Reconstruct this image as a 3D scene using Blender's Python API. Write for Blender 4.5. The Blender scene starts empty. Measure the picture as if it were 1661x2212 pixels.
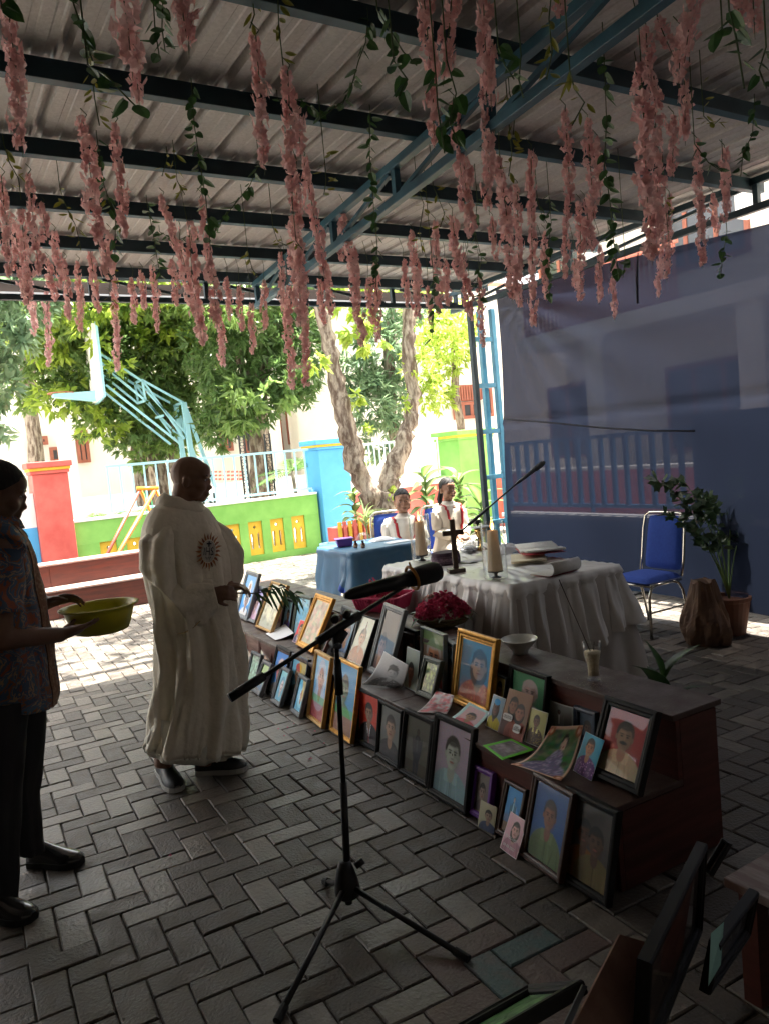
import bpy, bmesh, math, random
import numpy as np
from mathutils import Vector, Matrix
rnd = random.Random(7)
R = math.radians
sc = bpy.context.scene
col = sc.collection

# ------------------------------------------------------------------ camera
F, CX, CY, HC = 1660.0, 830.5, 1106.0, 1.55
YAW, PITCH, ROLL = R(31.0), R(4.5), R(5.3)
fw = np.array([math.sin(YAW)*math.cos(PITCH), math.cos(YAW)*math.cos(PITCH), -math.sin(PITCH)])
_rt = np.array([math.cos(YAW), -math.sin(YAW), 0.0])
_up = np.cross(_rt, fw)
rt = math.cos(ROLL)*_rt - math.sin(ROLL)*_up
up = math.cos(ROLL)*_up + math.sin(ROLL)*_rt
cam_d = bpy.data.cameras.new('camera')
cam = bpy.data.objects.new('camera', cam_d)
col.objects.link(cam)
cam.matrix_world = Matrix(((rt[0], up[0], -fw[0], 0), (rt[1], up[1], -fw[1], 0), (rt[2], up[2], -fw[2], HC), (0, 0, 0, 1)))
cam_d.sensor_fit = 'HORIZONTAL'; cam_d.sensor_width = 36.0; cam_d.lens = 36.0*F/1661.0
cam_d.clip_start = 0.05; cam_d.clip_end = 1000
sc.camera = cam

# ------------------------------------------------------------------ sky, sun, exposure
SUN_DIR = Vector((0.28, 0.06, 1.05)).normalized()      # towards the sun
SUN_EL = math.asin(SUN_DIR.z); SUN_AZ = math.atan2(SUN_DIR.x, SUN_DIR.y)
world = bpy.data.worlds.new('World'); sc.world = world; world.use_nodes = True
wn = world.node_tree.nodes; wl = world.node_tree.links
bgn = wn['Background']
sky = wn.new('ShaderNodeTexSky'); sky.sky_type = 'NISHITA'; sky.sun_disc = False
sky.sun_elevation = SUN_EL; sky.sun_rotation = SUN_AZ
sky.air_density = 1.0; sky.dust_density = 4.0; sky.ozone_density = 1.0
hs = wn.new('ShaderNodeHueSaturation'); hs.inputs['Saturation'].default_value = 0.10     # milky tropical haze
wl.new(sky.outputs[0], hs.inputs['Color']); wl.new(hs.outputs[0], bgn.inputs[0]); bgn.inputs[1].default_value = 0.15
sun_d = bpy.data.lights.new('sun', 'SUN'); sun_d.energy = 5.0; sun_d.angle = R(0.6); sun_d.color = (1, 0.94, 0.84)
sun = bpy.data.objects.new('sun', sun_d); col.objects.link(sun)
sun.rotation_euler = SUN_DIR.to_track_quat('Z', 'Y').to_euler(); sun.location = (8, 10, 20)
sc.view_settings.view_transform = 'Standard'; sc.view_settings.look = 'None'
sc.view_settings.gamma = 1.0; sc.view_settings.use_curve_mapping = False
sc.view_settings.exposure = 2.78

# ------------------------------------------------------------------ places in the photo -> points at a known depth
def ray(x, y): return fw + (x-CX)/F*rt - (y-CY)/F*up
O = np.array([0, 0, HC])
def atz(x, y, z=0.0):
    d = ray(x, y); return O + (z-HC)/d[2]*d
def atx(x, y, X):
    d = ray(x, y); return O + X/d[0]*d
def aty(x, y, Y):
    d = ray(x, y); return O + Y/d[1]*d
def atd(x, y, depth): return O + depth*ray(x, y)
def proj(p):
    d = np.asarray(p, float)-O; z = d@fw
    return CX+F*(d@rt)/z, CY-F*(d@up)/z, z

# ------------------------------------------------------------------ tags
def tag(o, label=None, cat=None, group=None, kind=None):
    if label: o['label'] = label
    if cat: o['category'] = cat
    if group: o['group'] = group
    if kind: o['kind'] = kind
    return o
def empty(name, loc, label=None, cat=None, group=None, kind=None):
    o = bpy.data.objects.new(name, None); col.objects.link(o); o.location = tuple(loc)
    o.empty_display_size = 0.1
    return tag(o, label, cat, group, kind)
def kids(o): return [c for c in bpy.data.objects if c.parent == o]
def copy_tree(o, parent=None):
    c = o.copy(); col.objects.link(c); c.parent = parent
    for ch in list(o.children): copy_tree(ch, c)
    return c

# ------------------------------------------------------------------ materials
def lin(c): return tuple(c)+(1.0,)
MATS = {}
def mat(name, color, rough=0.6, metal=0.0, color2=None, scale=8.0, detail=4.0, bump=0.0, bscale=None,
        coat=0.0, spec=0.5, trans=0.0, rough2=None, stretch=None, contrast=(0.35, 0.65), emit=None, estr=0.0, vcol=False):
    if name in MATS: return MATS[name]
    m = bpy.data.materials.new(name); m.use_nodes = True
    n = m.node_tree.nodes; l = m.node_tree.links
    b = n['Principled BSDF']
    b.inputs['Base Color'].default_value = lin(color); b.inputs['Roughness'].default_value = rough
    b.inputs['Metallic'].default_value = metal; b.inputs['Specular IOR Level'].default_value = spec
    if coat: b.inputs['Coat Weight'].default_value = coat; b.inputs['Coat Roughness'].default_value = 0.06
    tc = n.new('ShaderNodeTexCoord'); mp = n.new('ShaderNodeMapping'); l.new(tc.outputs['Object'], mp.inputs['Vector'])
    if stretch: mp.inputs['Scale'].default_value = stretch
    oi = n.new('ShaderNodeObjectInfo'); ad = n.new('ShaderNodeVectorMath'); ad.operation = 'ADD'
    ml = n.new('ShaderNodeVectorMath'); ml.operation = 'SCALE'; ml.inputs['Scale'].default_value = 13.0
    cb = n.new('ShaderNodeCombineXYZ')
    for k in range(3): l.new(oi.outputs['Random'], cb.inputs[k])
    l.new(cb.outputs[0], ml.inputs[0]); l.new(mp.outputs[0], ad.inputs[0]); l.new(ml.outputs[0], ad.inputs[1])
    base_out = None
    if vcol:
        at = n.new('ShaderNodeAttribute'); at.attribute_name = 'Col'; base_out = at.outputs['Color']
        l.new(base_out, b.inputs['Base Color'])
    if color2 is not None:
        nz = n.new('ShaderNodeTexNoise'); nz.inputs['Scale'].default_value = scale; nz.inputs['Detail'].default_value = detail
        nz.inputs['Roughness'].default_value = 0.62
        l.new(ad.outputs[0], nz.inputs['Vector'])
        cr = n.new('ShaderNodeValToRGB'); cr.color_ramp.elements[0].position = contrast[0]; cr.color_ramp.elements[1].position = contrast[1]
        cr.color_ramp.elements[0].color = lin(color); cr.color_ramp.elements[1].color = lin(color2)
        l.new(nz.outputs['Fac'], cr.inputs[0]); l.new(cr.outputs[0], b.inputs['Base Color'])
        if rough2 is not None:
            mr = n.new('ShaderNodeMapRange'); mr.inputs['From Min'].default_value = contrast[0]; mr.inputs['From Max'].default_value = contrast[1]
            mr.inputs['To Min'].default_value = rough; mr.inputs['To Max'].default_value = rough2
            l.new(nz.outputs['Fac'], mr.inputs['Value']); l.new(mr.outputs[0], b.inputs['Roughness'])
    if bump:
        nb = n.new('ShaderNodeTexNoise'); nb.inputs['Scale'].default_value = bscale or scale*4; nb.inputs['Detail'].default_value = 5
        l.new(ad.outputs[0], nb.inputs['Vector'])
        bp = n.new('ShaderNodeBump'); bp.inputs['Strength'].default_value = min(1.0, bump); bp.inputs['Distance'].default_value = 0.01
        l.new(nb.outputs['Fac'], bp.inputs['Height']); l.new(bp.outputs[0], b.inputs['Normal'])
    if trans:
        tr = n.new('ShaderNodeBsdfTranslucent'); mx = n.new('ShaderNodeMixShader'); mx.inputs[0].default_value = trans
        out = n['Material Output']
        src = cr.outputs[0] if color2 is not None else base_out
        if src is not None: l.new(src, tr.inputs['Color'])
        else: tr.inputs['Color'].default_value = lin(color)
        l.new(b.outputs[0], mx.inputs[1]); l.new(tr.outputs[0], mx.inputs[2]); l.new(mx.outputs[0], out.inputs['Surface'])
    if emit:
        b.inputs['Emission Color'].default_value = lin(emit); b.inputs['Emission Strength'].default_value = estr
    MATS[name] = m
    return m
def glass_mat(name, tint=(1, 1, 1), reflect=1.5, rough=0.0):
    if name in MATS: return MATS[name]
    m = bpy.data.materials.new(name); m.use_nodes = True
    n = m.node_tree.nodes; l = m.node_tree.links; n.remove(n['Principled BSDF'])
    t = n.new('ShaderNodeBsdfTransparent'); t.inputs[0].default_value = lin(tint)
    g = n.new('ShaderNodeBsdfGlossy'); g.inputs['Roughness'].default_value = rough
    lw = n.new('ShaderNodeLayerWeight'); lw.inputs['Blend'].default_value = 0.5
    pw = n.new('ShaderNodeMath'); pw.operation = 'POWER'; pw.inputs[1].default_value = 4.0; l.new(lw.outputs['Facing'], pw.inputs[0])
    fr = n.new('ShaderNodeMath'); fr.operation = 'MULTIPLY_ADD'; fr.inputs[1].default_value = 0.85; fr.inputs[2].default_value = 0.045 if reflect > 1.4 else 0.02; l.new(pw.outputs[0], fr.inputs[0])
    mx = n.new('ShaderNodeMixShader'); l.new(fr.outputs[0], mx.inputs[0]); l.new(t.outputs[0], mx.inputs[1]); l.new(g.outputs[0], mx.inputs[2])
    l.new(mx.outputs[0], n['Material Output'].inputs['Surface'])
    MATS[name] = m
    return m

# ------------------------------------------------------------------ mesh builder
class MB:
    def __init__(s): s.v = []; s.f = []; s.mi = []; s.cur = 0; s.c = None
    def add(s, vs, fs):
        o = len(s.v); s.v.extend([tuple(map(float, p)) for p in vs]); s.f.extend([tuple(o+i for i in f) for f in fs]); s.mi.extend([s.cur]*len(fs))
        return s
    def box(s, c, d, rot=None, taper=None):
        hx, hy, hz = d[0]/2, d[1]/2, d[2]/2
        vs = []
        for sz in (-1, 1):
            t = 1.0 if (sz < 0 or taper is None) else taper
            for sx, sy in ((-1, -1), (1, -1), (1, 1), (-1, 1)): vs.append(Vector((sx*hx*t, sy*hy*t, sz*hz)))
        if rot is not None: vs = [rot @ v for v in vs]
        vs = [(v.x+c[0], v.y+c[1], v.z+c[2]) for v in vs]
        return s.add(vs, [(3, 2, 1, 0), (4, 5, 6, 7), (0, 1, 5, 4), (1, 2, 6, 5), (2, 3, 7, 6), (3, 0, 4, 7)])
    def bb(s, x0, x1, y0, y1, z0, z1): return s.box(((x0+x1)/2, (y0+y1)/2, (z0+z1)/2), (abs(x1-x0), abs(y1-y0), abs(z1-z0)))
    def beam(s, p0, p1, w, h, upv=(0, 0, 1)):
        p0 = Vector(p0); p1 = Vector(p1); d = p1-p0; L = d.length
        if L < 1e-6: return s
        z = d.normalized(); u = Vector(upv)
        if abs(z.dot(u)) > .98: u = Vector((1, 0, 0))
        x = z.cross(u).normalized(); y = x.cross(z)
        rot = Matrix((x, y, z)).transposed()
        return s.box((p0+p1)/2, (w, h, L), rot)
    def tube(s, path, radii, n=10, caps=True, squash=None):
        P = [Vector(p) for p in path]; k = len(P)
        if not hasattr(radii, '__len__'): radii = [radii]*k
        T = []
        for i in range(k):
            a = P[min(i+1, k-1)]-P[max(i-1, 0)]; T.append(a.normalized() if a.length > 1e-9 else Vector((0, 0, 1)))
        u = Vector((0, 0, 1)) if abs(T[0].z) < .9 else Vector((1, 0, 0))
        x = T[0].cross(u).normalized(); vs = []
        for i in range(k):
            x = (x - T[i]*x.dot(T[i])).normalized(); y = T[i].cross(x)
            r = radii[i]; r1, r2 = (r if hasattr(r, '__len__') else (r, r))
            for j in range(n):
                a = 2*math.pi*j/n; vs.append(P[i]+x*(r1*math.cos(a))+y*(r2*math.sin(a)))
        fs = [(i*n+j, i*n+(j+1) % n, (i+1)*n+(j+1) % n, (i+1)*n+j) for i in range(k-1) for j in range(n)]
        if caps: fs += [tuple(reversed(range(n))), tuple((k-1)*n+j for j in range(n))]
        return s.add(vs, fs)
    def cyl(s, p0, p1, r0, r1=None, n=12, caps=True): return s.tube([p0, p1], [r0, r0 if r1 is None else r1], n, caps)
    def ell(s, c, r, rot=None, n=12, m=8):
        vs = []
        for i in range(m+1):
            ph = math.pi*i/m
            for j in range(n):
                th = 2*math.pi*j/n
                v = Vector((r[0]*math.sin(ph)*math.cos(th), r[1]*math.sin(ph)*math.sin(th), r[2]*math.cos(ph)))
                if rot is not None: v = rot @ v
                vs.append((v.x+c[0], v.y+c[1], v.z+c[2]))
        fs = [(i*n+j, (i+1)*n+j, (i+1)*n+(j+1) % n, i*n+(j+1) % n) for i in range(m) for j in range(n)]
        return s.add(vs, fs)
    def lathe(s, prof, c=(0, 0, 0), n=24, cap0=False, cap1=False, sq=None, axes=None):
        vs = []
        for r, z in prof:
            for j in range(n):
                a = 2*math.pi*j/n; vs.append((c[0]+r*math.cos(a), c[1]+r*math.sin(a), c[2]+z))
        k = len(prof)
        fs = [(i*n+j, i*n+(j+1) % n, (i+1)*n+(j+1) % n, (i+1)*n+j) for i in range(k-1) for j in range(n)]
        if cap0: fs.append(tuple(reversed(range(n))))
        if cap1: fs.append(tuple((k-1)*n+j for j in range(n)))
        return s.add(vs, fs)
    def prism(s, poly, vec):
        """poly: 3D points of a planar outline, extruded by vec"""
        n = len(poly); v = Vector(vec)
        P = [Vector(p) for p in poly]
        vs = P+[p+v for p in P]
        return s.add(vs, [tuple(reversed(range(n))), tuple(range(n, 2*n))]+[(i, (i+1) % n, n+(i+1) % n, n+i) for i in range(n)])
    def grid(s, G, close=False):
        """G[i][j] points"""
        a = len(G); b = len(G[0])
        vs = [p for row in G for p in row]
        fs = [(i*b+j, i*b+(j+1) % b, (i+1)*b+(j+1) % b, (i+1)*b+j) for i in range(a-1) for j in range(b if close else b-1)]
        return s.add(vs, fs)
    def build(s, name, m=None, parent=None, smooth=False, origin=None, bevel=0.0, local=False, kind=None, label=None, solid=0.0, sub=0, link=True, auto=None):
        v = np.array(s.v, dtype=np.float64).reshape(-1, 3)
        if parent is not None and not local:
            p = parent; off = np.zeros(3)
            while p is not None: off += np.array(p.location); p = p.parent
            if origin is not None:
                v = v-np.array(origin); loc = np.array(origin)-off
            else: v = v-off; loc = np.zeros(3)
        elif parent is None and not local:
            if origin is None: origin = ((v[:, 0].min()+v[:, 0].max())/2, (v[:, 1].min()+v[:, 1].max())/2, v[:, 2].min())
            v = v-np.array(origin); loc = np.array(origin)
        else: loc = np.zeros(3)
        me = bpy.data.meshes.new(name); me.from_pydata(v.tolist(), [], s.f)
        ms = m if isinstance(m, (list, tuple)) else [m]
        for q in ms:
            if q is not None: me.materials.append(q)
        if len(ms) > 1: me.polygons.foreach_set('material_index', s.mi)
        if smooth: me.polygons.foreach_set('use_smooth', [True]*len(me.polygons))
        if s.c is not None:
            ca = me.color_attributes.new('Col', 'FLOAT_COLOR', 'POINT')
            cc = np.ones((len(v), 4)); cc[:, :3] = np.asarray(s.c)[:len(v)]
            ca.data.foreach_set('color', cc.ravel())
        me.update()
        o = bpy.data.objects.new(name, me)
        if link: col.objects.link(o)
        o.location = tuple(loc)
        if parent is not None: o.parent = parent
        if solid:
            md = o.modifiers.new('solid', 'SOLIDIFY'); md.thickness = solid; md.offset = 0
        if bevel:
            md = o.modifiers.new('bevel', 'BEVEL'); md.width = bevel; md.segments = 2; md.limit_method = 'ANGLE'; md.angle_limit = R(40)
        if sub:
            md = o.modifiers.new('sub', 'SUBSURF'); md.levels = sub; md.render_levels = sub
        if kind: o['kind'] = kind
        if label: o['label'] = label
        return o
def rotz(a): return Matrix.Rotation(a, 3, 'Z')
def basis(x, y, z): return Matrix((Vector(x), Vector(y), Vector(z))).transposed()

def text_mesh(body, size, depth=0.0008):
    cu = bpy.data.curves.new('lettering', 'FONT'); cu.body = body; cu.size = size; cu.align_x = 'CENTER'; cu.align_y = 'CENTER'; cu.extrude = depth
    cu.space_line = 0.85; cu.resolution_u = 3
    o = bpy.data.objects.new('lettering', cu); col.objects.link(o)
    dg = bpy.context.evaluated_depsgraph_get(); me = bpy.data.meshes.new_from_object(o.evaluated_get(dg))
    vs = [tuple(v.co) for v in me.vertices]; fs = [tuple(p.vertices) for p in me.polygons]
    bpy.data.objects.remove(o); bpy.data.curves.remove(cu); bpy.data.meshes.remove(me)
    return vs, fs
def remesh(mb, voxel, smooth=3):
    o = mb.build('tmp', None, local=True)
    md = o.modifiers.new('r', 'REMESH'); md.mode = 'VOXEL'; md.voxel_size = voxel
    m2 = o.modifiers.new('s', 'SMOOTH'); m2.iterations = smooth; m2.factor = 0.5
    dg = bpy.context.evaluated_depsgraph_get(); me = bpy.data.meshes.new_from_object(o.evaluated_get(dg))
    bpy.data.objects.remove(o)
    return me
def mesh_obj(name, me, m, parent, smooth=True):
    me.materials.clear(); me.materials.append(m)
    if smooth: me.polygons.foreach_set('use_smooth', [True]*len(me.polygons))
    o = bpy.data.objects.new(name, me); col.objects.link(o)
    if parent is not None:
        o.parent = parent; L = parent.location; me.transform(Matrix.Translation(-Vector(L)))
    return o
# ================================================================== THE SETTING
M = {}
M['paver'] = mat('paver_concrete', (0.034, 0.027, 0.021), 0.34, color2=(0.102, 0.084, 0.066), scale=14, detail=8, bump=0.55, bscale=90, rough2=0.75, contrast=(0.3, 0.72))
M['paver2'] = mat('paver_concrete_worn', (0.07, 0.059, 0.048), 0.3, color2=(0.20, 0.175, 0.145), scale=9, detail=8, bump=0.5, bscale=70, rough2=0.6, contrast=(0.3, 0.72))
M['paver3'] = mat('paver_concrete_reddish', (0.08, 0.05, 0.042), 0.5, color2=(0.12, 0.075, 0.062), scale=12, detail=8, bump=0.5, bscale=90, contrast=(0.3, 0.7))
M['paver4'] = mat('paver_concrete_painted_teal', (0.05, 0.10, 0.10), 0.5, color2=(0.09, 0.085, 0.08), scale=9, detail=8, bump=0.5, bscale=90, contrast=(0.45, 0.62))
M['sand'] = mat('joint_sand', (0.035, 0.029, 0.023), 0.95, color2=(0.08, 0.066, 0.052), scale=20, bump=0.4)
M['earth'] = mat('schoolyard_concrete', (0.38, 0.34, 0.28), 0.9, color2=(0.52, 0.475, 0.41), scale=1.5, bump=0.2)
g = MB(); g.add([(-200, 7, -0.09), (200, 7, -0.09), (200, 260, -0.09), (-200, 260, -0.09), (-200, -200, -0.09), (200, -200, -0.09)], [(0, 1, 2, 3), (4, 5, 1, 0)])
go = g.build('ground', M['earth'], kind='structure')
yard = MB(); yard.bb(-40, 60, 11.75, 90, -0.085, -0.01)
yard.build('schoolyard', M['earth'], kind='structure')

pave = empty('pavement', (0, 0, 0), kind='structure')
bed = MB(); bed.bb(-4.2, 6.15, -3.2, 11.45, -0.085, -0.0095)
bed.build('sand_bed', M['sand'], pave)
# 90 degree herringbone, units of 0.1045 m, turned by -2.4 degrees
P = 0.1035; A0 = R(-2.4); ca, sa = math.cos(A0), math.sin(A0)
def brick_verts(w, h, t, bev, seed):
    r = random.Random(seed)
    j = lambda: r.uniform(-.0022, .0022)
    lo = [(-w/2, -h/2), (w/2, -h/2), (w/2, h/2), (-w/2, h/2)]
    lo = [(x+j(), y+j()) for x, y in lo]
    vs = [(x, y, -t) for x, y in lo]+[(x, y, -bev) for x, y in lo]+[(x*(1-2*bev/w), y*(1-2*bev/h), 0) for x, y in lo]
    fs = [(0, 1, 5, 4), (1, 2, 6, 5), (2, 3, 7, 6), (3, 0, 4, 7), (4, 5, 9, 8), (5, 6, 10, 9), (6, 7, 11, 10), (7, 4, 8, 11), (8, 9, 10, 11)]
    return vs, fs
bm_h = []
for k in range(8):
    for mi, mm in enumerate(('paver', 'paver2', 'paver3', 'paver4')):
        vs, fs = brick_verts(2*P-0.0055, P-0.0055, 0.03, 0.0042, k)
        me = bpy.data.meshes.new('paving_brick'); me.from_pydata(vs, [], fs); me.materials.append(M[mm]); me.update()
        bm_h.append(me)
cells = []
for i in range(-45, 75):
    for j in range(-40, 125):
        s = (i+j) % 4
        if s == 1: cells.append((i+1.0, j+0.5, 0))      # lying along x
        elif s == 3: cells.append((i+0.5, j+1.0, 1))     # along y
inst = []
for cx_, cy_, o in cells:
    x0 = cx_*P+0.01; y0 = cy_*P+0.02
    x = x0*ca-y0*sa; y = x0*sa+y0*ca
    if x < -4.1 or x > 6.1 or y < -3.1 or y > 11.38: continue
    if 2.02 < x < 2.28 and 1.85 < y < 5.9: continue
    q = proj((x, y, 0))
    vis = q[2] > 0.3 and -60 < q[0] < 1720 and 600 < q[1] < 2290
    inst.append((q[2] if vis else 99+abs(x)+abs(y), x, y, o))
inst.sort()
joined = {0: [[], []], 1: [[], []]}
tw = random.Random(5)
def paint_zone(x, y):
    # faded court-game paint under the microphone stand
    q = proj((x, y, 0))
    if q[2] < .3: return 0
    qx, qy = q[0], q[1]
    if 975 < qx < 1035 and 2000 < qy < 2070: return 3
    if 1110 < qx < 1185 and 2005 < qy < 2060: return 3
    if 1030 < qx < 1120 and 2060 < qy < 2115: return 3
    if 930 < qx < 1250 and qy > 1985: return 2
    return 0
for n_, (d, x, y, o) in enumerate(inst):
    z = tw.gauss(0, .0013); tx = tw.gauss(0, .007); ty = tw.gauss(0, .007); az = A0+o*math.pi/2+tw.gauss(0, .009)
    pz = paint_zone(x, y)
    wornp = 0.28 if y < 4 else 0.5
    mi = pz if pz else (1 if tw.random() < wornp else 0)
    if n_ < 300:
        ob = bpy.data.objects.new('paving_brick', bm_h[(tw.randrange(8))*4+mi]); col.objects.link(ob); ob.parent = pave
        ob.location = (x, y, z); ob.rotation_euler = (tx, ty, az)
    else:
        vs, fs = brick_verts(2*P-0.0055, P-0.0055, 0.03, 0.0042, tw.randrange(1000))
        Rm = Matrix.Rotation(az, 3, 'Z') @ Matrix.Rotation(tx, 3, 'X') @ Matrix.Rotation(ty, 3, 'Y')
        A = np.array(Rm); V = np.array(vs) @ A.T + np.array([x, y, z])
        k = mi if mi < 2 else 0
        L = joined[k]; off = len(L[0]); L[0].extend(V.tolist()); L[1].extend([tuple(off+i for i in f) for f in fs])
for k, nm in ((0, 'paver'), (1, 'paver2')):
    b = MB(); b.v = joined[k][0]; b.f = joined[k][1]; b.mi = [0]*len(b.f)
    b.build('far_paving_bricks', M[nm], pave, kind='stuff')

# ------------------------------------------------------------------ stepped benches
M['wood'] = mat('varnished_redbrown_board', (0.115, 0.028, 0.018), 0.33, color2=(0.06, 0.017, 0.012), scale=3.5, detail=8, stretch=(1, 1, 9), bump=0.06, rough2=0.5)
M['woodtop'] = mat('worn_brown_board_top', (0.09, 0.055, 0.042), 0.30, color2=(0.055, 0.026, 0.02), scale=7, detail=9, bump=0.2, bscale=120, rough2=0.6)
M['woodpale'] = mat('pale_board_top', (0.42, 0.30, 0.26), 0.5, color2=(0.3, 0.19, 0.16), scale=5, detail=6)  # paler board top for the bench before the green wall
def stepped_bench(name, label, x0, x1, xb, y0, y1, z1, z2, n_planks, front='x', top=None):
    """risers face -x (front='x') or -y (front='y'); y0..y1 runs along it"""
    e = empty(name, (0, 0, 0), label, 'stepped bench')
    def bx(mb, a0, a1, b0, b1, c0, c1):
        if front == 'x': mb.bb(a0, a1, b0, b1, c0, c1)
        else: mb.bb(b0, b1, a0, a1, c0, c1)
    t = 0.022; L = (y1-y0)/n_planks
    for k in range(n_planks):
        a, b = y0+k*L+.0015, y0+(k+1)*L-.0015
        m = MB(); bx(m, x0, x0+t, a, b, 0.004, z1-t-.001); m.build('riser_board', M['wood'], e, bevel=.002)
        m = MB(); bx(m, x1, x1+t, a, b, z1+.001, z2-t-.001); m.build('riser_board', M['wood'], e, bevel=.002)
        m = MB(); bx(m, x0-.012, x1+.05, a, b, z1-t, z1); m.build('tread_board', top or M['woodtop'], e, bevel=.003)
        m = MB(); bx(m, x1-.012, xb+.012, a, b, z2-t, z2); m.build('tread_board', top or M['woodtop'], e, bevel=.003)
    m = MB(); bx(m, xb-t, xb, y0+.03, y1-.03, 0.004, z2-t-.001); m.build('back_panel', M['wood'], e)
    for yy in (y0+.001, y1-t-.001):
        if front == 'x':
            poly = [(x0+t+.001, yy, .004), (xb-t-.001, yy, .004), (xb-t-.001, yy, z2-t-.002), (x1+t+.001, yy, z2-t-.002), (x1+t+.001, yy, z1-t-.002), (x0+t+.001, yy, z1-t-.002)]; vec = (0, t, 0)
        else:
            poly = [(yy, x0+t+.001, .004), (yy, xb-t-.001, .004), (yy, xb-t-.001, z2-t-.002), (yy, x1+t+.001, z2-t-.002), (yy, x1+t+.001, z1-t-.002), (yy, x0+t+.001, z1-t-.002)]; vec = (t, 0, 0)
        m = MB(); m.prism(poly, vec); m.build('end_panel', M['wood'], e)
    return e
b_ = stepped_bench('stepped_bench', 'dark brown two-step bench carrying the rows of framed portraits', 0, .308, .545, 0, 4.45, 0.30, 0.54, 3)
b_.matrix_world = Matrix.Translation((1.848, 1.765, 0)) @ Matrix.Rotation(R(-2.0), 4, 'Z')
stepped_bench('stepped_bench', 'red-brown two-step bench standing empty before the green wall', 9.33, 9.68, 9.98, -1.9, 2.75, 0.33, 0.6, 3, 'y', M['woodpale'])

# ------------------------------------------------------------------ canopy
M['steel_dark'] = mat('teal_painted_steel', (0.012, 0.035, 0.048), 0.5, color2=(0.02, 0.055, 0.072), scale=5, bump=0.1)
M['steel_blue'] = mat('blue_painted_steel', (0.017, 0.075, 0.11), 0.45, color2=(0.028, 0.11, 0.155), scale=6, bump=0.1)
M['lit_column_blue'] = mat('outdoor_lit_blue_steel', (0.05, 0.22, 0.33), 0.45, color2=(0.08, 0.30, 0.42), scale=6, bump=0.1)  # brighter than the truss blue: outdoor light put into the colour
M['zinc'] = mat('galvanised_sheet', (0.50, 0.475, 0.45), 0.5, metal=0.1, color2=(0.62, 0.595, 0.57), scale=60, detail=6, bump=0.12, bscale=120, rough2=0.62)
M['flange'] = mat('faded_blue_flange', (0.02, 0.075, 0.10), .5, color2=(0.03, 0.11, 0.15), scale=9)
can = empty('canopy', (0, 0, 0), 'corrugated metal canopy on blue steel trusses with dark purlins', 'canopy')
ZR = 3.125; RX0, RX1, RY0, RY1 = -4.15, 5.10, -3.2, 6.12
# ribbed sheets, each 0.84 m wide with four ribs
def sheet(x0, w, y0, y1, zoff):
    prof = []
    pitch = w/4
    for k in range(4):
        b = x0+k*pitch
        prof += [(b, 0), (b+.045, 0), (b+.05, .004), (b+.075, .004), (b+.08, 0), (b+.12, 0), (b+.128, .004), (b+.15, .004), (b+.156, 0), (b+.165, 0), (b+.174, .036), (b+.196, .036)]
    prof.append((x0+w, 0)); prof.append((x0+w+.02, 0.0))
    mb = MB()
    ys = [y0, (y0+y1)/2, y1]
    mb.grid([[(x, y, ZR+zoff+z) for x, z in prof] for y in ys])
    return mb
k = 0; x = RX0
while x < RX1-.15:
    for (a, b) in ((RY0, 1.45), (1.35, RY1+.16)):
        s_ = sheet(x, 0.84, a, b, .003*(k % 2)+(.006 if a > 0 else 0)+.0)
        s_.build('roof_sheet', M['zinc'], can)
    x += 0.84; k += 1
for y in (-2.9, -2.1, -1.35, -.6, .15, .9, 1.65, 2.40, 3.15, 3.88, 4.62, 5.36, 6.08):
    m = MB(); m.bb(RX0+.05, RX1-.02, y-.022, y+.022, ZR-.078, ZR-.002)
    m.build('purlin', M['steel_dark'], can, bevel=.003)
    m = MB()
    m.bb(RX0+.05, RX1-.02, y-.0235, y+.0235, ZR-.0805, ZR-.0785)
    m.build('purlin_flange', M['flange'], can)
def truss(p0, p1, zt, zb, nweb, mm, w=.05, diag=True):
    e = empty('truss', (0, 0, 0)); e.parent = can
    p0 = Vector(p0); p1 = Vector(p1)
    a = lambda t, z: tuple((p0+(p1-p0)*t).to_3d()+Vector((0, 0, z)))
    m = MB(); m.beam(a(0, zt), a(1, zt), w, w); m.build('top_chord', mm, e, bevel=.003)
    m = MB(); m.beam(a(0, zb), a(1, zb), w, w); m.build('bottom_chord', mm, e, bevel=.003)
    for k in range(nweb+1):
        t = k/nweb; t = min(max(t, .008), .992)
        m = MB(); m.beam(a(t, zb+w/2+.001), a(t, zt-w/2-.001), w*.8, w*.8); m.build('web_post', mm, e)
        if k < nweb and diag:
            t2 = min((k+1)/nweb, .985)
            m = MB(); m.beam(a(t+.01, zb+w*.55), a(t2-.01, zt-w*.55), w*.5, w*.5); m.build('web_diagonal', mm, e)
    return e
truss((2.575, 6.02), (1.92, -0.1), ZR-.112, 2.84, 7, M['steel_blue'], .044)
truss((4.94, 6.50), (4.94, -3.7), ZR-.03, 2.925, 6, M['steel_dark'], .045)
truss((4.9, 6.15), (-4.1, 6.15), ZR-.055, 2.90, 10, M['steel_dark'], .042)
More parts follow.
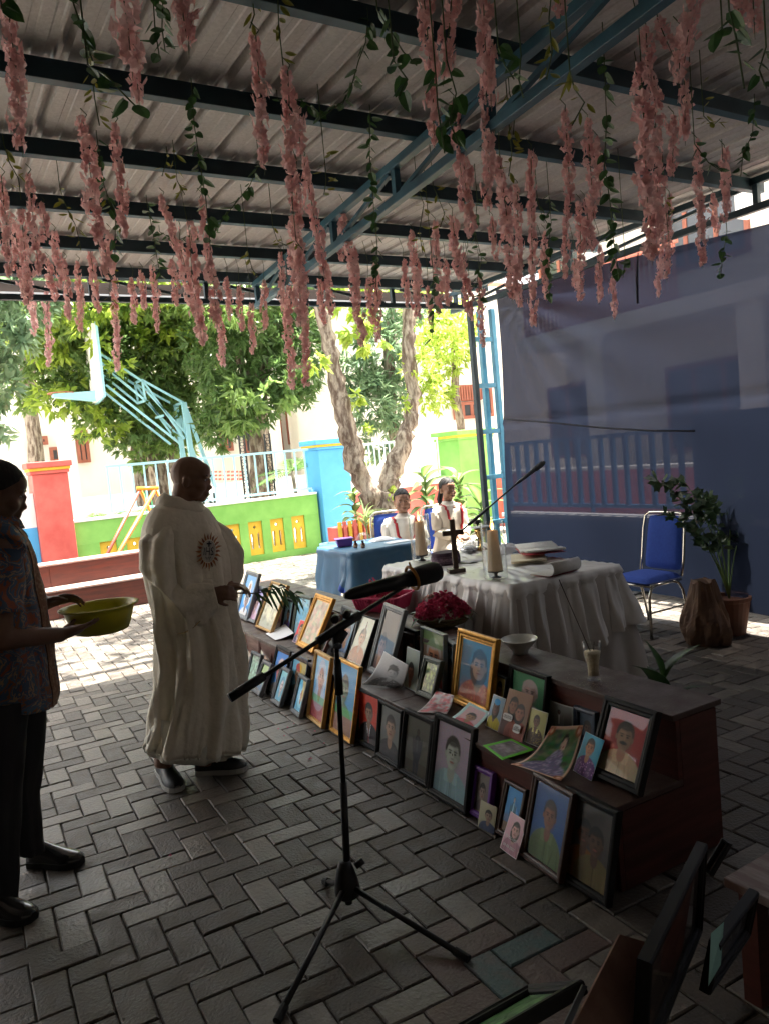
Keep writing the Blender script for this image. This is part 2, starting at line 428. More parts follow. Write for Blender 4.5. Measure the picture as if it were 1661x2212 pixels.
# laced corner column
cc_ = empty('column', (0, 0, 0)); cc_.parent = can
for (x, y, w, mm) in ((4.855, 6.10, .05, 'steel_dark'), (5.07, 6.22, .05, 'lit_column_blue'), (5.13, 6.10, .05, 'lit_column_blue')):
    m = MB(); m.bb(x-w/2, x+w/2, y-w/2, y+w/2, 0, 2.875); m.build('column_leg', M[mm], cc_, bevel=.003)
for k in range(6):
    z = .25+.46*k
    m = MB(); m.bb(4.881, 5.104, 6.08, 6.115, z, z+.045); m.build('rung', M['lit_column_blue'], cc_)
    m = MB(); m.beam((5.10, 6.13, z+.02), (5.09, 6.195, z+.02), .03, .03); m.build('rung', M['lit_column_blue'], cc_)
m = MB()
for y in (-3.1,): m.bb(-4.05, -3.95, y, y+.1, 0, 2.82)
m.build('column_leg', M['steel_dark'], cc_)
p = aty(600, 623, 6.55); q = aty(600, 645, 6.55)
M['oldwood'] = mat('weathered_brown_fascia', (.05, .035, .025), .8, color2=(.09, .065, .05), scale=4, stretch=(.3, 1, 3))
M['whitestrip'] = mat('white_gutter_paint', (.6, .6, .58), .6)
m = MB(); m.bb(-4.2, 4.98, 6.54, 6.58, q[2]+.002, p[2]); m.build('fascia_board', M['oldwood'], can)
m = MB(); m.bb(-4.2, 4.98, 6.535, 6.62, q[2]-.03, q[2]); m.build('gutter', M['whitestrip'], can)
# loose white cable sagging under the roof
M['cable'] = mat('white_cable', (0.6, 0.6, 0.58), .5)
pts = [aty(*p, Y) for p, Y in (((1418, 8), 2.2), ((1385, 50), 2.3), ((1340, 95), 2.45), ((1290, 135), 2.6), ((1240, 160), 2.8), ((1190, 170), 2.95))]
m = MB(); m.tube(pts, .006, 6)
tag(m.build('cable', M['cable'], smooth=True), 'white cable sagging below the roof near the upper right truss', 'cable')

# unseen dark walls added beside and behind the terrace to keep it shady
M['inner_wall'] = mat('dark_shading_wall', (0.10, 0.085, 0.07), .85, color2=(0.13, 0.11, 0.09), scale=2)
m = MB(); m.bb(-4.5, 6.6, -3.6, -3.35, -.08, 3.6)
tag(m.build('rear_shade_wall', M['inner_wall']), 'unseen dark wall added behind the camera to shade the terrace', 'wall')
m = MB(); m.bb(-3.5, -3.3, -3.34, 5.95, -.08, 3.1)
tag(m.build('side_shade_wall', M['inner_wall']), 'unseen dark wall added along the left side to shade the terrace', 'wall')

# ------------------------------------------------------------------ blue curtain
def curtain_mat():
    m = bpy.data.materials.new('navy_mesh_cloth'); m.use_nodes = True
    n = m.node_tree.nodes; l = m.node_tree.links; b = n['Principled BSDF']
    b.inputs['Roughness'].default_value = .85; b.inputs['Specular IOR Level'].default_value = .2
    tc = n.new('ShaderNodeTexCoord')
    nz = n.new('ShaderNodeTexNoise'); nz.inputs['Scale'].default_value = 2.2; nz.inputs['Detail'].default_value = 7
    l.new(tc.outputs['Object'], nz.inputs['Vector'])
    cr = n.new('ShaderNodeValToRGB'); cr.color_ramp.elements[0].position = .3; cr.color_ramp.elements[1].position = .75
    cr.color_ramp.elements[0].color = (.008, .012, .029, 1); cr.color_ramp.elements[1].color = (.012, .017, .038, 1)
    l.new(nz.outputs[0], cr.inputs[0]); l.new(cr.outputs[0], b.inputs['Base Color'])
    # fine weave
    wv = n.new('ShaderNodeTexNoise'); wv.inputs['Scale'].default_value = 160; wv.inputs['Detail'].default_value = 2
    mp = n.new('ShaderNodeMapping'); mp.inputs['Scale'].default_value = (1, .35, 1.4); l.new(tc.outputs['Object'], mp.inputs[0]); l.new(mp.outputs[0], wv.inputs['Vector'])
    bp = n.new('ShaderNodeBump'); bp.inputs['Strength'].default_value = .25; bp.inputs['Distance'].default_value = .004
    l.new(wv.outputs[0], bp.inputs['Height']); l.new(bp.outputs[0], b.inputs['Normal'])
    tr = n.new('ShaderNodeBsdfTranslucent'); tr.inputs[0].default_value = (.011, .0145, .026, 1)
    m1 = n.new('ShaderNodeMixShader'); m1.inputs[0].default_value = .5
    l.new(b.outputs[0], m1.inputs[1]); l.new(tr.outputs[0], m1.inputs[2])
    tp = n.new('ShaderNodeBsdfTransparent'); tp.inputs[0].default_value = (.90, .86, .90, 1)
    mr = n.new('ShaderNodeMapRange'); mr.inputs['From Min'].default_value = .3; mr.inputs['From Max'].default_value = .7
    mr.inputs['To Min'].default_value = .016; mr.inputs['To Max'].default_value = .034
    l.new(wv.outputs[0], mr.inputs['Value'])
    m2 = n.new('ShaderNodeMixShader'); l.new(mr.outputs[0], m2.inputs[0]); l.new(m1.outputs[0], m2.inputs[1]); l.new(tp.outputs[0], m2.inputs[2])
    l.new(m2.outputs[0], n['Material Output'].inputs['Surface'])
    return m
M['curtain'] = curtain_mat()
G = []
NY, NZ = 150, 70
for j in range(NY+1):
    t = j/NY; y = 5.90+(-3.3-5.90)*t
    row = []
    zt = 3.01-.068*min((5.90-y), 2.9)
    zb = .42 if y > 5.8 else (.42-(5.8-y)*.16 if y > 4.5 else max(.10, .212-(4.5-y)*.055))
    for i in range(NZ+1):
        s = i/NZ; z = zb+(zt-zb)*s
        ex = 5.02
        d = math.hypot(y-5.9, z-3.01); ang = math.atan2(3.01-z, 5.9-y)
        ex += .030*math.sin(ang*26)*math.exp(-d*.9)*min(1, d*3)
        ex += .02*math.sin(y*1.7+z*.8)*(1-abs(2*s-1))+.012*math.sin(y*5.1-z*2.0)*(1-s)**2
        zc = 1.72-.02*math.sin((5.9-y)*.9)
        ex -= .015*math.exp(-((z-zc)/.03)**2)
        yy = y+.04*math.sin(z*1.9)*math.exp(-(5.9-y)*2.2)
        yy += (.05*(1.8-z)/1.8*math.exp(-(5.9-y)*3) if z < 1.8 else 0)
        row.append((ex, yy, z))
    G.append(row)
m = MB(); m.grid(G)
cu = m.build('curtain', M['curtain'], smooth=True)
tag(cu, 'large translucent navy blue cloth hung along the right side of the terrace', 'curtain')
M['black'] = mat('black_plastic', (0.012, 0.012, 0.013), .38, color2=(0.02, 0.02, 0.021), scale=20)
M['cord'] = mat('dark_cord', (0.012, 0.014, 0.025), .8)
pts = [atx(x_, y_, 4.985) for x_, y_ in ((1090, 905), (1180, 912), (1300, 924), (1400, 930), (1500, 931))]
m = MB(); m.tube(pts, .008, 6); m.build('cord', M['cord'], cu, smooth=True)
m = MB(); a_ = atx(1378, 545, 4.93); b_ = atx(1377, 655, 4.93)
m.tube([a_, (a_+b_)/2+np.array([0, .01, 0]), b_], [.004, .012, .009], 6)
tag(m.build('tie_strap', M['cord']), 'short dark strap dangling from the top edge of the blue curtain', 'strap')
# ================================================================== OUTSIDE
M['green'] = mat('lime_green_wall_paint', (0.15, 0.38, 0.07), .75, color2=(0.23, 0.50, 0.11), scale=2, detail=8, bump=.1)
M['redw'] = mat('coral_red_wall_paint', (0.50, 0.08, 0.065), .7, color2=(0.64, 0.15, 0.12), scale=2, detail=8, bump=.1)
M['bluew'] = mat('sky_blue_wall_paint', (0.07, 0.33, 0.62), .7, color2=(0.09, 0.38, 0.68), scale=2.5, bump=.1)
M['whitew'] = mat('white_wall_paint', (0.74, 0.74, 0.72), .8, color2=(0.82, 0.81, 0.79), scale=2.5, bump=.1)
M['yellow'] = mat('yellow_wall_paint', (0.70, 0.47, 0.04), .7, color2=(0.62, 0.38, 0.03), scale=6)
M['rail'] = mat('pale_blue_rail_paint', (0.32, 0.60, 0.70), .45)
M['cream'] = mat('cream_facade_paint', (0.80, 0.77, 0.70), .85, color2=(0.86, 0.83, 0.77), scale=.6)
M['brownf'] = mat('brown_painted_joinery', (0.28, 0.09, 0.055), .6, color2=(0.34, 0.12, 0.08), scale=4)
M['pane'] = mat('dim_window_pane', (0.06, 0.065, 0.075), .15, spec=.6)
M['iron'] = mat('black_wrought_iron', (0.012, 0.012, 0.014), .45)
M['dark_room'] = mat('shaded_room_wall', (0.12, 0.11, 0.10), .9)
YW = 11.5
def wbox(name, m, parent, *b, **k):
    mb = MB(); mb.bb(*b); return mb.build(name, m, parent, **k)
# green wall with yellow pierced blocks
gw = empty('garden_wall', (3.7, YW, 0), 'lime green garden wall with a row of yellow pierced vent blocks', 'wall')
X0, X1 = 1.82, 5.64
ops = []
for k in range(9):
    xa = 2.13+k*.376
    ops.append((xa, xa+.235))
wbox('wall_base', M['green'], gw, X0, X1, YW, YW+.16, -.02, .09)
wbox('wall_top', M['green'], gw, X0, X1, YW, YW+.16, .63, .95)
wbox('coping', M['whitew'], gw, X0, X1, YW-.012, YW+.172, .951, .985)
xs = [X0]+[v for o_ in ops for v in o_]+[X1]
for k in range(0, len(xs), 2): wbox('wall_pier', M['green'], gw, xs[k], xs[k+1], YW, YW+.16, .091, .629)
cu2 = bpy.data.curves.new('vent', 'CURVE'); cu2.dimensions = '2D'; cu2.fill_mode = 'BOTH'; cu2.extrude = .025
def spl(pts):
    s = cu2.splines.new('POLY'); s.points.add(len(pts)-1)
    for i, p in enumerate(pts): s.points[i].co = (p[0], p[1], 0, 1)
    s.use_cyclic_u = True
spl([(0, 0), (.233, 0), (.233, .536), (0, .536)])
spl([(.1165, .41), (.146, .445), (.1165, .48), (.087, .445)])
for xo in (.062, .172): spl([(xo-.021, .10), (xo+.021, .10), (xo+.021, .33), (xo, .365), (xo-.021, .33)])
co = bpy.data.objects.new('v', cu2); col.objects.link(co)
vent_me = bpy.data.meshes.new_from_object(co.evaluated_get(bpy.context.evaluated_depsgraph_get())); bpy.data.objects.remove(co)
vent_me.transform(Matrix.Rotation(math.pi/2, 4, 'X')); vent_me.materials.clear(); vent_me.materials.append(M['yellow'])
for a, b in ops:
    o_ = bpy.data.objects.new('vent_block', vent_me); col.objects.link(o_); o_.parent = gw; o_.location = (a+.001-3.7, .055, .092)
def railing(name, label, p0, p1, z0, z1, step, mm, posts=True, r=.011, top=.035):
    e = empty(name, (p0[0], p0[1], z0), label, 'railing')
    p0 = Vector((*p0, 0)); p1 = Vector((*p1, 0)); L = (p1-p0).length; d = (p1-p0)/L
    for z in (z0+.05, z1):
        m = MB(); m.beam(p0+Vector((0, 0, z)), p1+Vector((0, 0, z)), top, top); m.build('rail', mm, e)
    n = int(L/step)
    for k in range(n+1):
        q = p0+d*(k*step+.02)
        m = MB(); m.bb(q.x-r, q.x+r, q.y-r, q.y+r, z0+.05+top/2+.001, z1-top/2-.001); m.build('bar', mm, e)
    for t in (0, .5, 1):
        q = p0+(p1-p0)*t
        m = MB(); m.bb(q.x-.014, q.x+.014, q.y-.014, q.y+.014, z0-.02, z0+.05-top/2-.001); m.build('foot_post', mm, e)
    return e
railing('wall_railing', 'pale blue bar railing on top of the green garden wall', (2.35, YW+.08), (5.6, YW+.08), 1.0, 1.70, .175, M['rail'])
def pillar(label, x0, x1, y0, y1, z, m, capm, band=None, side=None):
    e = empty('wall_pillar', ((x0+x1)/2, (y0+y1)/2, 0), label, 'pillar')
    wbox('shaft', m, e, x0, x1, y0, y1, -.02, z-.17, bevel=.008)
    wbox('collar', m, e, x0-.02, x1+.02, y0-.02, y1+.02, z-.168, z-.125)
    wbox('collar_band', band or M['yellow'], e, x0-.035, x1+.035, y0-.035, y1+.035, z-.123, z-.085)
    wbox('cap', capm, e, x0-.06, x1+.06, y0-.06, y1+.06, z-.083, z, bevel=.01)
    if side: wbox('painted_side', side, e, x1+.001, x1+.006, y0, y1, 0, z-.17)
    return e
pillar('coral red square wall pillar with a yellow collar behind the left bench', 1.35, 1.81, YW-.09, YW+.35, 1.84, M['redw'], M['redw'])
pillar('sky blue square gate pillar between green wall and tree trunk', 5.68, 6.24, YW-.12, YW+.4, 1.84, M['bluew'], M['bluew'])
pillar('green square gate pillar with yellow collar beside the blue steel column', 8.26, 9.02, YW-.5, YW+.2, 1.80, M['green'], M['green'], side=None)
wbox('painted_side', M['bluew'], None, 9.03, 9.035, YW-.5, YW+.2, 0, 1.6) if False else None
# white and blue wall left of the red pillar
lw = empty('garden_wall', (-1.5, YW, 0), 'white garden wall with a sky blue lower part left of the red pillar', 'wall')
wbox('lower_wall', M['bluew'], lw, -8, 1.345, YW+.02, YW+.18, -.02, .95)
wbox('upper_wall', M['whitew'], lw, -8, 1.345, YW+.02, YW+.18, .951, 1.42)
# hinges of the gate and the white barred gate
gt = empty('barred_gate', (6.3, YW+.1, 0), 'white barred metal gate hung on the blue pillar behind the tree', 'gate')
M['gate_white'] = mat('white_gate_paint', (0.62, 0.72, 0.78), .5)
for z in (1.03, 1.70):
    m = MB(); m.beam((6.30, YW+.05, z), (8.2, YW+.05, z), .04, .04); m.build('rail', M['gate_white'], gt)
for k in range(19):
    x = 6.33+k*.1035
    m = MB(); m.bb(x-.009, x+.009, YW+.04, YW+.06, 1.051, 1.679); m.build('bar', M['gate_white'], gt)
for z in (1.45, 1.1, .7):
    m = MB(); m.bb(6.245, 6.29, YW-.05, YW+.02, z, z+.09); m.build('hinge', M['bluew'], gt)
rw = empty('garden_wall', (7.2, YW, 0), 'low red wall with a white top behind the seated children', 'wall')
wbox('lower_wall', M['redw'], rw, 6.245, 8.25, YW-.02, YW+.12, -.02, .88)
wbox('coping', M['whitew'], rw, 6.245, 8.25, YW-.03, YW+.13, .881, 1.0)
# fence behind the curtain
XF = 5.72
sw = empty('garden_wall', (XF, 4, 0), 'low blue wall with white coping close behind the curtain', 'wall')
M['navyw'] = mat('deep_blue_wall_paint', (0.025, 0.07, 0.15), .8)
wbox('lower_wall', M['navyw'], sw, XF, XF+.16, -3.0, 6.85, -.02, .68)
wbox('coping', M['whitew'], sw, XF-.03, XF+.19, -3.0, 6.87, .681, .72)
railing('wall_railing', 'blue bar railing seen as shadows through the curtain', (XF+.08, 6.82), (XF+.08, 4.30), .76, 1.50, .155, M['bluew'], r=.019)
m = MB(); m.bb(XF+.01, XF+.5, -2.0, 4.28, .722, 1.62)  # block standing in for an unidentified dark shape behind the curtain
M['navydark'] = mat('near_black_blue_panel', (.010, .022, .045), .8)
tag(m.build('dark_block', M['navydark']), 'tall near-black blue block showing through the right end of the curtain', 'wall')
rd = empty('garden_wall', (9.1, 6, 0), 'long coral wall with a white top beyond the curtain', 'wall')
wbox('lower_wall', M['redw'], rd, 9.03, 9.2, 1.0, YW-.51, -.02, .95)
wbox('coping', M['whitew'], rd, 9.0, 9.23, 1.0, YW-.51, .951, 1.0)

# ------------------------------------------------------------------ school building on the far side
def window(parent, x0, x1, z0, z1, y, face='y', mull=2, pane='pane'):
    def bx(mb, a0, a1, b0, b1, c0, c1):
        if face == 'y': mb.bb(a0, a1, b0, b1, c0, c1)
        else: mb.bb(b0, b1, a0, a1, c0, c1)
    f = MB(); t = .09
    bx(f, x0, x1, y-.05, y+.04, z0, z0+t); bx(f, x0, x1, y-.05, y+.04, z1-t, z1)
    bx(f, x0, x0+t, y-.05, y+.04, z0+t, z1-t); bx(f, x1-t, x1, y-.05, y+.04, z0+t, z1-t)
    for k in range(1, mull):
        xx = x0+(x1-x0)*k/mull; bx(f, xx-.05, xx+.05, y-.04, y+.03, z0+t, z1-t)
    w = f.build('window', M['brownf'], parent)
    p = MB(); bx(p, x0+t, x1-t, y-.012, y-.005, z0+t, z1-t)
    o = MB(); o = p.build('pane', M[pane], None)
    o.parent = w; o.location = Vector(o.location)-parent.location
    return w
YB = 24.0
sb = empty('school_building', (5, YB, 0), 'long cream two-storey school building across the bright yard', 'building')
wbox('wall', M['cream'], sb, -30, 40, YB, YB+6, 0, 7.2)
wbox('roof', M['brownf'], sb, -30.5, 40.5, YB-1.2, YB+6.5, 7.21, 7.5)
def win_px(x0, y0, x1, y1, mull=2, Y=YB, par=None):
    a = aty(x0, y0, Y); b = aty(x1, y1, Y); c = aty((x0+x1)/2, y0, Y); d = aty((x0+x1)/2, y1, Y)
    return window(par or sb, a[0], b[0], d[2], c[2], Y-.06, mull=mull)
for q in ((0, 930, 28, 990, 2), (58, 943, 104, 962, 3), (60, 963, 76, 992, 1), (105, 965, 150, 998, 2), (160, 930, 196, 1000, 2), (300, 900, 340, 950, 2),
          (470, 926, 504, 975, 2), (520, 905, 548, 980, 1), (585, 890, 612, 975, 2), (612, 855, 640, 960, 1), (697, 870, 724, 985, 2), (765, 880, 830, 960, 3), (860, 880, 900, 950, 2),
          (560, 730, 640, 770, 3), (430, 700, 500, 740, 3)):
    win_px(*q[:4], mull=q[4])
# walkway in front of it: columns and beam
for xp in (590, 655, 690, 760, 930, 20, 140):
    b = aty(xp, 940, YB-1.4)
    wbox('column', M['cream'], sb, b[0]-.2, b[0]+.2, YB-1.6, YB-1.2, 0, 3.9)
wbox('beam', M['cream'], sb, -30, 40, YB-1.6, YB-1.2, 3.91, 4.25)
# nearer wing at the right with brown shutters
wg = empty('school_wing', (13, 19, 0), 'cream school wing with brown slatted shutters right of the tree', 'building')
wbox('wall', M['cream'], wg, 10.6, 22, 17.5, 23.2, 0, 6.0)
for q in ((975, 832, 1035, 866, 3), (975, 868, 1035, 905, 3), (1042, 835, 1062, 900, 1)):
    win_px(*q[:4], mull=q[4], Y=17.44, par=wg)
a = aty(975, 850, 17.4); b = aty(1035, 832, 17.4)
for k in range(12):
    x = a[0]+(b[0]-a[0])*k/11
    wbox('shutter_slat', M['brownf'], wg, x-.03, x+.03, 17.28, 17.33, aty(975, 866, 17.4)[2], aty(1005, 833, 17.4)[2])
# side building seen above and through the curtain
XB = 14.0
db = empty('side_building', (XB, 5, 0), 'cream two-storey building with a red barred balcony above the curtain', 'building')
zs = atx(1400, 665, XB)[2]; zt_ = atx(1400, 500, XB)[2]
wbox('wall', M['cream'], db, XB+1.5, XB+7, -12, 15.5, 0, 9.5)
wbox('slab', M['whitew'], db, XB-.2, XB+1.49, -12, 15.5, zs-.35, zs)
wbox('upper_slab', M['cream'], db, XB-.4, XB+1.49, -12, 15.5, 8.0, 8.3)
M['redrail'] = mat('red_orange_rail_paint', (0.42, 0.14, 0.10), .6)
y = 10.6
bal = empty('balcony', (0, 0, 0)); bal.parent = db
n_ = 0
while y < 15.3 and n_ < 120:
    wbox('bar', M['redrail'], bal, XB-.12, XB-.08, y-.035, y+.035, zs+.06, zs+1.15); y += .14; n_ += 1
wbox('rail', M['redrail'], bal, XB-.14, XB-.06, 10.5, 15.4, zs+1.151, zs+1.23)
wbox('rail', M['redrail'], bal, XB-.14, XB-.06, 10.5, 15.4, zs+.001, zs+.059)
for yy in (-7, -3, 1.0, 5.0, 9.0, 13.0):
    wbox('column', M['whitew'], db, XB-.1, XB+.3, yy-.28, yy+.28, 0, zs-.351)
    wbox('column', M['whitew'], db, XB-.05, XB+.3, yy-.2, yy+.2, zs+1.24, 7.99)
    window(db, yy+.9, yy+3.2, .9, 2.9, XB+1.46, face='x', mull=3)
    window(db, yy+.9, yy+3.2, zs+.9, zs+2.6, XB+1.46, face='x', mull=3)

# ------------------------------------------------------------------ basketball hoop
bh = empty('basketball_hoop', (4.75, 15, 0), 'pale blue lattice basketball stand with a white backboard seen edge-on', 'basketball hoop')
Yh = 15.0
A = lambda x, y, dy=0: aty(x, y, Yh)+np.array([0, dy, 0])
def hb(name, p, q, w=.038, mm='rail', par=bh): 
    m = MB(); m.beam(p, q, w, w); return m.build(name, M[mm], par)
m = MB(); p = aty(200, 780, Yh); m.box((p[0], Yh, (A(187, 716)[2]+A(215, 865)[2])/2), (.06, 1.75, 1.25), rotz(R(-6)))
m.build('backboard', M['whitew'], bh)
m = MB(); m.box((p[0]+.05, Yh, (A(187, 716)[2]+A(215, 865)[2])/2), (.04, 1.8, 1.3), rotz(R(-6))); m.build('backboard_frame', M['rail'], bh)
zc = A(205, 850)[2]
m = MB(); m.prism([(p[0]-.04, Yh-.12, zc+.04), (p[0]-.04, Yh-.12, zc-.14), (p[0]-.75, Yh-.06, zc-.03), (p[0]-.75, Yh-.06, zc+.02)], (0, .24, 0)); m.build('rim_arm', M['rail'], bh)
ring = [(p[0]-.62+.22*math.cos(t), Yh+.22*math.sin(t), zc+.03) for t in np.linspace(0, 2*math.pi, 25)]
m = MB(); m.tube(ring, .01, 6, caps=False); m.build('rim', M['redrail'], bh)
for dy in (-.28, .28):
    hb('boom_chord', A(222, 835, dy), A(378, 958, dy)); hb('boom_chord', A(298, 824, dy), A(386, 872, dy)); hb('boom_chord', A(300, 826, dy), A(306, 868, dy))
    hb('boom_chord', A(306, 868, dy), A(222, 800, dy)); hb('boom_brace', A(302, 828, dy), A(390, 950, dy), .035); hb('boom_brace', A(310, 850, dy), A(395, 940, dy), .035)
    hb('boom_chord', A(298, 826, dy), A(212, 770, dy), .04)
    b0 = A(388, 872, dy)
    hb('post', b0, (b0[0]+.10, Yh+dy, 0), .09); hb('post', b0, (b0[0]+.75, Yh+dy, 0), .06)
for (x_, y_) in ((298, 824), (306, 868), (388, 872), (345, 900)):
    hb('cross_bar', A(x_, y_, -.25), A(x_, y_, .25), .04)

# ------------------------------------------------------------------ swing frame
M['redtube'] = mat('red_painted_tube', (0.55, 0.07, 0.03), .4, color2=(0.5, 0.16, 0.03), scale=6)
M['orangetube'] = mat('orange_yellow_tube', (0.70, 0.30, 0.02), .4)
M['brownt'] = mat('dark_red_tube', (0.25, 0.05, 0.03), .5)
sf = empty('swing_frame', (2.5, 10.6, 0), 'red and orange A-shaped swing frame standing before the green wall', 'swing')
def tb(name, p, q, r, mm):
    m = MB(); m.cyl(p, q, r, n=10); return m.build(name, M[mm], sf, smooth=True)
tL = aty(302, 1058, 10.9); bL = atz(206, 1228, .0)
d0 = aty(238, 1185, 10.6); d1 = aty(262, 1185, 10.4)
def ext(a, b): # extend a->b to the ground
    a = np.array(a); b = np.array(b); t = (a[2]-0.0)/(a[2]-b[2]); return a+(b-a)*t
tR = aty(335, 1058, 10.9)
tb('leg', tL, ext(tL, d0), .022, 'brownt'); tb('leg', tR, ext(tR, d1), .026, 'redtube')
tb('leg', tL+np.array([.02, .05, 0]), np.array([3.15, 11.2, 0]), .022, 'orangetube'); tb('leg', tR+np.array([.02, .05, 0]), np.array([3.45, 11.2, 0]), .022, 'orangetube')
tb('top_bar', tL+np.array([-.04, 0, .02]), tR+np.array([.05, 0, .02]), .028, 'orangetube')
M['rope'] = mat('green_rope', (0.05, 0.35, 0.15), .8)
for xx in (.3, .7):
    q = tL+(tR-tL)*xx; tb('rope', q, q-np.array([0, 0, .95]), .007, 'rope')
m = MB(); q = (tL+tR)/2; m.bb(q[0]-.2, q[0]+.2, q[1]-.08, q[1]+.08, q[2]-1.0, q[2]-.96); m.build('seat', M['bluew'], sf)

# ------------------------------------------------------------------ leaves
def leaf_mat(name, c1, c2, tr=.45, rough=.4):
    return mat(name, c1, rough, color2=c2, scale=3.0, detail=3, trans=tr, contrast=(.35, .65))
M['leaf_dark'] = leaf_mat('dark_mango_leaf', (0.08, 0.15, 0.045), (0.17, 0.27, 0.09), .55)
M['leaf_mid'] = leaf_mat('mid_green_leaf', (0.12, 0.20, 0.05), (0.26, 0.38, 0.11), .55)
M['leaf_lime'] = leaf_mat('fresh_lime_leaf', (0.26, 0.38, 0.05), (0.44, 0.55, 0.10), .6)
M['leaf_grey'] = leaf_mat('grey_green_leaf', (0.11, 0.19, 0.10), (0.26, 0.37, 0.20), .5)
M['bark'] = mat('flaky_grey_brown_bark', (0.09, 0.06, 0.042), .9, color2=(0.32, 0.27, 0.21), scale=9, detail=9, stretch=(1.6, 1.6, .45), bump=1.0, bscale=30, contrast=(.42, .60))
npr = np.random.RandomState(3)
def unit(v): return v/np.maximum(np.linalg.norm(v, axis=-1, keepdims=True), 1e-9)
def leaves(centers, n_ros, per, length, width, droop=.35, spread=1.0):
    """centers: list of (x,y,z,rx,ry,rz); returns verts, faces of folded leaves in rosettes"""
    V = []; 
    vol = np.array([c[3]*c[4]*c[5] for c in centers])**.67; vol = vol/vol.sum()
    cnt = (vol*n_ros).astype(int)+1
    for c, k in zip(centers, cnt):
        d = unit(npr.normal(size=(k, 3))); rr = npr.uniform(.25, 1, size=(k, 1))**.45
        p = np.array(c[:3])+d*rr*np.array(c[3:])
        # drop patches so that gaps show
        h = np.sin(p[:, 0]*3.1+p[:, 2]*2.3)+np.sin(p[:, 1]*2.7-p[:, 2]*3.7)+np.sin(p[:, 0]*6.2+p[:, 1]*4+1)*.6
        keep = h > -1.7; p = p[keep]; d = d[keep]
        k = len(p)
        base = np.repeat(p, per, 0)
        out = np.repeat(unit(d+npr.normal(size=(k, 3))*.8), per, 0)
        dr = unit(out+npr.normal(size=(k*per, 3))*spread*.8+np.array([0, 0, -droop]))
        L = length*npr.uniform(.6, 1.15, size=(k*per, 1)); W = width*npr.uniform(.7, 1.15, size=(k*per, 1))
        nrm = unit(npr.normal(size=(k*per, 3))*.6+np.array([0, 0, .9]))
        side = unit(np.cross(dr, nrm)); nn = unit(np.cross(side, dr))
        base = base+npr.normal(size=(k*per, 3))*.02
        b0 = base; b1 = base+dr*L*.42+side*W*.5-nn*W*.10; b2 = base+dr*L-nn*L*.12; b3 = base+dr*L*.42-side*W*.5-nn*W*.10; b4 = base+dr*L*.5+nn*W*.03
        V.append(np.stack([b0, b1, b4, b2, b3], 1).reshape(-1, 3))
    V = np.concatenate(V); n = len(V)//5; I = (np.arange(n)*5)[:, None]
    Fc = np.concatenate([I+np.array([[0, 1, 2]]), I+np.array([[1, 3, 2]]), I+np.array([[0, 2, 4]]), I+np.array([[2, 3, 4]])], 0)
    return V, Fc
def tri_obj(name, V, Fc, m, parent, kind=None):
    me = bpy.data.meshes.new(name); me.vertices.add(len(V)); 
    L = np.array(parent.location) if parent is not None else np.zeros(3)
    me.vertices.foreach_set('co', (V-L).ravel())
    me.loops.add(Fc.size); me.loops.foreach_set('vertex_index', Fc.ravel().astype(np.int32))
    me.polygons.add(len(Fc)); me.polygons.foreach_set('loop_start', np.arange(0, Fc.size, Fc.shape[1], dtype=np.int32))
    try: me.polygons.foreach_set('loop_total', np.full(len(Fc), Fc.shape[1], dtype=np.int32))
    except Exception: pass
    me.update(calc_edges=True); me.validate()
    me.materials.append(m)
    o = bpy.data.objects.new(name, me); col.objects.link(o)
    if parent is not None: o.parent = parent
    if kind: o['kind'] = kind
    return o
def bark_tube(mb, path, radii, n=14, rough=.12, seed=0):
    r = random.Random(seed); P = []; Rr = []
    for i in range(len(path)-1):
        k = 5
        for j in range(k):
            t = j/k; a = Vector(path[i]); b = Vector(path[i+1])
            q = a.lerp(b, t)+Vector((r.gauss(0, 1), r.gauss(0, 1), r.gauss(0, .5)))*radii[i]*.10
            P.append(q); Rr.append((radii[i]*(1-t)+radii[i+1]*t)*(1+r.uniform(-rough, rough)))
    P.append(path[-1]); Rr.append(radii[-1])
    o = len(mb.v); mb.tube(P, Rr, n)
    for i in range(o, len(mb.v)):
        v = mb.v[i]; q = radii[0]*.10
        mb.v[i] = (v[0]+q*math.sin(v[2]*31+v[0]*40), v[1]+q*math.sin(v[2]*27+v[1]*50+2), v[2])
def blob(x, y, Y, rx, rz=None, ry=None):
    c = aty(x, y, Y); s = Y*1.0
    dep = proj(c)[2]; a = rx*dep/F; b = (rz or rx)*dep/F
    return (c[0], c[1], c[2], a, ry or a*.8, b)
def tree(name, label, base, limbs, crowns, barkseed=1):
    e = empty(name, base, label, 'tree')
    for i, (path, rad) in enumerate(limbs):
        mb = MB(); bark_tube(mb, path, rad, seed=barkseed+i)
        mb.build('trunk' if i == 0 else 'limb', M['bark'], e, smooth=True)
    for cs, n, per, L, W, mm in crowns:
        V, Fc = leaves(cs, n, per, L, W); tri_obj('crown', V, Fc, M[mm], e, 'stuff')
    return e
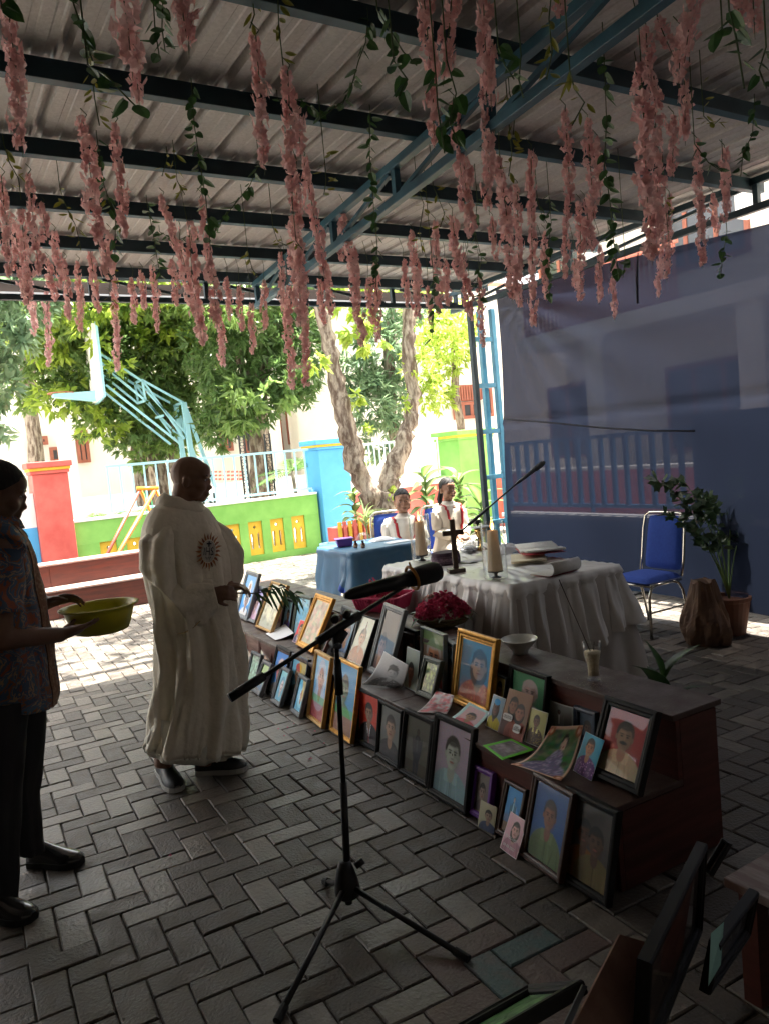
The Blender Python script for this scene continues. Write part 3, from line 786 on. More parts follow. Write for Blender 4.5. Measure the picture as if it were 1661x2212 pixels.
# forked tree behind the children
T9 = 9.0
P_ = lambda x, y, Y=T9: tuple(aty(x, y, Y))
b0 = aty(815, 1130, T9); b0[2] = 0
forked = tree('forked_tree', 'grey-barked tree forking into two crooked limbs behind the seated children', (b0[0], T9, 0),
     [([(b0[0]+.02, T9, -.05), P_(818, 1150), P_(822, 1085), P_(828, 1062)], [.26, .21, .18, .15]),
      ([P_(812, 1100), P_(788, 1045), P_(762, 975), P_(744, 900), P_(728, 820), P_(708, 730), P_(692, 660), P_(688, 560)], [.15, .135, .125, .115, .105, .095, .085, .07]),
      ([P_(828, 1085), P_(845, 1030), P_(868, 965), P_(888, 900), P_(893, 850), P_(880, 760), P_(882, 680), P_(890, 560)], [.16, .13, .12, .105, .10, .095, .09, .08])],
     [([blob(760, 640, 9.2, 60, 50), blob(800, 720, 8.8, 38, 40), blob(760, 700, 9.0, 40, 45), blob(690, 780, 8.8, 22, 20), blob(768, 860, 8.9, 22, 16), blob(700, 640, 9.2, 50, 40), blob(860, 600, 9.3, 90, 36)], 110, 8, .17, .085, 'leaf_lime'),
      ([blob(910, 800, 9, 45, 50), blob(950, 740, 9.4, 60, 60), blob(980, 700, 9.6, 60, 55), blob(930, 850, 9.1, 32, 40)], 260, 7, .12, .045, 'leaf_lime'),
      ([(2.0, 8.2, 6.2, 2.6, 1.6, .9), (5.0, 8.0, 6.4, 2.4, 1.6, .9)], 380, 8, .20, .09, 'leaf_mid'),  # unseen overhead crown added to dapple the sun on the paving
      ([blob(790, 925, 9, 16, 12), blob(845, 1070, 8.85, 20, 16), blob(785, 990, 9, 14, 10), blob(870, 870, 8.9, 12, 14)], 22, 6, .09, .05, 'leaf_lime')])
# dark mango foliage behind it
b1 = aty(850, 1000, 13.5); b1[2] = 0
tree('mango_tree', 'dark mango tree standing beyond the gate between the forked limbs', (b1[0], 13.5, 0),
     [([(b1[0], 13.5, 0), P_(846, 900, 13.5), P_(840, 760, 13.5), P_(850, 600, 13.5)], [.13, .12, .1, .05])],
     [([blob(820, 770, 13.3, 70, 90), blob(800, 870, 13.2, 60, 60), blob(850, 860, 13.5, 45, 90), blob(820, 960, 13.2, 38, 32), blob(770, 800, 13.6, 50, 60), blob(840, 660, 13.5, 80, 60)], 560, 8, .26, .06, 'leaf_grey')], 11)
# tree with a pale limb in the middle of the picture
b2 = aty(556, 1070, 13.8); b2[2] = 0
tree('mango_tree', 'tall mango tree with rough trunk behind the railing right of the priest', (b2[0], 13.8, 0),
     [([(b2[0], 13.8, 0), P_(560, 1000, 13.8), P_(556, 900, 13.8), P_(570, 810, 13.8), P_(600, 720, 13.8), P_(610, 620, 13.8)], [.2, .17, .15, .13, .12, .08]),
      ([P_(560, 870, 13.8), P_(520, 780, 13.8), P_(500, 700, 13.8)], [.10, .08, .05])],
     [([blob(590, 820, 13.4, 110, 60), blob(520, 870, 13.4, 90, 70), blob(640, 850, 13.2, 50, 36), blob(470, 930, 13.6, 40, 40), blob(640, 760, 13.4, 80, 90), blob(560, 700, 13.8, 130, 90), blob(480, 760, 13.7, 90, 90), blob(600, 620, 13.9, 160, 60), blob(660, 690, 13.6, 60, 70)], 1750, 8, .22, .055, 'leaf_dark'),
      ([blob(560, 850, 13.0, 100, 40), blob(500, 640, 13.0, 120, 60), blob(520, 900, 13.0, 50, 30)], 200, 8, .26, .07, 'leaf_mid')], 21)
# big rounded tree over the hoop
b3 = aty(310, 1030, 16.5); b3[2] = 0
tree('leafy_tree', 'broad leafy tree overhanging the basketball stand', (b3[0], 16.5, 0),
     [([(b3[0], 16.5, 0), P_(300, 980, 16.5), P_(290, 900, 16.5), P_(280, 780, 16.5)], [.17, .15, .14, .1]),
      ([(b3[0]+.6, 16.5, 0), P_(335, 980, 16.5), P_(350, 880, 16.5), P_(380, 760, 16.5)], [.14, .13, .12, .08]),
      ([(b3[0]+1.6, 16.2, 0), P_(375, 1010, 16.2), P_(370, 900, 16.2)], [.12, .11, .08])],
     [([blob(360, 920, 16.4, 110, 70), blob(250, 880, 16.4, 120, 80), blob(160, 790, 16.4, 110, 80), blob(300, 780, 16.4, 170, 90), blob(420, 800, 16.4, 120, 120), blob(60, 780, 16.8, 90, 110), blob(120, 700, 16.2, 120, 80), blob(300, 660, 16.3, 240, 90), blob(430, 640, 16, 160, 100), blob(330, 980, 15.9, 60, 35), blob(200, 600, 16.8, 240, 60)], 3700, 8, .19, .08, 'leaf_mid'),
      ([blob(230, 610, 14.5, 330, 60), blob(80, 660, 14.5, 140, 70), blob(420, 640, 14.5, 160, 70)], 1300, 8, .19, .08, 'leaf_mid'),
      ([blob(200, 620, 14.2, 260, 60), blob(450, 620, 14.2, 120, 60), blob(205, 735, 14.4, 26, 26), blob(262, 790, 14.3, 34, 16), blob(170, 690, 14.4, 50, 30)], 480, 8, .20, .085, 'leaf_lime'),
      ([blob(340, 900, 16.0, 140, 90), blob(250, 800, 16.2, 160, 100), blob(420, 740, 16.2, 140, 120), blob(180, 700, 16.2, 150, 90)], 1000, 8, .19, .075, 'leaf_dark'),
      ([blob(90, 720, 15.6, 80, 60), blob(160, 850, 15.8, 90, 50), blob(220, 920, 15.7, 50, 40), blob(300, 620, 15.6, 160, 50), blob(320, 700, 15.7, 120, 60)], 330, 8, .24, .10, 'leaf_lime')], 31)
# foliage at the far left edge
b4 = aty(-60, 1000, 12.6); b4[2] = 0
tree('leafy_tree', 'leafy tree at the left edge of the picture beyond the blue wall', (b4[0], 12.6, 0),
     [([(b4[0], 12.6, 0), P_(-50, 860, 12.6), P_(-40, 700, 12.6)], [.14, .12, .08])],
     [([blob(-20, 720, 12.4, 85, 90), blob(10, 640, 12.6, 110, 60), blob(-20, 930, 12.2, 55, 28), blob(60, 600, 12.6, 80, 50), blob(-40, 830, 12.4, 70, 60)], 330, 8, .23, .08, 'leaf_grey')], 41)
# bright tree behind the steel column
b5 = aty(990, 900, 16.0); b5[2] = 0
tree('leafy_tree', 'sunlit yellow-green tree right of the forked trunk', (b5[0], 15.8, 0),
     [([(b5[0], 15.8, 0), P_(985, 860, 15.8), P_(980, 720, 15.8)], [.12, .1, .07])],
     [([blob(965, 760, 15.6, 55, 55), blob(985, 690, 15.8, 60, 50), blob(950, 850, 15.6, 35, 45), blob(920, 680, 15.7, 70, 60)], 330, 8, .22, .07, 'leaf_lime')], 51)
# row of crowns high behind the roof edge
for i, (xx, rr) in enumerate(((60, 130), (300, 150), (560, 150), (820, 130))):
    b = aty(xx, 900, 20); b[2] = 0
    tree('tall_tree', ['tall tree whose top shows under the roof edge at far left', 'tall tree whose top shows under the roof edge above the backboard', 'tall tree whose top shows under the roof edge left of the forked tree', 'tall tree whose top shows under the roof edge behind the forked tree'][i], (b[0], 20, 0),
         [([(b[0], 20, 0), P_(xx, 800, 20), P_(xx+10, 620, 20)], [.2, .16, .1])],
         [([blob(xx, 590, 20, rr, 70), blob(xx+40, 520, 20.5, rr, 80), blob(xx-30, 650, 20, rr*.8, 50)], 520, 8, .30, .11, 'leaf_lime' if i in (1, 3) else 'leaf_mid')], 61+i)

# ------------------------------------------------------------------ big-leaved plants
def broad_leaf_mesh(L, W, n=8, droop=.5, name='leaf', mi=None):
    """variegated leaf arching over; centre strip pale, rim green"""
    vs = []; cs = []
    for i in range(n+1):
        t = i/n; w = W*(math.sin(math.pi*min(1, t**.72*.985+.012))**1.15)*.5
        y = L*(t-.12*droop*t*t); z = L*(.30*t-droop*t*t*.9)
        for j, s in enumerate((-1, -.55, 0, .55, 1)):
            vs.append((w*s, y, z-abs(s)*w*.0+abs(s)*w*.30))
            cs.append(s)
    fs = [(i*5+j, i*5+j+1, (i+1)*5+j+1, (i+1)*5+j) for i in range(n) for j in range(4)]
    me = bpy.data.meshes.new(name); me.from_pydata(vs, [], fs)
    ca = me.color_attributes.new('Col', 'FLOAT_COLOR', 'POINT')
    return me, vs, cs, ca
def var_mesh(L, W, rim, mid, droop):
    me, vs, cs, ca = broad_leaf_mesh(L, W, droop=droop)
    r = random.Random(int(L*1000))
    cc = []
    for i, s in enumerate(cs):
        k = max(0, 1-abs(s)*1.15)*r.uniform(.75, 1.1); cc += [rim[q]*(1-k)+mid[q]*k for q in range(3)]+[1]
    ca.data.foreach_set('color', cc); me.polygons.foreach_set('use_smooth', [True]*len(me.polygons))
    return me
M['varleaf'] = mat('variegated_leaf', (.1, .3, .05), .35, trans=.4, vcol=True)
M['stem'] = mat('green_plant_stem', (0.12, 0.2, 0.05), .6)
M['pot'] = mat('terracotta_pot', (0.18, 0.07, 0.04), .8, color2=(0.13, 0.06, 0.04), scale=9)
var_dieff = [var_mesh(L, W, (.03, .11, .02), (.30, .36, .12), d) for L, W, d in ((.46, .17, .85), (.40, .155, 1.1), (.50, .17, .65), (.34, .14, 1.25))]
var_dark = [var_mesh(L, W, (.02, .05, .015), (.05, .10, .03), d) for L, W, d in ((.26, .10, .6), (.22, .09, .9), (.24, .08, .4))]
var_spider = [var_mesh(L, W, (.10, .22, .04), (.45, .5, .25), d) for L, W, d in ((.34, .022, 1.2), (.28, .02, 1.0), (.38, .022, .7))]
for s in var_dieff+var_dark+var_spider: s.materials.append(M['varleaf'])
def leafy_plant(name, label, base, h, n, meshes, seed, scale=1.0, pot=.0, tilt=(0, 0), stemr=.014, elev=(-30, 48), zr=(.45, 1.0)):
    r = random.Random(seed); e = empty(name, base, label, 'potted plant' if pot else 'plant'); B = Vector(base)
    top = Vector((tilt[0], tilt[1], h)); z0 = 0
    if pot:
        mb = MB(); mb.lathe([(pot*.72, 0), (pot, pot*1.3), (pot*1.06, pot*1.32), (pot*1.06, pot*1.45), (pot*.92, pot*1.45), (pot*.9, pot*1.3)], base, 20, cap0=True, cap1=True)
        mb.build('pot', M['pot'], e, smooth=False); z0 = pot*1.3
    if stemr:
        mb = MB(); mb.tube([B+Vector((0, 0, z0)), B+top*.5+Vector((.02, .01, 0)), B+top], [stemr*1.3, stemr, stemr*.7], 8); mb.build('stem', M['stem'], e, smooth=True)
    for k in range(n):
        t = zr[0]+(zr[1]-zr[0])*k/max(1, n-1); a = k*2.4+r.uniform(-.3, .3)
        me = meshes[r.randrange(len(meshes))]
        o = bpy.data.objects.new('leaf', me); col.objects.link(o); o.parent = e
        p = top*t; p.z = max(p.z, z0+.01)
        el = R(elev[0]+(elev[1]-elev[0])*t+r.uniform(-10, 10))
        o.matrix_local = Matrix.Translation(p) @ Matrix.Rotation(a, 4, 'Z') @ Matrix.Rotation(el, 4, 'X') @ Matrix.Scale(scale*r.uniform(.8, 1.12), 4)
    return e
def at_ground(x, Y): 
    # ground point at depth Y under picture column x near the floor
    p = aty(x, 1180, Y); return (p[0], Y, 0)
leafy_plant('dumb_cane_plant', 'tall variegated dumb cane plant between the boy and the girl', at_ground(928, 8.0), 1.22, 19, var_dieff, 1, 1.0, .13)
leafy_plant('dumb_cane_plant', 'broad variegated dumb cane plant right of the girl', at_ground(1000, 7.7), 1.12, 22, var_dieff, 2, 1.0, .14)
leafy_plant('dumb_cane_plant', 'low variegated dumb cane plant drooping before the blue steel column', at_ground(1052, 7.2), .85, 16, var_dieff, 3, .9, .12, tilt=(-.05, 0))
leafy_plant('dumb_cane_plant', 'pale variegated dumb cane plant left of the boy before the red wall', at_ground(775, 9.3), 1.0, 18, var_dieff, 4, .8, .13)
leafy_plant('spider_plant', 'bushy spider plant with narrow striped leaves beside the boy', at_ground(795, 8.5), .72, 34, var_spider, 5, 1.1, .11, elev=(20, 60), zr=(.8, 1.0))
# coloured planter slats
pl = empty('slatted_planter', at_ground(768, 9.0), 'yellow and red slatted planter box below the pale plant', 'planter')
for k in range(7):
    x_ = 733+k*11; p = aty(x_, 1130, 8.9)
    m = MB(); m.bb(p[0]-.024, p[0]+.024, 8.88, 8.905, .05, .68); m.build('slat', M['yellow'] if k % 2 == 0 else M['redw'], pl)
p0_ = aty(729, 1130, 8.9); p1_ = aty(803, 1130, 8.9)
m = MB(); m.bb(p0_[0], p1_[0], 8.91, 9.2, 0.0, .60); m.build('box', M['redw'], pl)
# palm leaves behind the railing
M['palm'] = leaf_mat('palm_leaf', (0.07, 0.16, 0.04), (0.16, 0.28, 0.08), .45)
def palm(name, label, base, h, n, L, seed, stemr=.03, leafm='palm', cat='palm', sag=.45):
    r = random.Random(seed); e = empty(name, base, label, cat); B = Vector(base)
    mb = MB(); mb.tube([B, B+Vector((.05, 0, h*.5)), B+Vector((0, 0, h))], [stemr*1.3, stemr, stemr], 8); mb.build('trunk', M['bark'], e, smooth=True)
    for k in range(n):
        a = k*2.399+r.uniform(-.3, .3); el = r.uniform(.1, 1.1); mb = MB(); P = []
        for i in range(9):
            t = i/8; P.append(B+Vector((math.cos(a)*L*t*math.cos(el*.8), math.sin(a)*L*t*math.cos(el*.8), h+L*(math.sin(el)*t-sag*t*t))))
        mb.tube(P, [.008*(1-.8*i/8) for i in range(9)], 4)
        for i in range(1, 9):
            for s in (-1, 1):
                for q in (0, .5):
                    p = P[i-1].lerp(P[i], q+.3 if q+.3 < 1 else 1); d = (P[i]-P[i-1]).normalized(); side = d.cross(Vector((0, 0, 1))).normalized()*s
                    t = i/8; l_ = L*.34*math.sin(math.pi*(.15+.8*t)); tip = p+side*l_*.8+d*l_*.55+Vector((0, 0, -l_*.3)); mid = p.lerp(tip, .4)
                    w = d*.014; mb.add([p, mid+w, tip, mid-w], [(0, 1, 2, 3)])
        mb.build('frond', M[leafm], e)
    return e
palm('young_palm', 'young feathery palm behind the wall beside the blue pillar', tuple(aty(640, 1100, 12.4)*np.array([1, 1, 0])), 1.35, 11, .75, 1)
palm('young_palm', 'small palm clump growing behind the green wall left of the priest', tuple(aty(215, 1100, 12.2)*np.array([1, 1, 0])), .75, 11, .7, 2)
palm('young_palm', 'small palm clump behind the green wall under the swing frame top', tuple(aty(270, 1100, 12.3)*np.array([1, 1, 0])), .8, 10, .6, 3)
# black wrought iron lattice posts
for x_, lab in ((528, 'black wrought iron lattice post left of the mango trunk'), (583, 'black wrought iron lattice post right of the mango trunk')):
    p = aty(x_, 1000, 12.6); e = empty('lattice_post', (p[0], 12.6, 0), lab, 'post')
    for dx in (-.05, .05):
        m = MB(); m.bb(p[0]+dx-.012, p[0]+dx+.012, 12.59, 12.61, 0, 2.05); m.build('upright', M['iron'], e)
    for k in range(15):
        z = .6+.1*k; c = [(p[0]+.036*math.cos(t), 12.6, z+.036*math.sin(t)) for t in np.linspace(0, 2*math.pi, 11)]
        m = MB(); m.tube(c, .006, 5, caps=False); m.build('ring', M['iron'], e)
# letters painted on the yard wall and low red wall pieces beyond
M['brick_red'] = mat('red_painted_blocks', (0.5, 0.14, 0.1), .8)
yw = empty('yard_wall', (6, 20, 0), 'low white yard wall with red block courses seen between the railing bars', 'wall')
wbox('wall', M['whitew'], yw, -20, 10, 20, 20.15, 0, 1.1)
for k in range(8):
    for j in range(3):
        a = aty(455+k*9, 1018+j*8, 19.98); wbox('red_block', M['brick_red'], yw, a[0], a[0]+.075, 19.97, 19.999, a[2]-.04, a[2]+.01)
vs, fs = text_mesh('N', .34)
a = aty(452, 1083, 12.0); m = MB(); m.add([(a[0]+v[0], 11.99+v[2], a[2]+v[1]) for v in vs], fs)
wl_ = empty('sign_board', (a[0], 12.0, 0), 'white board with a dark letter behind the green wall by the priest', 'sign')
wbox('board', M['whitew'], wl_, a[0]-.5, a[0]+.5, 12.0, 12.03, .6, 1.22); m.build('lettering', M['iron'], wl_)
# woven waste bin
M['wicker'] = mat('cream_woven_plastic', (0.62, 0.53, 0.40), .6, color2=(0.5, 0.42, 0.3), scale=30)
p = aty(716, 1190, 8.9); e = empty('waste_bin', (p[0], 8.9, 0), 'round cream woven waste bin with a white rim beside the planter', 'bin')
prof = []
for k in range(25): prof.append((.105+.03*k/24+(.003 if k % 2 else 0), .26+.26*k/24*1.0-.26))
prof = [(.10+.035*k/30+(.003 if k % 2 else 0), .0+.40*k/30) for k in range(31)]
mb = MB(); mb.lathe(prof, (p[0], 8.9, 0), 28, cap0=True); mb.build('body', M['wicker'], e, smooth=False)
mb = MB(); mb.lathe([(.137, .40), (.145, .40), (.147, .43), (.128, .43), (.128, .40)], (p[0], 8.9, 0), 28); mb.build('rim', M['rail'], e, smooth=True)
# ================================================================== FRAMED PORTRAITS
M['print'] = mat('glossy_photo_print', (.5, .5, .5), .5, coat=.05, spec=.3, vcol=True)
M['paper'] = mat('white_printed_paper', (.7, .7, .7), .55, vcol=True)
M['glass'] = glass_mat('picture_glass', (.97, .97, .97), 1.3)
FR = dict(
    grey=mat('grey_wood_frame', (0.075, 0.085, 0.095), .45, color2=(0.11, 0.12, 0.13), scale=8, bump=.1),
    ltgrey=mat('pale_grey_frame', (0.16, 0.18, 0.19), .4, color2=(0.22, 0.24, 0.25), scale=8),
    black=mat('black_lacquer_frame', (0.009, 0.008, 0.008), .5, spec=.2, color2=(0.02, 0.02, 0.02), scale=8),
    gold=mat('gold_leaf_frame', (0.62, 0.33, 0.07), .33, metal=.75, color2=(0.45, 0.22, 0.04), scale=25),
    goldthin=mat('pale_gold_frame', (0.50, 0.31, 0.11), .4, metal=.5, color2=(0.4, 0.24, 0.09), scale=25),
    brown=mat('dark_brown_wood_frame', (0.055, 0.022, 0.013), .4, color2=(0.085, 0.035, 0.02), scale=10, stretch=(1, 1, 6)),
    red=mat('mottled_red_frame', (0.12, 0.02, 0.018), .4, color2=(0.2, 0.12, 0.1), scale=50),
    purple=mat('purple_plastic_frame', (0.15, 0.035, 0.32), .4),
    green=mat('grey_green_wood_frame', (0.06, 0.08, 0.06), .45, color2=(0.085, 0.11, 0.08), scale=10),
    navy=mat('dark_blue_patterned_frame', (0.02, 0.035, 0.07), .35, color2=(0.06, 0.08, 0.12), scale=60),
    tan=mat('tan_wood_frame', (0.35, 0.2, 0.09), .5, color2=(0.28, 0.15, 0.07), scale=10))
M['back'] = mat('brown_fibreboard', (0.10, 0.055, 0.035), .8, color2=(0.13, 0.075, 0.05), scale=20)
def paint(spec, W=60, H=80, seed=0):
    r = np.random.RandomState(seed+11)
    u, v = np.meshgrid((np.arange(W)+.5)/W, (np.arange(H)+.5)/H)
    img = np.zeros((H, W, 3)); 
    bg = np.array(spec.get('bg', (.2, .3, .5)), float); img[:] = bg
    img *= (0.85+.3*v)[..., None]
    kind = spec.get('kind', 'bust')
    def put(mask, c, a=1.0):
        m = (mask.astype(float)*a)[..., None] if mask.dtype == bool else (mask*a)[..., None]
        img[:] = img*(1-m)+np.array(c)*m
    def E(cx, cy, rx, ry, soft=.10, ang=0):
        x = u-cx; y = v-cy
        if ang: x, y = x*math.cos(ang)+y*math.sin(ang), -x*math.sin(ang)+y*math.cos(ang)
        d = np.sqrt((x/rx)**2+(y/ry)**2); return np.clip((1-d)/soft+.5, 0, 1)
    if kind in ('bust', 'half'):
        def person(cx, cy, s, sp):
            s = s*.97; uu = cx+(u-cx)/1.33
            def E(ax, ay, rx, ry, soft=.10, ang=0):
                x = uu-ax; y = v-ay
                if ang: x, y = x*math.cos(ang)+y*math.sin(ang), -x*math.sin(ang)+y*math.cos(ang)
                return np.clip((1-np.sqrt((x/rx)**2+(y/ry)**2))/soft+.5, 0, 1)
            sk = np.array(sp.get('skin', (.32, .18, .11))); hair = sp.get('hair', (.02, .018, .016)); cl = np.array(sp.get('cloth', (.05, .05, .06)))
            c2 = sp.get('cloth2')
            put(E(cx, cy-.62*s, .44*s, .40*s, .06), cl)
            if c2 is not None:
                for k in range(60):
                    a, b = r.uniform(-.4, .4), r.uniform(-.9, -.3)
                    put(E(cx+a*s, cy+b*s, .022*s, .018*s, .5)*E(cx, cy-.62*s, .44*s, .40*s, .06), c2)
            # lapel shading
            put(E(cx-.30*s, cy-.66*s, .13*s, .34*s, .8), cl*.5, .6)
            if sp.get('tie'):
                put((np.abs(uu-cx) < (.10*s*(1-np.clip((cy-.28*s-v)/(.45*s), 0, 1)))) & (v < cy-.26*s) & (v > cy-.80*s), (.5, .5, .52)); put((np.abs(uu-cx) < .022*s) & (v < cy-.30*s), sp['tie'])
            elif sp.get('collar'):
                put((np.abs(np.abs(uu-cx)-.11*s+.1*(cy-.30*s-v)) < .05*s) & (v < cy-.24*s) & (v > cy-.42*s), sp['collar'])
            for k_ in range(7):
                a_ = r.uniform(-.36, .36); put(E(cx+a_*s, cy-.62*s+r.uniform(-.1, .1)*s, .018*s, .22*s, .9, r.uniform(-.3, .3))*E(cx, cy-.62*s, .42*s, .38*s, .08), cl*r.choice([.55, 1.35]), .45)
            put((np.abs(uu-cx) < .008*s) & (v < cy-.36*s), cl*.45, .8)
            if sp.get('veil') is not None: put(E(cx, cy-.04*s, .25*s, .36*s, .1), sp['veil']); put(E(cx, cy-.34*s, .30*s, .22*s, .1), sp['veil'])
            put(E(cx, cy-.27*s, .082*s, .14*s, .2), sk*.78)
            if sp.get('veil') is None:
                put(E(cx, cy+.055*s, .175*s, .215*s, .12), hair)
                if sp.get('long'): put(E(cx, cy-.06*s, .20*s, .27*s, .12), hair)
            put(E(cx, cy-.02*s, .142*s, .20*s, .07), sk)
            put(E(cx-.158*s, cy-.02*s, .022*s, .045*s, .5), sk*.85); put(E(cx+.158*s, cy-.02*s, .022*s, .045*s, .5), sk*.7)
            put(E(cx+.085*s, cy-.03*s, .075*s, .18*s, .9), sk*.5, .65)
            put(E(cx-.05*s, cy+.06*s, .06*s, .05*s, .9), np.minimum(sk*1.35, 1), .5)
            put(E(cx-.01*s, cy+.165*s, .14*s, .06*s, .5), hair if sp.get('veil') is None else sk, .9 if sp.get('veil') is None else 0)
            for sg in (-1, 1):
                put(E(cx+sg*.058*s, cy+.015*s, .034*s, .02*s, .8), sk*.55, .8)
                put(E(cx+sg*.058*s, cy+.008*s, .024*s, .011*s, .6), (.01, .008, .008)); put(E(cx+sg*.06*s, cy+.045*s, .045*s, .011*s, .6), (.02, .015, .012), .95)
                put(E(cx+sg*.075*s, cy-.065*s, .035*s, .03*s, .9), sk*1.15, .35)
            put(E(cx+.012*s, cy-.025*s, .018*s, .055*s, .9), sk*1.25, .5); put(E(cx, cy-.068*s, .036*s, .014*s, .8), sk*.5, .8)
            put(E(cx, cy-.118*s, .05*s, .014*s, .7), sp.get('lip', (.20, .07, .055))); put(E(cx, cy-.145*s, .04*s, .012*s, .9), sk*.6, .6)
            if sp.get('stache'): put(E(cx, cy-.098*s, .075*s, .028*s, .5), (.015, .012, .012))
            if sp.get('glasses'):
                for sg in (-1, 1):
                    a = E(cx+sg*.062*s, cy+.005*s, .052*s, .038*s, .25)-E(cx+sg*.062*s, cy+.005*s, .042*s, .028*s, .25); put(np.clip(a, 0, 1), (.05, .02, .015))
            if sp.get('cap') is not None: put(E(cx, cy+.20*s, .17*s, .10*s, .1), sp['cap'])
            if sp.get('tall'): put((np.abs(uu-cx-.02) < .07*s*(1.25-np.clip((v-cy)/(.42*s), 0, 1))) & (v > cy+.12*s) & (v < cy+.46*s), sp['tall'])
        for q in spec.get('people', [(.5, .60, 1.0, {})]): person(*q)
    elif kind == 'figure':
        sp = spec; cl = sp.get('cloth', (.02, .02, .025)); sk = sp.get('skin', (.3, .17, .11))
        if sp.get('ground') is not None: put((v < .22), sp['ground'])
        put(E(.5, .46, .15, .26, .1), cl); put(E(.44, .2, .055, .24, .1), cl); put(E(.56, .2, .055, .24, .1), cl)
        put(E(.36, .46, .05, .2, .2, .2), cl); put(E(.64, .46, .05, .2, .2, -.2), cl)
        put(E(.5, .755, .058, .062, .2), (.02, .02, .02)); put(E(.5, .74, .05, .055, .2), sk)
        put((np.abs(u-.5) < .02) & (v > .42) & (v < .68), sp.get('shirt', (.6, .6, .6)))
    elif kind == 'lady':
        for k in range(140):
            a, b = r.uniform(0, 1), r.uniform(.25, 1); put(E(a, b, .07, .04, .8), (.04*r.uniform(.3, 2), .10*r.uniform(.3, 2), .05*r.uniform(.3, 2)), .6)
        put(v < .2, (.25, .22, .2)); put(E(.5, .20, .42, .24, .1), (.14, .13, .22)); put(E(.55, .42, .17, .26, .1), (.16, .15, .25))
        for k in range(170):
            a, b = r.uniform(.1, .95), r.uniform(0, .65); put(E(a, b, .02, .02, .5)*np.maximum(E(.5, .20, .42, .24, .1), E(.55, .42, .17, .26, .1)), (.35, .33, .45), .8)
        put(E(.6, .78, .09, .11, .1), (.02, .02, .02)); put(E(.6, .75, .07, .085, .15), (.55, .42, .36)); put(E(.575, .76, .012, .008, .5), (.05, .03, .03)); put(E(.625, .76, .012, .008, .5), (.05, .03, .03)); put(E(.6, .72, .025, .008, .5), (.3, .08, .08))
        w = .055
        edge = (u < w) | (u > 1-w) | (v < w*.8) | (v > 1-w*.8); put(edge, (.62, .42, .33))
        edge2 = ((u > w) & (u < w+.02)) | ((u < 1-w) & (u > 1-w-.02)) | ((v > w*.8) & (v < w*.8+.018)) | ((v < 1-w*.8) & (v > 1-w*.8-.018)); put(edge2, (.25, .07, .03))
        put((u < .012) | (u > .988) | (v < .01) | (v > .99), (.7, .6, .55))
        for cx_, cy_ in ((.1, .92), (.9, .92), (.1, .08), (.9, .08)): put(E(cx_, cy_, .09, .07, .3), (.3, .09, .04)); put(E(cx_, cy_, .05, .04, .3), (.62, .42, .33))
    elif kind == 'scene':
        for k in range(90):
            a, b = r.uniform(0, 1), r.uniform(.1, 1); c = np.array(spec.get('c2', (.12, .2, .08)))*r.uniform(.2, 1.8); put(E(a, b, r.uniform(.03, .12), r.uniform(.02, .08), .9), c, .6)
    if spec.get('extra') == 'yellow': put((u+v*.6 > .98) & (v > .35), (.55, .38, .04), .7)
    if spec.get('extra') == 'greenband': put((v < .38) & (v > .26), (.05, .28, .06), .6); put(v < .26, (.25, .05, .05), .6)
    if spec.get('extra') == 'greentop': put((v > .72), (.10, .22, .07), .7)
    if spec.get('border') is not None:
        w = spec.get('bw', .06); put((u < w) | (u > 1-w) | (v < w*.75) | (v > 1-w*.75), spec['border'])
    img *= (1+r.normal(size=img.shape)*.05)
    if spec.get('bw_photo'): g_ = img.mean(-1, keepdims=True); img = g_*np.array([1, 1, 1.02])
    l_ = img.mean(-1, keepdims=True); img = l_+(img-l_)*1.12
    return np.clip(img*1.55*spec.get('gain', 1.0), .004, .9)
def print_mesh(W_, H_, spec, seed, z=0.0, nx=56, ny=76):
    img = paint(spec, nx+1, ny+1, seed)
    mb = MB(); G = [[(W_*(i/nx-.5), 0, H_*j/ny) for i in range(nx+1)] for j in range(ny+1)]
    mb.grid(G); mb.c = img.reshape(-1, 3)
    return mb
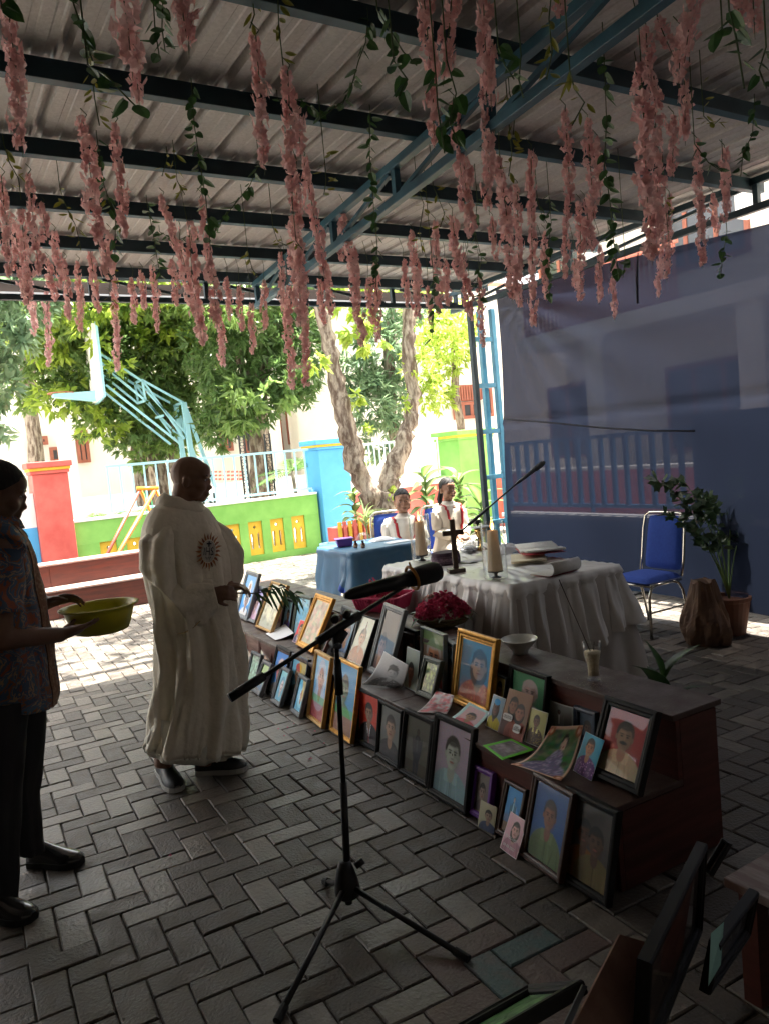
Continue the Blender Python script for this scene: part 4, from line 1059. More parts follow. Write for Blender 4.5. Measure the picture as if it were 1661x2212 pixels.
def frame_obj(e, W_, H_, bw, dp, style, spec, seed, glass=True, mat_w=0.0):
    """builds local parts: x = width (to the right), y = out to the back, z = up; e placed/rotated by caller"""
    fm = FR[style]
    if spec.get('boxy') is None:
        inner = bw
        for sd in range(4):
            mb = MB()
            h = W_/2; 
            if sd == 0: quad = [(-h, 0), (h, 0), (h-inner, inner), (-h+inner, inner)]
            if sd == 1: quad = [(h, 0), (h, H_), (h-inner, H_-inner), (h-inner, inner)]
            if sd == 2: quad = [(h, H_), (-h, H_), (-h+inner, H_-inner), (h-inner, H_-inner)]
            if sd == 3: quad = [(-h, H_), (-h, 0), (-h+inner, inner), (-h+inner, H_-inner)]
            o0 = quad[0]; o1 = quad[1]; i1 = quad[2]; i0 = quad[3]
            L = lambda a, b, t: (a[0]+(b[0]-a[0])*t, a[1]+(b[1]-a[1])*t)
            pr = [(0, dp), (0, -.002), (.12, -.006), (.45, -.007), (.6, -.003), (.85, -.002), (1.0, .003), (1.0, dp)]
            vs = []
            for t, y in pr:
                a = L(o0, i0, t); b = L(o1, i1, t); vs += [(a[0], y, a[1]), (b[0], y, b[1])]
            n = len(pr)
            fs = [(2*k, 2*k+1, 2*((k+1) % n)+1, 2*((k+1) % n)) for k in range(n)]+[tuple(2*k for k in range(n)), tuple(2*k+1 for k in reversed(range(n)))]
            mb.add(vs, fs)
            o = mb.build('frame_rail', fm, e, local=True)
        mb = MB(); mb.bb(-W_/2+inner*.6, W_/2-inner*.6, dp*.6, dp*.85, inner*.6, H_-inner*.6); mb.build('back_board', M['back'], e, local=True)
        iw, ih = W_-2*inner, H_-2*inner
        if style in ('gold', 'goldthin') and spec.get('liner'):
            mb = MB()
            for q in ((-iw/2, -iw/2+.006, inner, H_-inner), (iw/2-.006, iw/2, inner, H_-inner), (-iw/2+.007, iw/2-.007, inner, inner+.006), (-iw/2+.007, iw/2-.007, H_-inner-.006, H_-inner)): mb.bb(q[0], q[1], .0045, .007, q[2], q[3])
            mb.build('liner', FR['gold'], e, local=True)
        mb = print_mesh(iw, ih, spec, seed)
        if mat_w: 
            for k in (): pass
        mb.v = [(x, .008, z+inner) for x, y, z in mb.v]
        o = mb.build('photo_print', M['print'], e, local=True)
        if glass:
            mb = MB(); mb.add([(-iw/2, .0055, inner), (iw/2, .0055, inner), (iw/2, .0055, H_-inner), (-iw/2, .0055, H_-inner)], [(0, 1, 2, 3)])
            mb.build('glass_pane', M['glass'], e, local=True)
    return e
PL = {
'u1': ((2.111, 5.922, 0.30, -93.2, 22.0, 0.316, 0.390), 'ltgrey', 0.034, dict(bg=(.10,.28,.60),kind='half',people=[(.5,.72,.5,dict(cloth=(.75,.78,.8),veil=(.8,.8,.8))),(.5,.36,.75,dict(cloth=(.75,.78,.72)))]), "pale grey frame farthest along the upper step, two white-clad figures on blue"),
'u2': ((2.112, 5.732, 0.30, -90.2, 26.5, 0.225, 0.294), 'ltgrey', 0.026, dict(bg=(.30,.28,.46),people=[(.5,.5,.9,dict(cloth=(.45,.3,.4),skin=(.5,.35,.35)))]), "pale grey frame with a mauve portrait second along the upper step"),
'u3': ((2.067, 5.347, 0.30, -92.0, 27.6, 0.327, 0.369), 'goldthin', 0.02, dict(kind='scene',bg=(.35,.36,.28),c2=(.3,.3,.2)), "thin pale gold frame on the upper step, tree reflections painted into its print"),  # tree reflections painted into the print colours
'u3b': ((2.103, 5.317, 0.30, -86.1, 22.5, 0.124, 0.151), None, 0, dict(bg=(.45,.5,.6),people=[(.5,.55,.9,dict(cloth=(.5,.4,.15)))],border=(.75,.78,.8),bw=.05), "small unframed portrait leaning on the thin pale gold frame"),
'u4': ((2.173, 5.186, 0.30, -92.1, 15.7, 0.179, 0.236), 'black', 0.02, dict(bg=(.28,.45,.62),people=[(.5,.5,.8,dict(cloth=(.10,.06,.25)))]), "narrow black frame with a blue and violet portrait behind the white paper"),
'u5': ((2.149, 4.899, 0.30, -88.8, 15.6, 0.237, 0.297), 'green', 0.022, dict(bg=(.18,.38,.50),kind='scene',c2=(.2,.35,.4)), "dark green frame with glassy blue picture left of the big gold frame"),
'u6': ((2.080, 4.784, 0.30, -89.2, 29.6, 0.127, 0.161), None, 0, dict(bg=(.50,.05,.06),people=[(.5,.6,.95,dict(cloth=(.06,.06,.12),tie=(.4,.05,.05)))],border=(.55,.35,.38),bw=.04), "small red-ground portrait of a suited man before the big gold frame"),
'u7': ((2.032, 4.561, 0.30, -94.8, 29.5, 0.306, 0.373), 'gold', 0.034, dict(kind='scene',bg=(.25,.26,.16),c2=(.3,.16,.12),liner=1), "wide bright gold frame on the upper step, leafy reflection painted into its print"),  # leaf reflection on the glass is painted as print colour
'u8': ((2.063, 4.419, 0.30, -97.9, 32.1, 0.193, 0.275), 'red', 0.024, dict(kind='scene',bg=(.3,.3,.25),c2=(.2,.25,.3)), "mottled red-brown frame right of the bright gold frame"),
'u9': ((2.109, 4.204, 0.30, -96.1, 20.6, 0.292, 0.308), 'grey', 0.03, dict(bg=(.10,.16,.20),liner=1,people=[(.5,.5,1.,dict(cloth=(.08,.12,.2)))]), "dark grey frame standing behind the microphone clamp"),
'u10': ((2.063, 3.966, 0.30, -94.8, 26.3, 0.250, 0.305), 'black', 0.012, dict(bg=(.42,.44,.36),people=[(.5,.56,.80,dict(cloth=(.30,.10,.05),tall=(.12,.08,.06),skin=(.4,.25,.18)))],border=(.50,.52,.45),bw=.05), "pale portrait of a man in a tall headdress on the upper step"),
'u11': ((2.046, 3.653, 0.30, -99.6, 21.1, 0.296, 0.405), 'ltgrey', 0.036, dict(bg=(.12,.10,.08),people=[(.28,.40,.9,dict(cloth=(.03,.03,.03)))],gain=.8), "large pale grey frame mirroring blue steel and leaves"),
'u12': ((2.187, 3.540, 0.30, -97.6, 6.9, 0.164, 0.266), 'black', 0.02, dict(bg=(.14,.10,.08),people=[(.5,.6,1.,dict(cloth=(.1,.05,.05)))]), "black frame behind the round-cornered print"),
'u13': ((2.067, 3.351, 0.30, -95.3, 11.9, 0.142, 0.212), None, 0, dict(bg=(.22,.25,.22),people=[(.5,.42,.95,dict(skin=(.25,.11,.07),cloth=(.25,.27,.2)))],border=(.38,.42,.42),bw=.03), "unframed narrow portrait beside the curled black-and-white photo"),
'u14': ((2.158, 3.282, 0.30, -96.9, 6.6, 0.260, 0.300), 'ltgrey', 0.012, dict(bg=(.16,.11,.08),people=[(.5,.52,1.45,dict(hair=(.35,.33,.32),skin=(.45,.22,.13),glasses=1,cloth=(.3,.06,.05)))],extra='greentop'), "close-up portrait of a grey-haired man in glasses, thin frame"),
'u15': ((2.032, 3.170, 0.30, -91.6, 22.1, 0.158, 0.199), 'green', 0.028, dict(kind='scene',bg=(.10,.16,.06),c2=(.3,.4,.12)), "small grey-green frame with a leafy picture at the front of the upper step"),
'u16': ((2.163, 3.148, 0.30, -107.2, 7.4, 0.143, 0.265), 'grey', 0.014, dict(bg=(.15,.25,.30),people=[(.5,.45,.9,dict(cloth=(.2,.1,.08)))]), "narrow grey frame squeezed left of the ornate gold frame"),
'u17': ((2.086, 2.872, 0.30, -94.4, 13.3, 0.328, 0.358), 'gold', 0.036, dict(bg=(.05,.16,.26),liner=1,people=[(.62,.60,1.05,dict(skin=(.36,.24,.17),cloth=(.40,.13,.10),cloth2=(.5,.25,.15),long=1))],extra=None), "large ornate gold frame with a woman in a pink lace blouse"),
'u18': ((2.115, 2.710, 0.30, -100.8, 13.0, 0.122, 0.190), 'black', 0.014, dict(bg=(.32,.26,.10),people=[(.4,.6,1.1,dict(cloth=(.05,.03,.03)))]), "small black frame with a face on yellow right of the ornate gold frame"),
'u19': ((2.116, 2.521, 0.30, -93.7, 11.1, 0.266, 0.249), 'black', 0.022, dict(bg=(.05,.18,.09),people=[(.55,.62,1.05,dict(hair=(.35,.3,.3),skin=(.30,.22,.2),cloth=(.25,.25,.25)))]), "black frame with a green-ground portrait below the white bowl"),
'u20': ((2.008, 2.609, 0.30, -94.1, 23.3, 0.093, 0.145), None, 0, dict(bg=(.2,.28,.35),people=[(.5,.62,1.0,dict(cap=(.05,.25,.50),skin=(.13,.08,.07),cloth=(.40,.34,.05),long=1))],border=(.5,.5,.52),bw=.03), "narrow unframed print of a person in a blue cap and yellow top"),
'u21': ((1.998, 2.477, 0.30, -90.2, 25.4, 0.155, 0.196), None, 0, dict(bg=(.20,.12,.08),people=[(.36,.66,.78,dict(skin=(.2,.1,.07),cloth=(.06,.02,.02),long=1)),(.66,.56,.75,dict(skin=(.26,.12,.08),cloth=(.22,.06,.04),long=1))],border=(.24,.15,.12),bw=.015), "unframed print of two faces with two white name tags"),
'u22': ((2.013, 2.350, 0.30, -89.8, 20.9, 0.104, 0.143), None, 0, dict(bg=(.34,.33,.16),people=[(.5,.66,.75,dict(skin=(.12,.07,.05),cloth=(.05,.035,.03),collar=(.5,.45,.2),cloth2=(.2,.15,.05)))],border=(.5,.5,.45),bw=.03), "unframed print of a young man in a dark batik jacket"),
'u23': ((2.145, 2.330, 0.30, -91.4, 7.2, 0.145, 0.144), None, 0, dict(bg=(.16,.16,.15),kind='figure',cloth=(.22,.22,.22),skin=(.1,.06,.05),border=(.30,.32,.30),bw=.05), "unframed pale grey print with a tiny figure behind the batik jacket print"),
'u24': ((2.137, 2.187, 0.30, -92.6, 6.8, 0.124, 0.155), 'navy', 0.022, dict(bg=(.05,.07,.10),people=[(.6,.5,1.1,dict(skin=(.12,.08,.07),cloth=(.02,.02,.03)))]), "dark blue patterned frame left of the mustached man"),
'u25': ((1.959, 1.883, 0.30, -92.5, 24.2, 0.251, 0.291), 'black', 0.034, dict(bg=(.28,.035,.035),people=[(.5,.60,.98,dict(skin=(.30,.19,.13),cloth=(.33,.29,.19),collar=(.42,.38,.25),stache=1))],gain=.9), "big dark frame at the right end of the step, mustached man on red"),
'u26': ((1.946, 2.013, 0.30, -99.2, 27.3, 0.110, 0.152), None, 0, dict(bg=(.05,.24,.36),people=[(.5,.68,.92,dict(skin=(.30,.15,.09),cloth=(.07,.02,.12),cloth2=(.3,.15,.35)))],border=(.5,.6,.65),bw=.025), "unframed portrait of a woman in purple batik on bright blue"),
'l1': ((1.954, 5.381, 0.00, -88.6, 6.5, 0.227, 0.296), 'tan', 0.018, dict(bg=(.3,.3,.26),kind='scene',c2=(.4,.3,.25)), "tan wooden frame on the paving, farthest of the lower row"),
'l2': ((1.932, 5.073, 0.00, -88.9, 7.7, 0.243, 0.298), 'red', 0.026, dict(bg=(.5,.5,.42),people=[(.5,.50,1.0,dict(veil=(.10,.12,.16),skin=(.42,.2,.14),cloth=(.12,.13,.16)))]), "mottled red frame with a veiled woman in the lower row"),
'l3': ((1.812, 5.059, 0.00, -90.7, 20.7, 0.188, 0.233), 'grey', 0.024, dict(bg=(.28,.36,.30),kind='scene',c2=(.3,.45,.35)), "small grey frame with a pale green picture beside the robe"),
'l4': ((1.772, 4.847, 0.00, -92.7, 29.8, 0.172, 0.225), 'grey', 0.028, dict(bg=(.18,.28,.08),people=[(.5,.5,.8,dict(cloth=(.1,.1,.1)))]), "small grey frame with a lime green picture, low on the paving"),
'l5': ((1.827, 4.683, 0.00, -93.0, 20.7, 0.258, 0.330), 'black', 0.022, dict(bg=(.06,.20,.48),people=[(.5,.52,1.15,dict(hair=(.5,.45,.4),skin=(.45,.2,.2),cloth=(.2,.2,.2)))]), "black frame with a bright blue portrait crossed by the boom"),
'l6': ((1.781, 4.532, 0.00, -93.5, 24.0, 0.168, 0.239), 'grey', 0.026, dict(bg=(.22,.46,.60),people=[(.5,.52,1.,dict(veil=(.15,.35,.45),skin=(.5,.45,.45),cloth=(.3,.5,.6)))]), "grey frame with a pale blue veiled face in front of the black frame"),
'l7': ((1.846, 4.405, 0.00, -90.4, 16.1, 0.245, 0.320), 'navy', 0.016, dict(bg=(.12,.30,.42),extra='yellow',people=[(.45,.62,.9,dict(cap=(.3,.04,.03),skin=(.4,.25,.18),cloth=(.05,.08,.09)))]), "dark frame with a yellow and blue picture of a red-capped person"),
'l8': ((1.791, 4.254, 0.00, -96.3, 20.4, 0.173, 0.237), 'grey', 0.026, dict(bg=(.10,.34,.55),extra='yellow',people=[(.6,.55,.8,dict(cloth=(.1,.35,.5),veil=(.2,.45,.6)))]), "narrow grey frame with blue and yellow print, frontmost by the gold frame"),
'l9': ((1.817, 4.041, 0.00, -95.5, 14.1, 0.257, 0.408), 'goldthin', 0.02, dict(bg=(.16,.34,.55),extra='greenband',liner=1,people=[(.5,.66,.95,dict(veil=(.30,.38,.5),skin=(.35,.2,.18),cloth=(.25,.08,.09)))]), "tall pale gold frame left of the microphone pole"),
'l10': ((1.822, 3.730, 0.00, -93.4, 13.5, 0.286, 0.415), 'gold', 0.016, dict(bg=(.06,.22,.40),extra='greenband',liner=1,people=[(.4,.62,.85,dict(skin=(.1,.15,.1),cloth=(.05,.15,.08)))]), "tall black and gold frame behind the microphone pole"),
'l11': ((1.860, 3.497, 0.00, -89.7, 7.6, 0.246, 0.297), 'black', 0.022, dict(bg=(.48,.05,.03),people=[(.5,.62,.85,dict(skin=(.26,.15,.10),cloth=(.035,.03,.035),tie=(.25,.05,.05)))]), "black frame, man in a dark suit and tie on red"),
'l12': ((1.833, 3.254, 0.00, -93.5, 10.3, 0.246, 0.288), 'black', 0.022, dict(bg=(.15,.16,.15),people=[(.5,.60,1.05,dict(skin=(.38,.25,.18),cloth=(.03,.03,.035)))]), "black frame, old woman in black on a grey ground"),
'l13': ((1.813, 2.992, 0.00, -90.4, 12.9, 0.249, 0.308), 'black', 0.026, dict(kind='figure',bg=(.11,.115,.10),cloth=(.03,.035,.045),ground=(.08,.075,.06),skin=(.06,.05,.04),shirt=(.06,.07,.08)), "black frame with a murky full-length standing figure"),
'l14': ((1.790, 2.692, 0.00, -90.9, 13.3, 0.296, 0.360), 'black', 0.028, dict(bg=(.30,.26,.32),people=[(.5,.60,1.0,dict(skin=(.34,.38,.34),cloth=(.20,.30,.33),collar=(.26,.38,.40)))]), "big black frame with a bleached portrait in pale teal shirt"),
'l15': ((1.808, 2.492, 0.00, -90.6, 14.1, 0.138, 0.206), 'purple', 0.024, dict(bg=(.12,.10,.09),people=[(.5,.52,.95,dict(skin=(.2,.15,.13),cloth=(.08,.06,.06)))],border=(.2,.14,.1),bw=.04), "small purple frame between the bleached portrait and brown frames"),
'l15b': ((1.775, 2.401, 0.00, -87.4, 16.4, 0.098, 0.106), None, 0, dict(bg=(.26,.25,.18),people=[(.6,.55,.9,dict(skin=(.2,.14,.11),cloth=(.03,.04,.08)))]), "small unframed print leaning on the purple frame"),
'l16': ((1.784, 2.288, 0.00, -92.7, 19.9, 0.136, 0.212), 'brown', 0.02, dict(kind='figure',bg=(.03,.08,.22),cloth=(.015,.013,.02),ground=(.1,.06,.03),shirt=(.5,.5,.5)), "brown frame with a full-length suited man on blue"),
'l17': ((1.727, 2.208, 0.00, -95.4, 26.7, 0.107, 0.142), None, 0, dict(bg=(.48,.32,.36),people=[(.58,.62,.9,dict(skin=(.45,.28,.26),cloth=(.3,.16,.2),long=1))],border=(.6,.5,.52),bw=.03), "small pink print with two dates leaning on the brown frame"),
'l18': ((1.736, 2.047, 0.00, -95.9, 17.1, 0.234, 0.313), 'brown', 0.024, dict(bg=(.03,.09,.26),people=[(.5,.62,.85,dict(skin=(.20,.10,.07),cloth=(.085,.125,.055),collar=(.12,.17,.08)))]), "brown wooden frame, man in a green uniform shirt on blue"),
'l19': ((1.752, 1.858, 0.00, -93.0, 14.3, 0.249, 0.313), 'black', 0.026, dict(bg=(.06,.055,.05),kind='half',people=[(.38,.60,.75,dict(skin=(.10,.05,.03),cloth=(.16,.07,.02))),(.66,.56,.8,dict(skin=(.10,.06,.04),cloth=(.11,.085,.035)))]), "black frame at the near end of the lower row, dim pair of figures"),
}

framed = {}
for n_, (key, (fit, style, bw, spec, label)) in enumerate(PL.items()):
    X, Y, Z, ang, lean, W_, H_ = fit
    dp = .02 if style else .001
    low = key[0] == 'l'
    e = empty('framed_portrait' if style else 'unframed_portrait', (0, 0, 0), label, 'framed photo' if style else 'photo print',
              ('portraits standing on the paving against the lower riser' if low else 'portraits standing on the lower tread of the bench'))
    e.matrix_world = Matrix.Translation((X, Y, Z+dp*math.sin(R(lean))+.001)) @ Matrix.Rotation(R(ang), 4, 'Z') @ Matrix.Rotation(-R(lean), 4, 'X')
    framed[key] = (e, W_, H_)
    if style: frame_obj(e, W_, H_, bw, dp, style, spec, n_)
    else:
        mb = print_mesh(W_, H_, spec, n_); r_ = random.Random(n_); cv = r_.uniform(.05, .12)*W_
        mb.v = [(x, cv*((x/W_*2)**2-1)*.5, z) for x, y, z in mb.v]
        mb.build('photo_print', M['print'], e, local=True, smooth=True, solid=.0008)
    if style in ('black', 'brown', 'ltgrey', 'gold') and H_ > .24:   # strut on the back
        mb = MB(); a = R(lean); mb.beam((0, dp+.001, H_*.6), (0, dp+.035, .02), .03, .004); mb.build('easel_strut', M['back'], e, local=True)
# printed lettering on two of the prints
def letters(key, body, size, x, z, mm, y=-.0016):
    e, W_, H_ = framed[key]; vs, fs = text_mesh(body, size, .0001); m = MB(); m.add([(x+v[0], y+v[2]-.004, z+v[1]) for v in vs], fs); m.build('lettering', mm, e, local=True)
M['ink_white'] = mat('white_ink', (.75, .75, .75), .5); M['ink_black'] = mat('black_ink', (.02, .02, .02), .5)
letters('l17', '27-03-1957', .0155, 0, .055, M['ink_white']); letters('l17', '04-08-2021', .0155, 0, .024, M['ink_white'])
for (x, z, w, h, t, s) in ((-.034, .078, .06, .030, 'CRESCENTIA\nSOEMARTIYAH', .0085), (.036, .046, .046, .036, 'MARIA\nPATRICIA\nSOEMARTINI', .0078)):
    e, W_, H_ = framed['u21']
    m = MB(); P_l = [(x+w/2*math.copysign(abs(math.cos(t_))**.5, math.cos(t_)), -.010, z+h/2*math.copysign(abs(math.sin(t_))**.5, math.sin(t_))) for t_ in np.linspace(0, 2*math.pi, 25)[:-1]]
    m.prism(P_l, (0, .0005, 0)); m.build('name_tag', M['ink_white'], e, local=True)
    letters('u21', t, s, x, z, M['ink_black'], -.0075)
e, W_, H_ = framed['u17']
for k in range(26):      # carved studs along the top of the ornate frame
    m = MB(); m.ell((-W_/2+.014+k*(W_-.028)/25, -.008, H_-.012), (.0045, .004, .006), n=6, m=4); m.build('stud', FR['gold'], e, local=True)
# ------------------------------------------------------------------ loose papers
def sheet_obj(label, corners, z, curl, spec, seed, name='photo_print', cat='paper', axis=1):
    """corners TL,TR,BR,BL as world points; curl lifts one end"""
    TL, TR, BR, BL = [np.array(c) for c in corners]; nx, ny = 28, 36
    img = paint(spec, nx+1, ny+1, seed); G = []
    for j in range(ny+1):
        t = j/ny; row = []
        for i in range(nx+1):
            u = i/nx; p = (BL*(1-u)+BR*u)*(1-t)+(TL*(1-u)+TR*u)*t
            p = p+np.array([0, 0, curl*((t*t if axis == 1 else (1-t)**2)*0+math.sin(math.pi*t)*-.25+.012*math.sin(u*5+t*3))])
            p[2] = max(p[2], z+.002); row.append(tuple(p))
        G.append(row)
    mb = MB(); mb.grid(G); mb.c = img.reshape(-1, 3)
    o = mb.build(name, M['print'], None, smooth=True, solid=.0006); tag(o, label, cat); return o
def on(x, y, z): return atz(x, y, z)
def z2(x, y): return (486.2+.26017*x, 1188.4+.26017*y)
def z3(x, y): return (702.2+.26017*x, 1107.4+.26017*y)
def z4(x, y): return (918.3+.32522*x, 1350.5+.32522*y)
S1 = .303
sheet_obj('curled black-and-white photo of a man in a beret', [on(*z3(490, 1150), S1+.16), on(*z3(690, 1270), S1+.15), on(*z3(620, 1455), S1+.004), on(*z3(310, 1430), S1+.004)], S1, .10,
          dict(bg=(.30, .31, .33), bw_photo=1, people=[(.55, .62, .75, dict(cap=(.03, .03, .03), skin=(.3, .3, .3), cloth=(.09, .09, .09), cloth2=(.3, .3, .3)))], border=(.45, .46, .48), bw=.03), 71)
sheet_obj('white printed sheet lying on the step by the small red portrait', [on(*z2(500, 615), S1+.05), on(*z2(575, 690), S1+.035), on(*z2(420, 748), S1+.004), on(*z2(338, 695), S1+.004)], S1, .02,
          dict(kind='none', bg=(.72, .73, .76)), 72)
sheet_obj('curled print with red writing left of the ornate gold frame foot', [on(*z4(75, 435), S1+.05), on(*z4(192, 470), S1+.07), on(*z4(140, 590), S1+.004), on(*z4(-60, 580), S1+.004)], S1, .05,
          dict(kind='scene', bg=(.42, .38, .38), c2=(.35, .05, .06), border=(.5, .5, .5), bw=.05), 73)
sheet_obj('pale turquoise-edged print with flowers before the ornate gold frame', [on(*z4(290, 512), S1+.05), on(*z4(432, 582), S1+.045), on(*z4(320, 698), S1+.004), on(*z4(160, 622), S1+.004)], S1, .03,
          dict(bg=(.5, .35, .36), people=[(.5, .5, .8, dict(cloth=(.4, .08, .1)))], border=(.42, .58, .58), bw=.13), 74)
sheet_obj('bright green bordered photo lying at the edge of the step', [on(*z4(570, 755), S1+.02), on(*z4(728, 830), S1+.01), on(*z4(510, 898), S1+.004), on(*z4(380, 800), S1+.004)], S1, .0,
          dict(kind='scene', bg=(.14, .13, .13), c2=(.2, .18, .2), border=(.10, .38, .04), bw=.14), 75)
sheet_obj('large curling portrait with an ornamental brown border', [on(*z4(840, 670), S1+.15), on(*z4(1050, 670), S1+.16), on(*z4(940, 1015), S1+.004)+np.array([-.03, 0, 0]), on(*z4(565, 925), S1+.004)], S1, .16, dict(kind='lady', bg=(.16, .2, .12)), 76)
# ================================================================== ALTAR TABLE AND THINGS ON IT
M['satin'] = mat('grey_white_satin', (0.60, 0.585, 0.565), .36, color2=(0.66, 0.645, 0.625), scale=5, spec=.6, bump=.5, bscale=11)
M['sheetc'] = mat('plain_beige_cloth', (0.40, 0.37, 0.34), .8, color2=(0.46, 0.43, 0.40), scale=3)
M['bluecloth'] = mat('light_blue_satin_cloth', (0.035, 0.12, 0.22), .42, color2=(0.05, 0.155, 0.27), scale=4, spec=.6, bump=.1)
M['bluelace'] = mat('royal_blue_trim', (0.02, 0.08, 0.42), .6)
M['tablewood'] = mat('table_wood', (0.12, 0.05, 0.03), .5)
def draped(parent, name, m, corners, z, drop, flare, fold, nf, seed=0, top=True, ripple=0.0, dropf=None, rc=.05, z_floor=None, rows=22, skirt_only=False):
    """cloth over a table: top plus folded skirt. corners ccw"""
    r = random.Random(seed); C = [np.array(c[:2], float) for c in corners]; n = len(C); P = []
    for i in range(n):
        a, b, c = C[i-1], C[i], C[(i+1) % n]
        d1 = (a-b)/np.linalg.norm(a-b); d2 = (c-b)/np.linalg.norm(c-b)
        for k in range(7):
            t = k/6; P.append((b+d1*rc*(1-t)**2+d2*rc*t**2))
        L = np.linalg.norm(c-b)-2*rc; m_ = max(2, int(L/.011))
        for k in range(1, m_): P.append(b+d2*(rc+L*k/m_))
    P = np.array(P); N = len(P); cen = P.mean(0)
    T = np.roll(P, -1, 0)-np.roll(P, 1, 0); T /= np.linalg.norm(T, axis=1, keepdims=True); Nn = np.stack([T[:, 1], -T[:, 0]], 1)
    if ((P-cen)*Nn).sum(1).mean() < 0: Nn = -Nn
    s = np.concatenate([[0], np.cumsum(np.linalg.norm(np.diff(P, axis=0), axis=1))]); S = s[-1]
    ph = [r.uniform(0, 6.28) for _ in range(6)]
    G = []
    if top and not skirt_only:
        for f_ in (0.0, .12, .25, .38, .5, .6, .7, .78, .85, .91, .96):
            row = []
            for i in range(N):
                p = cen+(P[i]-cen)*f_
                zz = z+ripple*(math.sin(p[0]*47+p[1]*21+ph[0])*math.sin(p[1]*39-p[0]*13+ph[1])+.6*math.sin(p[0]*83+p[1]*64))*(1 if f_ < .9 else .6)
                row.append((p[0], p[1], zz))
            G.append(row)
    for k in range(rows+1):
        t = k/rows; row = []
        for i in range(N):
            w = s[i]/S*2*math.pi
            d = drop*(1 if dropf is None else dropf(P[i], w))
            a = fold*(t**.7)*(math.sin(w*nf+ph[2]+.8*math.sin(w*3+ph[3])+t*.9)+.55*math.sin(w*nf*1.9+ph[4]+t*1.7*math.sin(w*5))+.35*math.sin(w*nf*.37+ph[5]))
            a += fold*.35*math.sin(t*9+w*7)*t - fold*.9*t**.5*(1-abs(math.sin(w*nf*.61+ph[1]+t*1.5*math.sin(w*4))))**3 + fold*.25*math.sin(w*nf*3.1+t*6)*t
            o = flare*t+a+.004
            if t < .12: o = flare*t+a*t/.12+.004+.012*math.sin(math.pi*t/.24)
            q = P[i]+Nn[i]*o
            zz = z+.002-d*t**1.02+(ripple*.4*math.sin(w*60) if k == 0 else 0)
            if z_floor is not None: zz = max(zz, z_floor)
            row.append((q[0], q[1], zz))
        G.append(row)
    mb = MB(); mb.grid(G, close=True)
    return mb.build(name, m, parent, smooth=True)
TZ = .75
tc_ = [(2.72, 3.24), (3.50, 3.16), (3.52, 4.60), (2.72, 4.62)]
tb_ = empty('altar_table', (3.1, 3.9, 0), 'long table hidden under the draped cloths behind the portraits', 'table')
m = MB(); m.bb(2.735, 3.485, 3.27, 4.585, TZ-.03, TZ-.006); m.build('tabletop', M['tablewood'], tb_)
for x_ in (2.78, 3.44):
    for y_ in (3.32, 4.54):
        m = MB(); m.bb(x_-.02, x_+.02, y_-.02, y_+.02, 0, TZ-.031); m.build('leg', M['tablewood'], tb_)
o = draped(None, 'under_cloth', M['sheetc'], tc_, TZ-.002, TZ-.012, .13, .028, 13, 3, rows=16)
tag(o, 'plain beige cloth reaching the floor under the satin cloth', 'tablecloth')
def dropf(p, w): return 1.0+.22*math.sin(w*2+1.2)+.10*math.sin(w*5)+(.25 if p[0] < 2.76 and p[1] < 3.5 else 0)
o = draped(None, 'satin_cloth', M['satin'], tc_, TZ+.003, .40, .10, .032, 33, 5, ripple=.005, dropf=dropf, rows=26)
tag(o, 'rumpled silvery white satin cloth draped over the altar table', 'tablecloth')
# side table in blue
bt = [(3.07, 5.72), (3.78, 5.72), (3.80, 6.42), (3.09, 6.42)]
tb2 = empty('side_table', (3.43, 6.07, 0), 'small square side table under the light blue cloth', 'table')
m = MB(); m.bb(3.09, 3.77, 5.74, 6.40, .69, .714); m.build('tabletop', M['tablewood'], tb2)
for x_ in (3.13, 3.73):
    for y_ in (5.78, 6.36):
        m = MB(); m.bb(x_-.02, x_+.02, y_-.02, y_+.02, 0, .689); m.build('leg', M['redw'], tb2)
dz = lambda p, w: .60+.52*abs(math.sin(w*2+.35))**1.5
o = draped(None, 'blue_cloth', M['bluecloth'], bt, .722, .52, .045, .030, 5, 8, ripple=.001, dropf=dz, rows=22)
tag(o, 'light blue satin cloth with pointed corners on the side table', 'tablecloth')
me_b = o.data; o_blue = o
me_b.materials.append(M['bluelace'])
for p in me_b.polygons:
    pass
nrow = None
V = np.array([v.co for v in me_b.vertices]); 
cnt_rows = 11+23; Np = len(V)//cnt_rows
for p in me_b.polygons:
    if min(p.vertices)//Np >= cnt_rows-4: p.material_index = 1

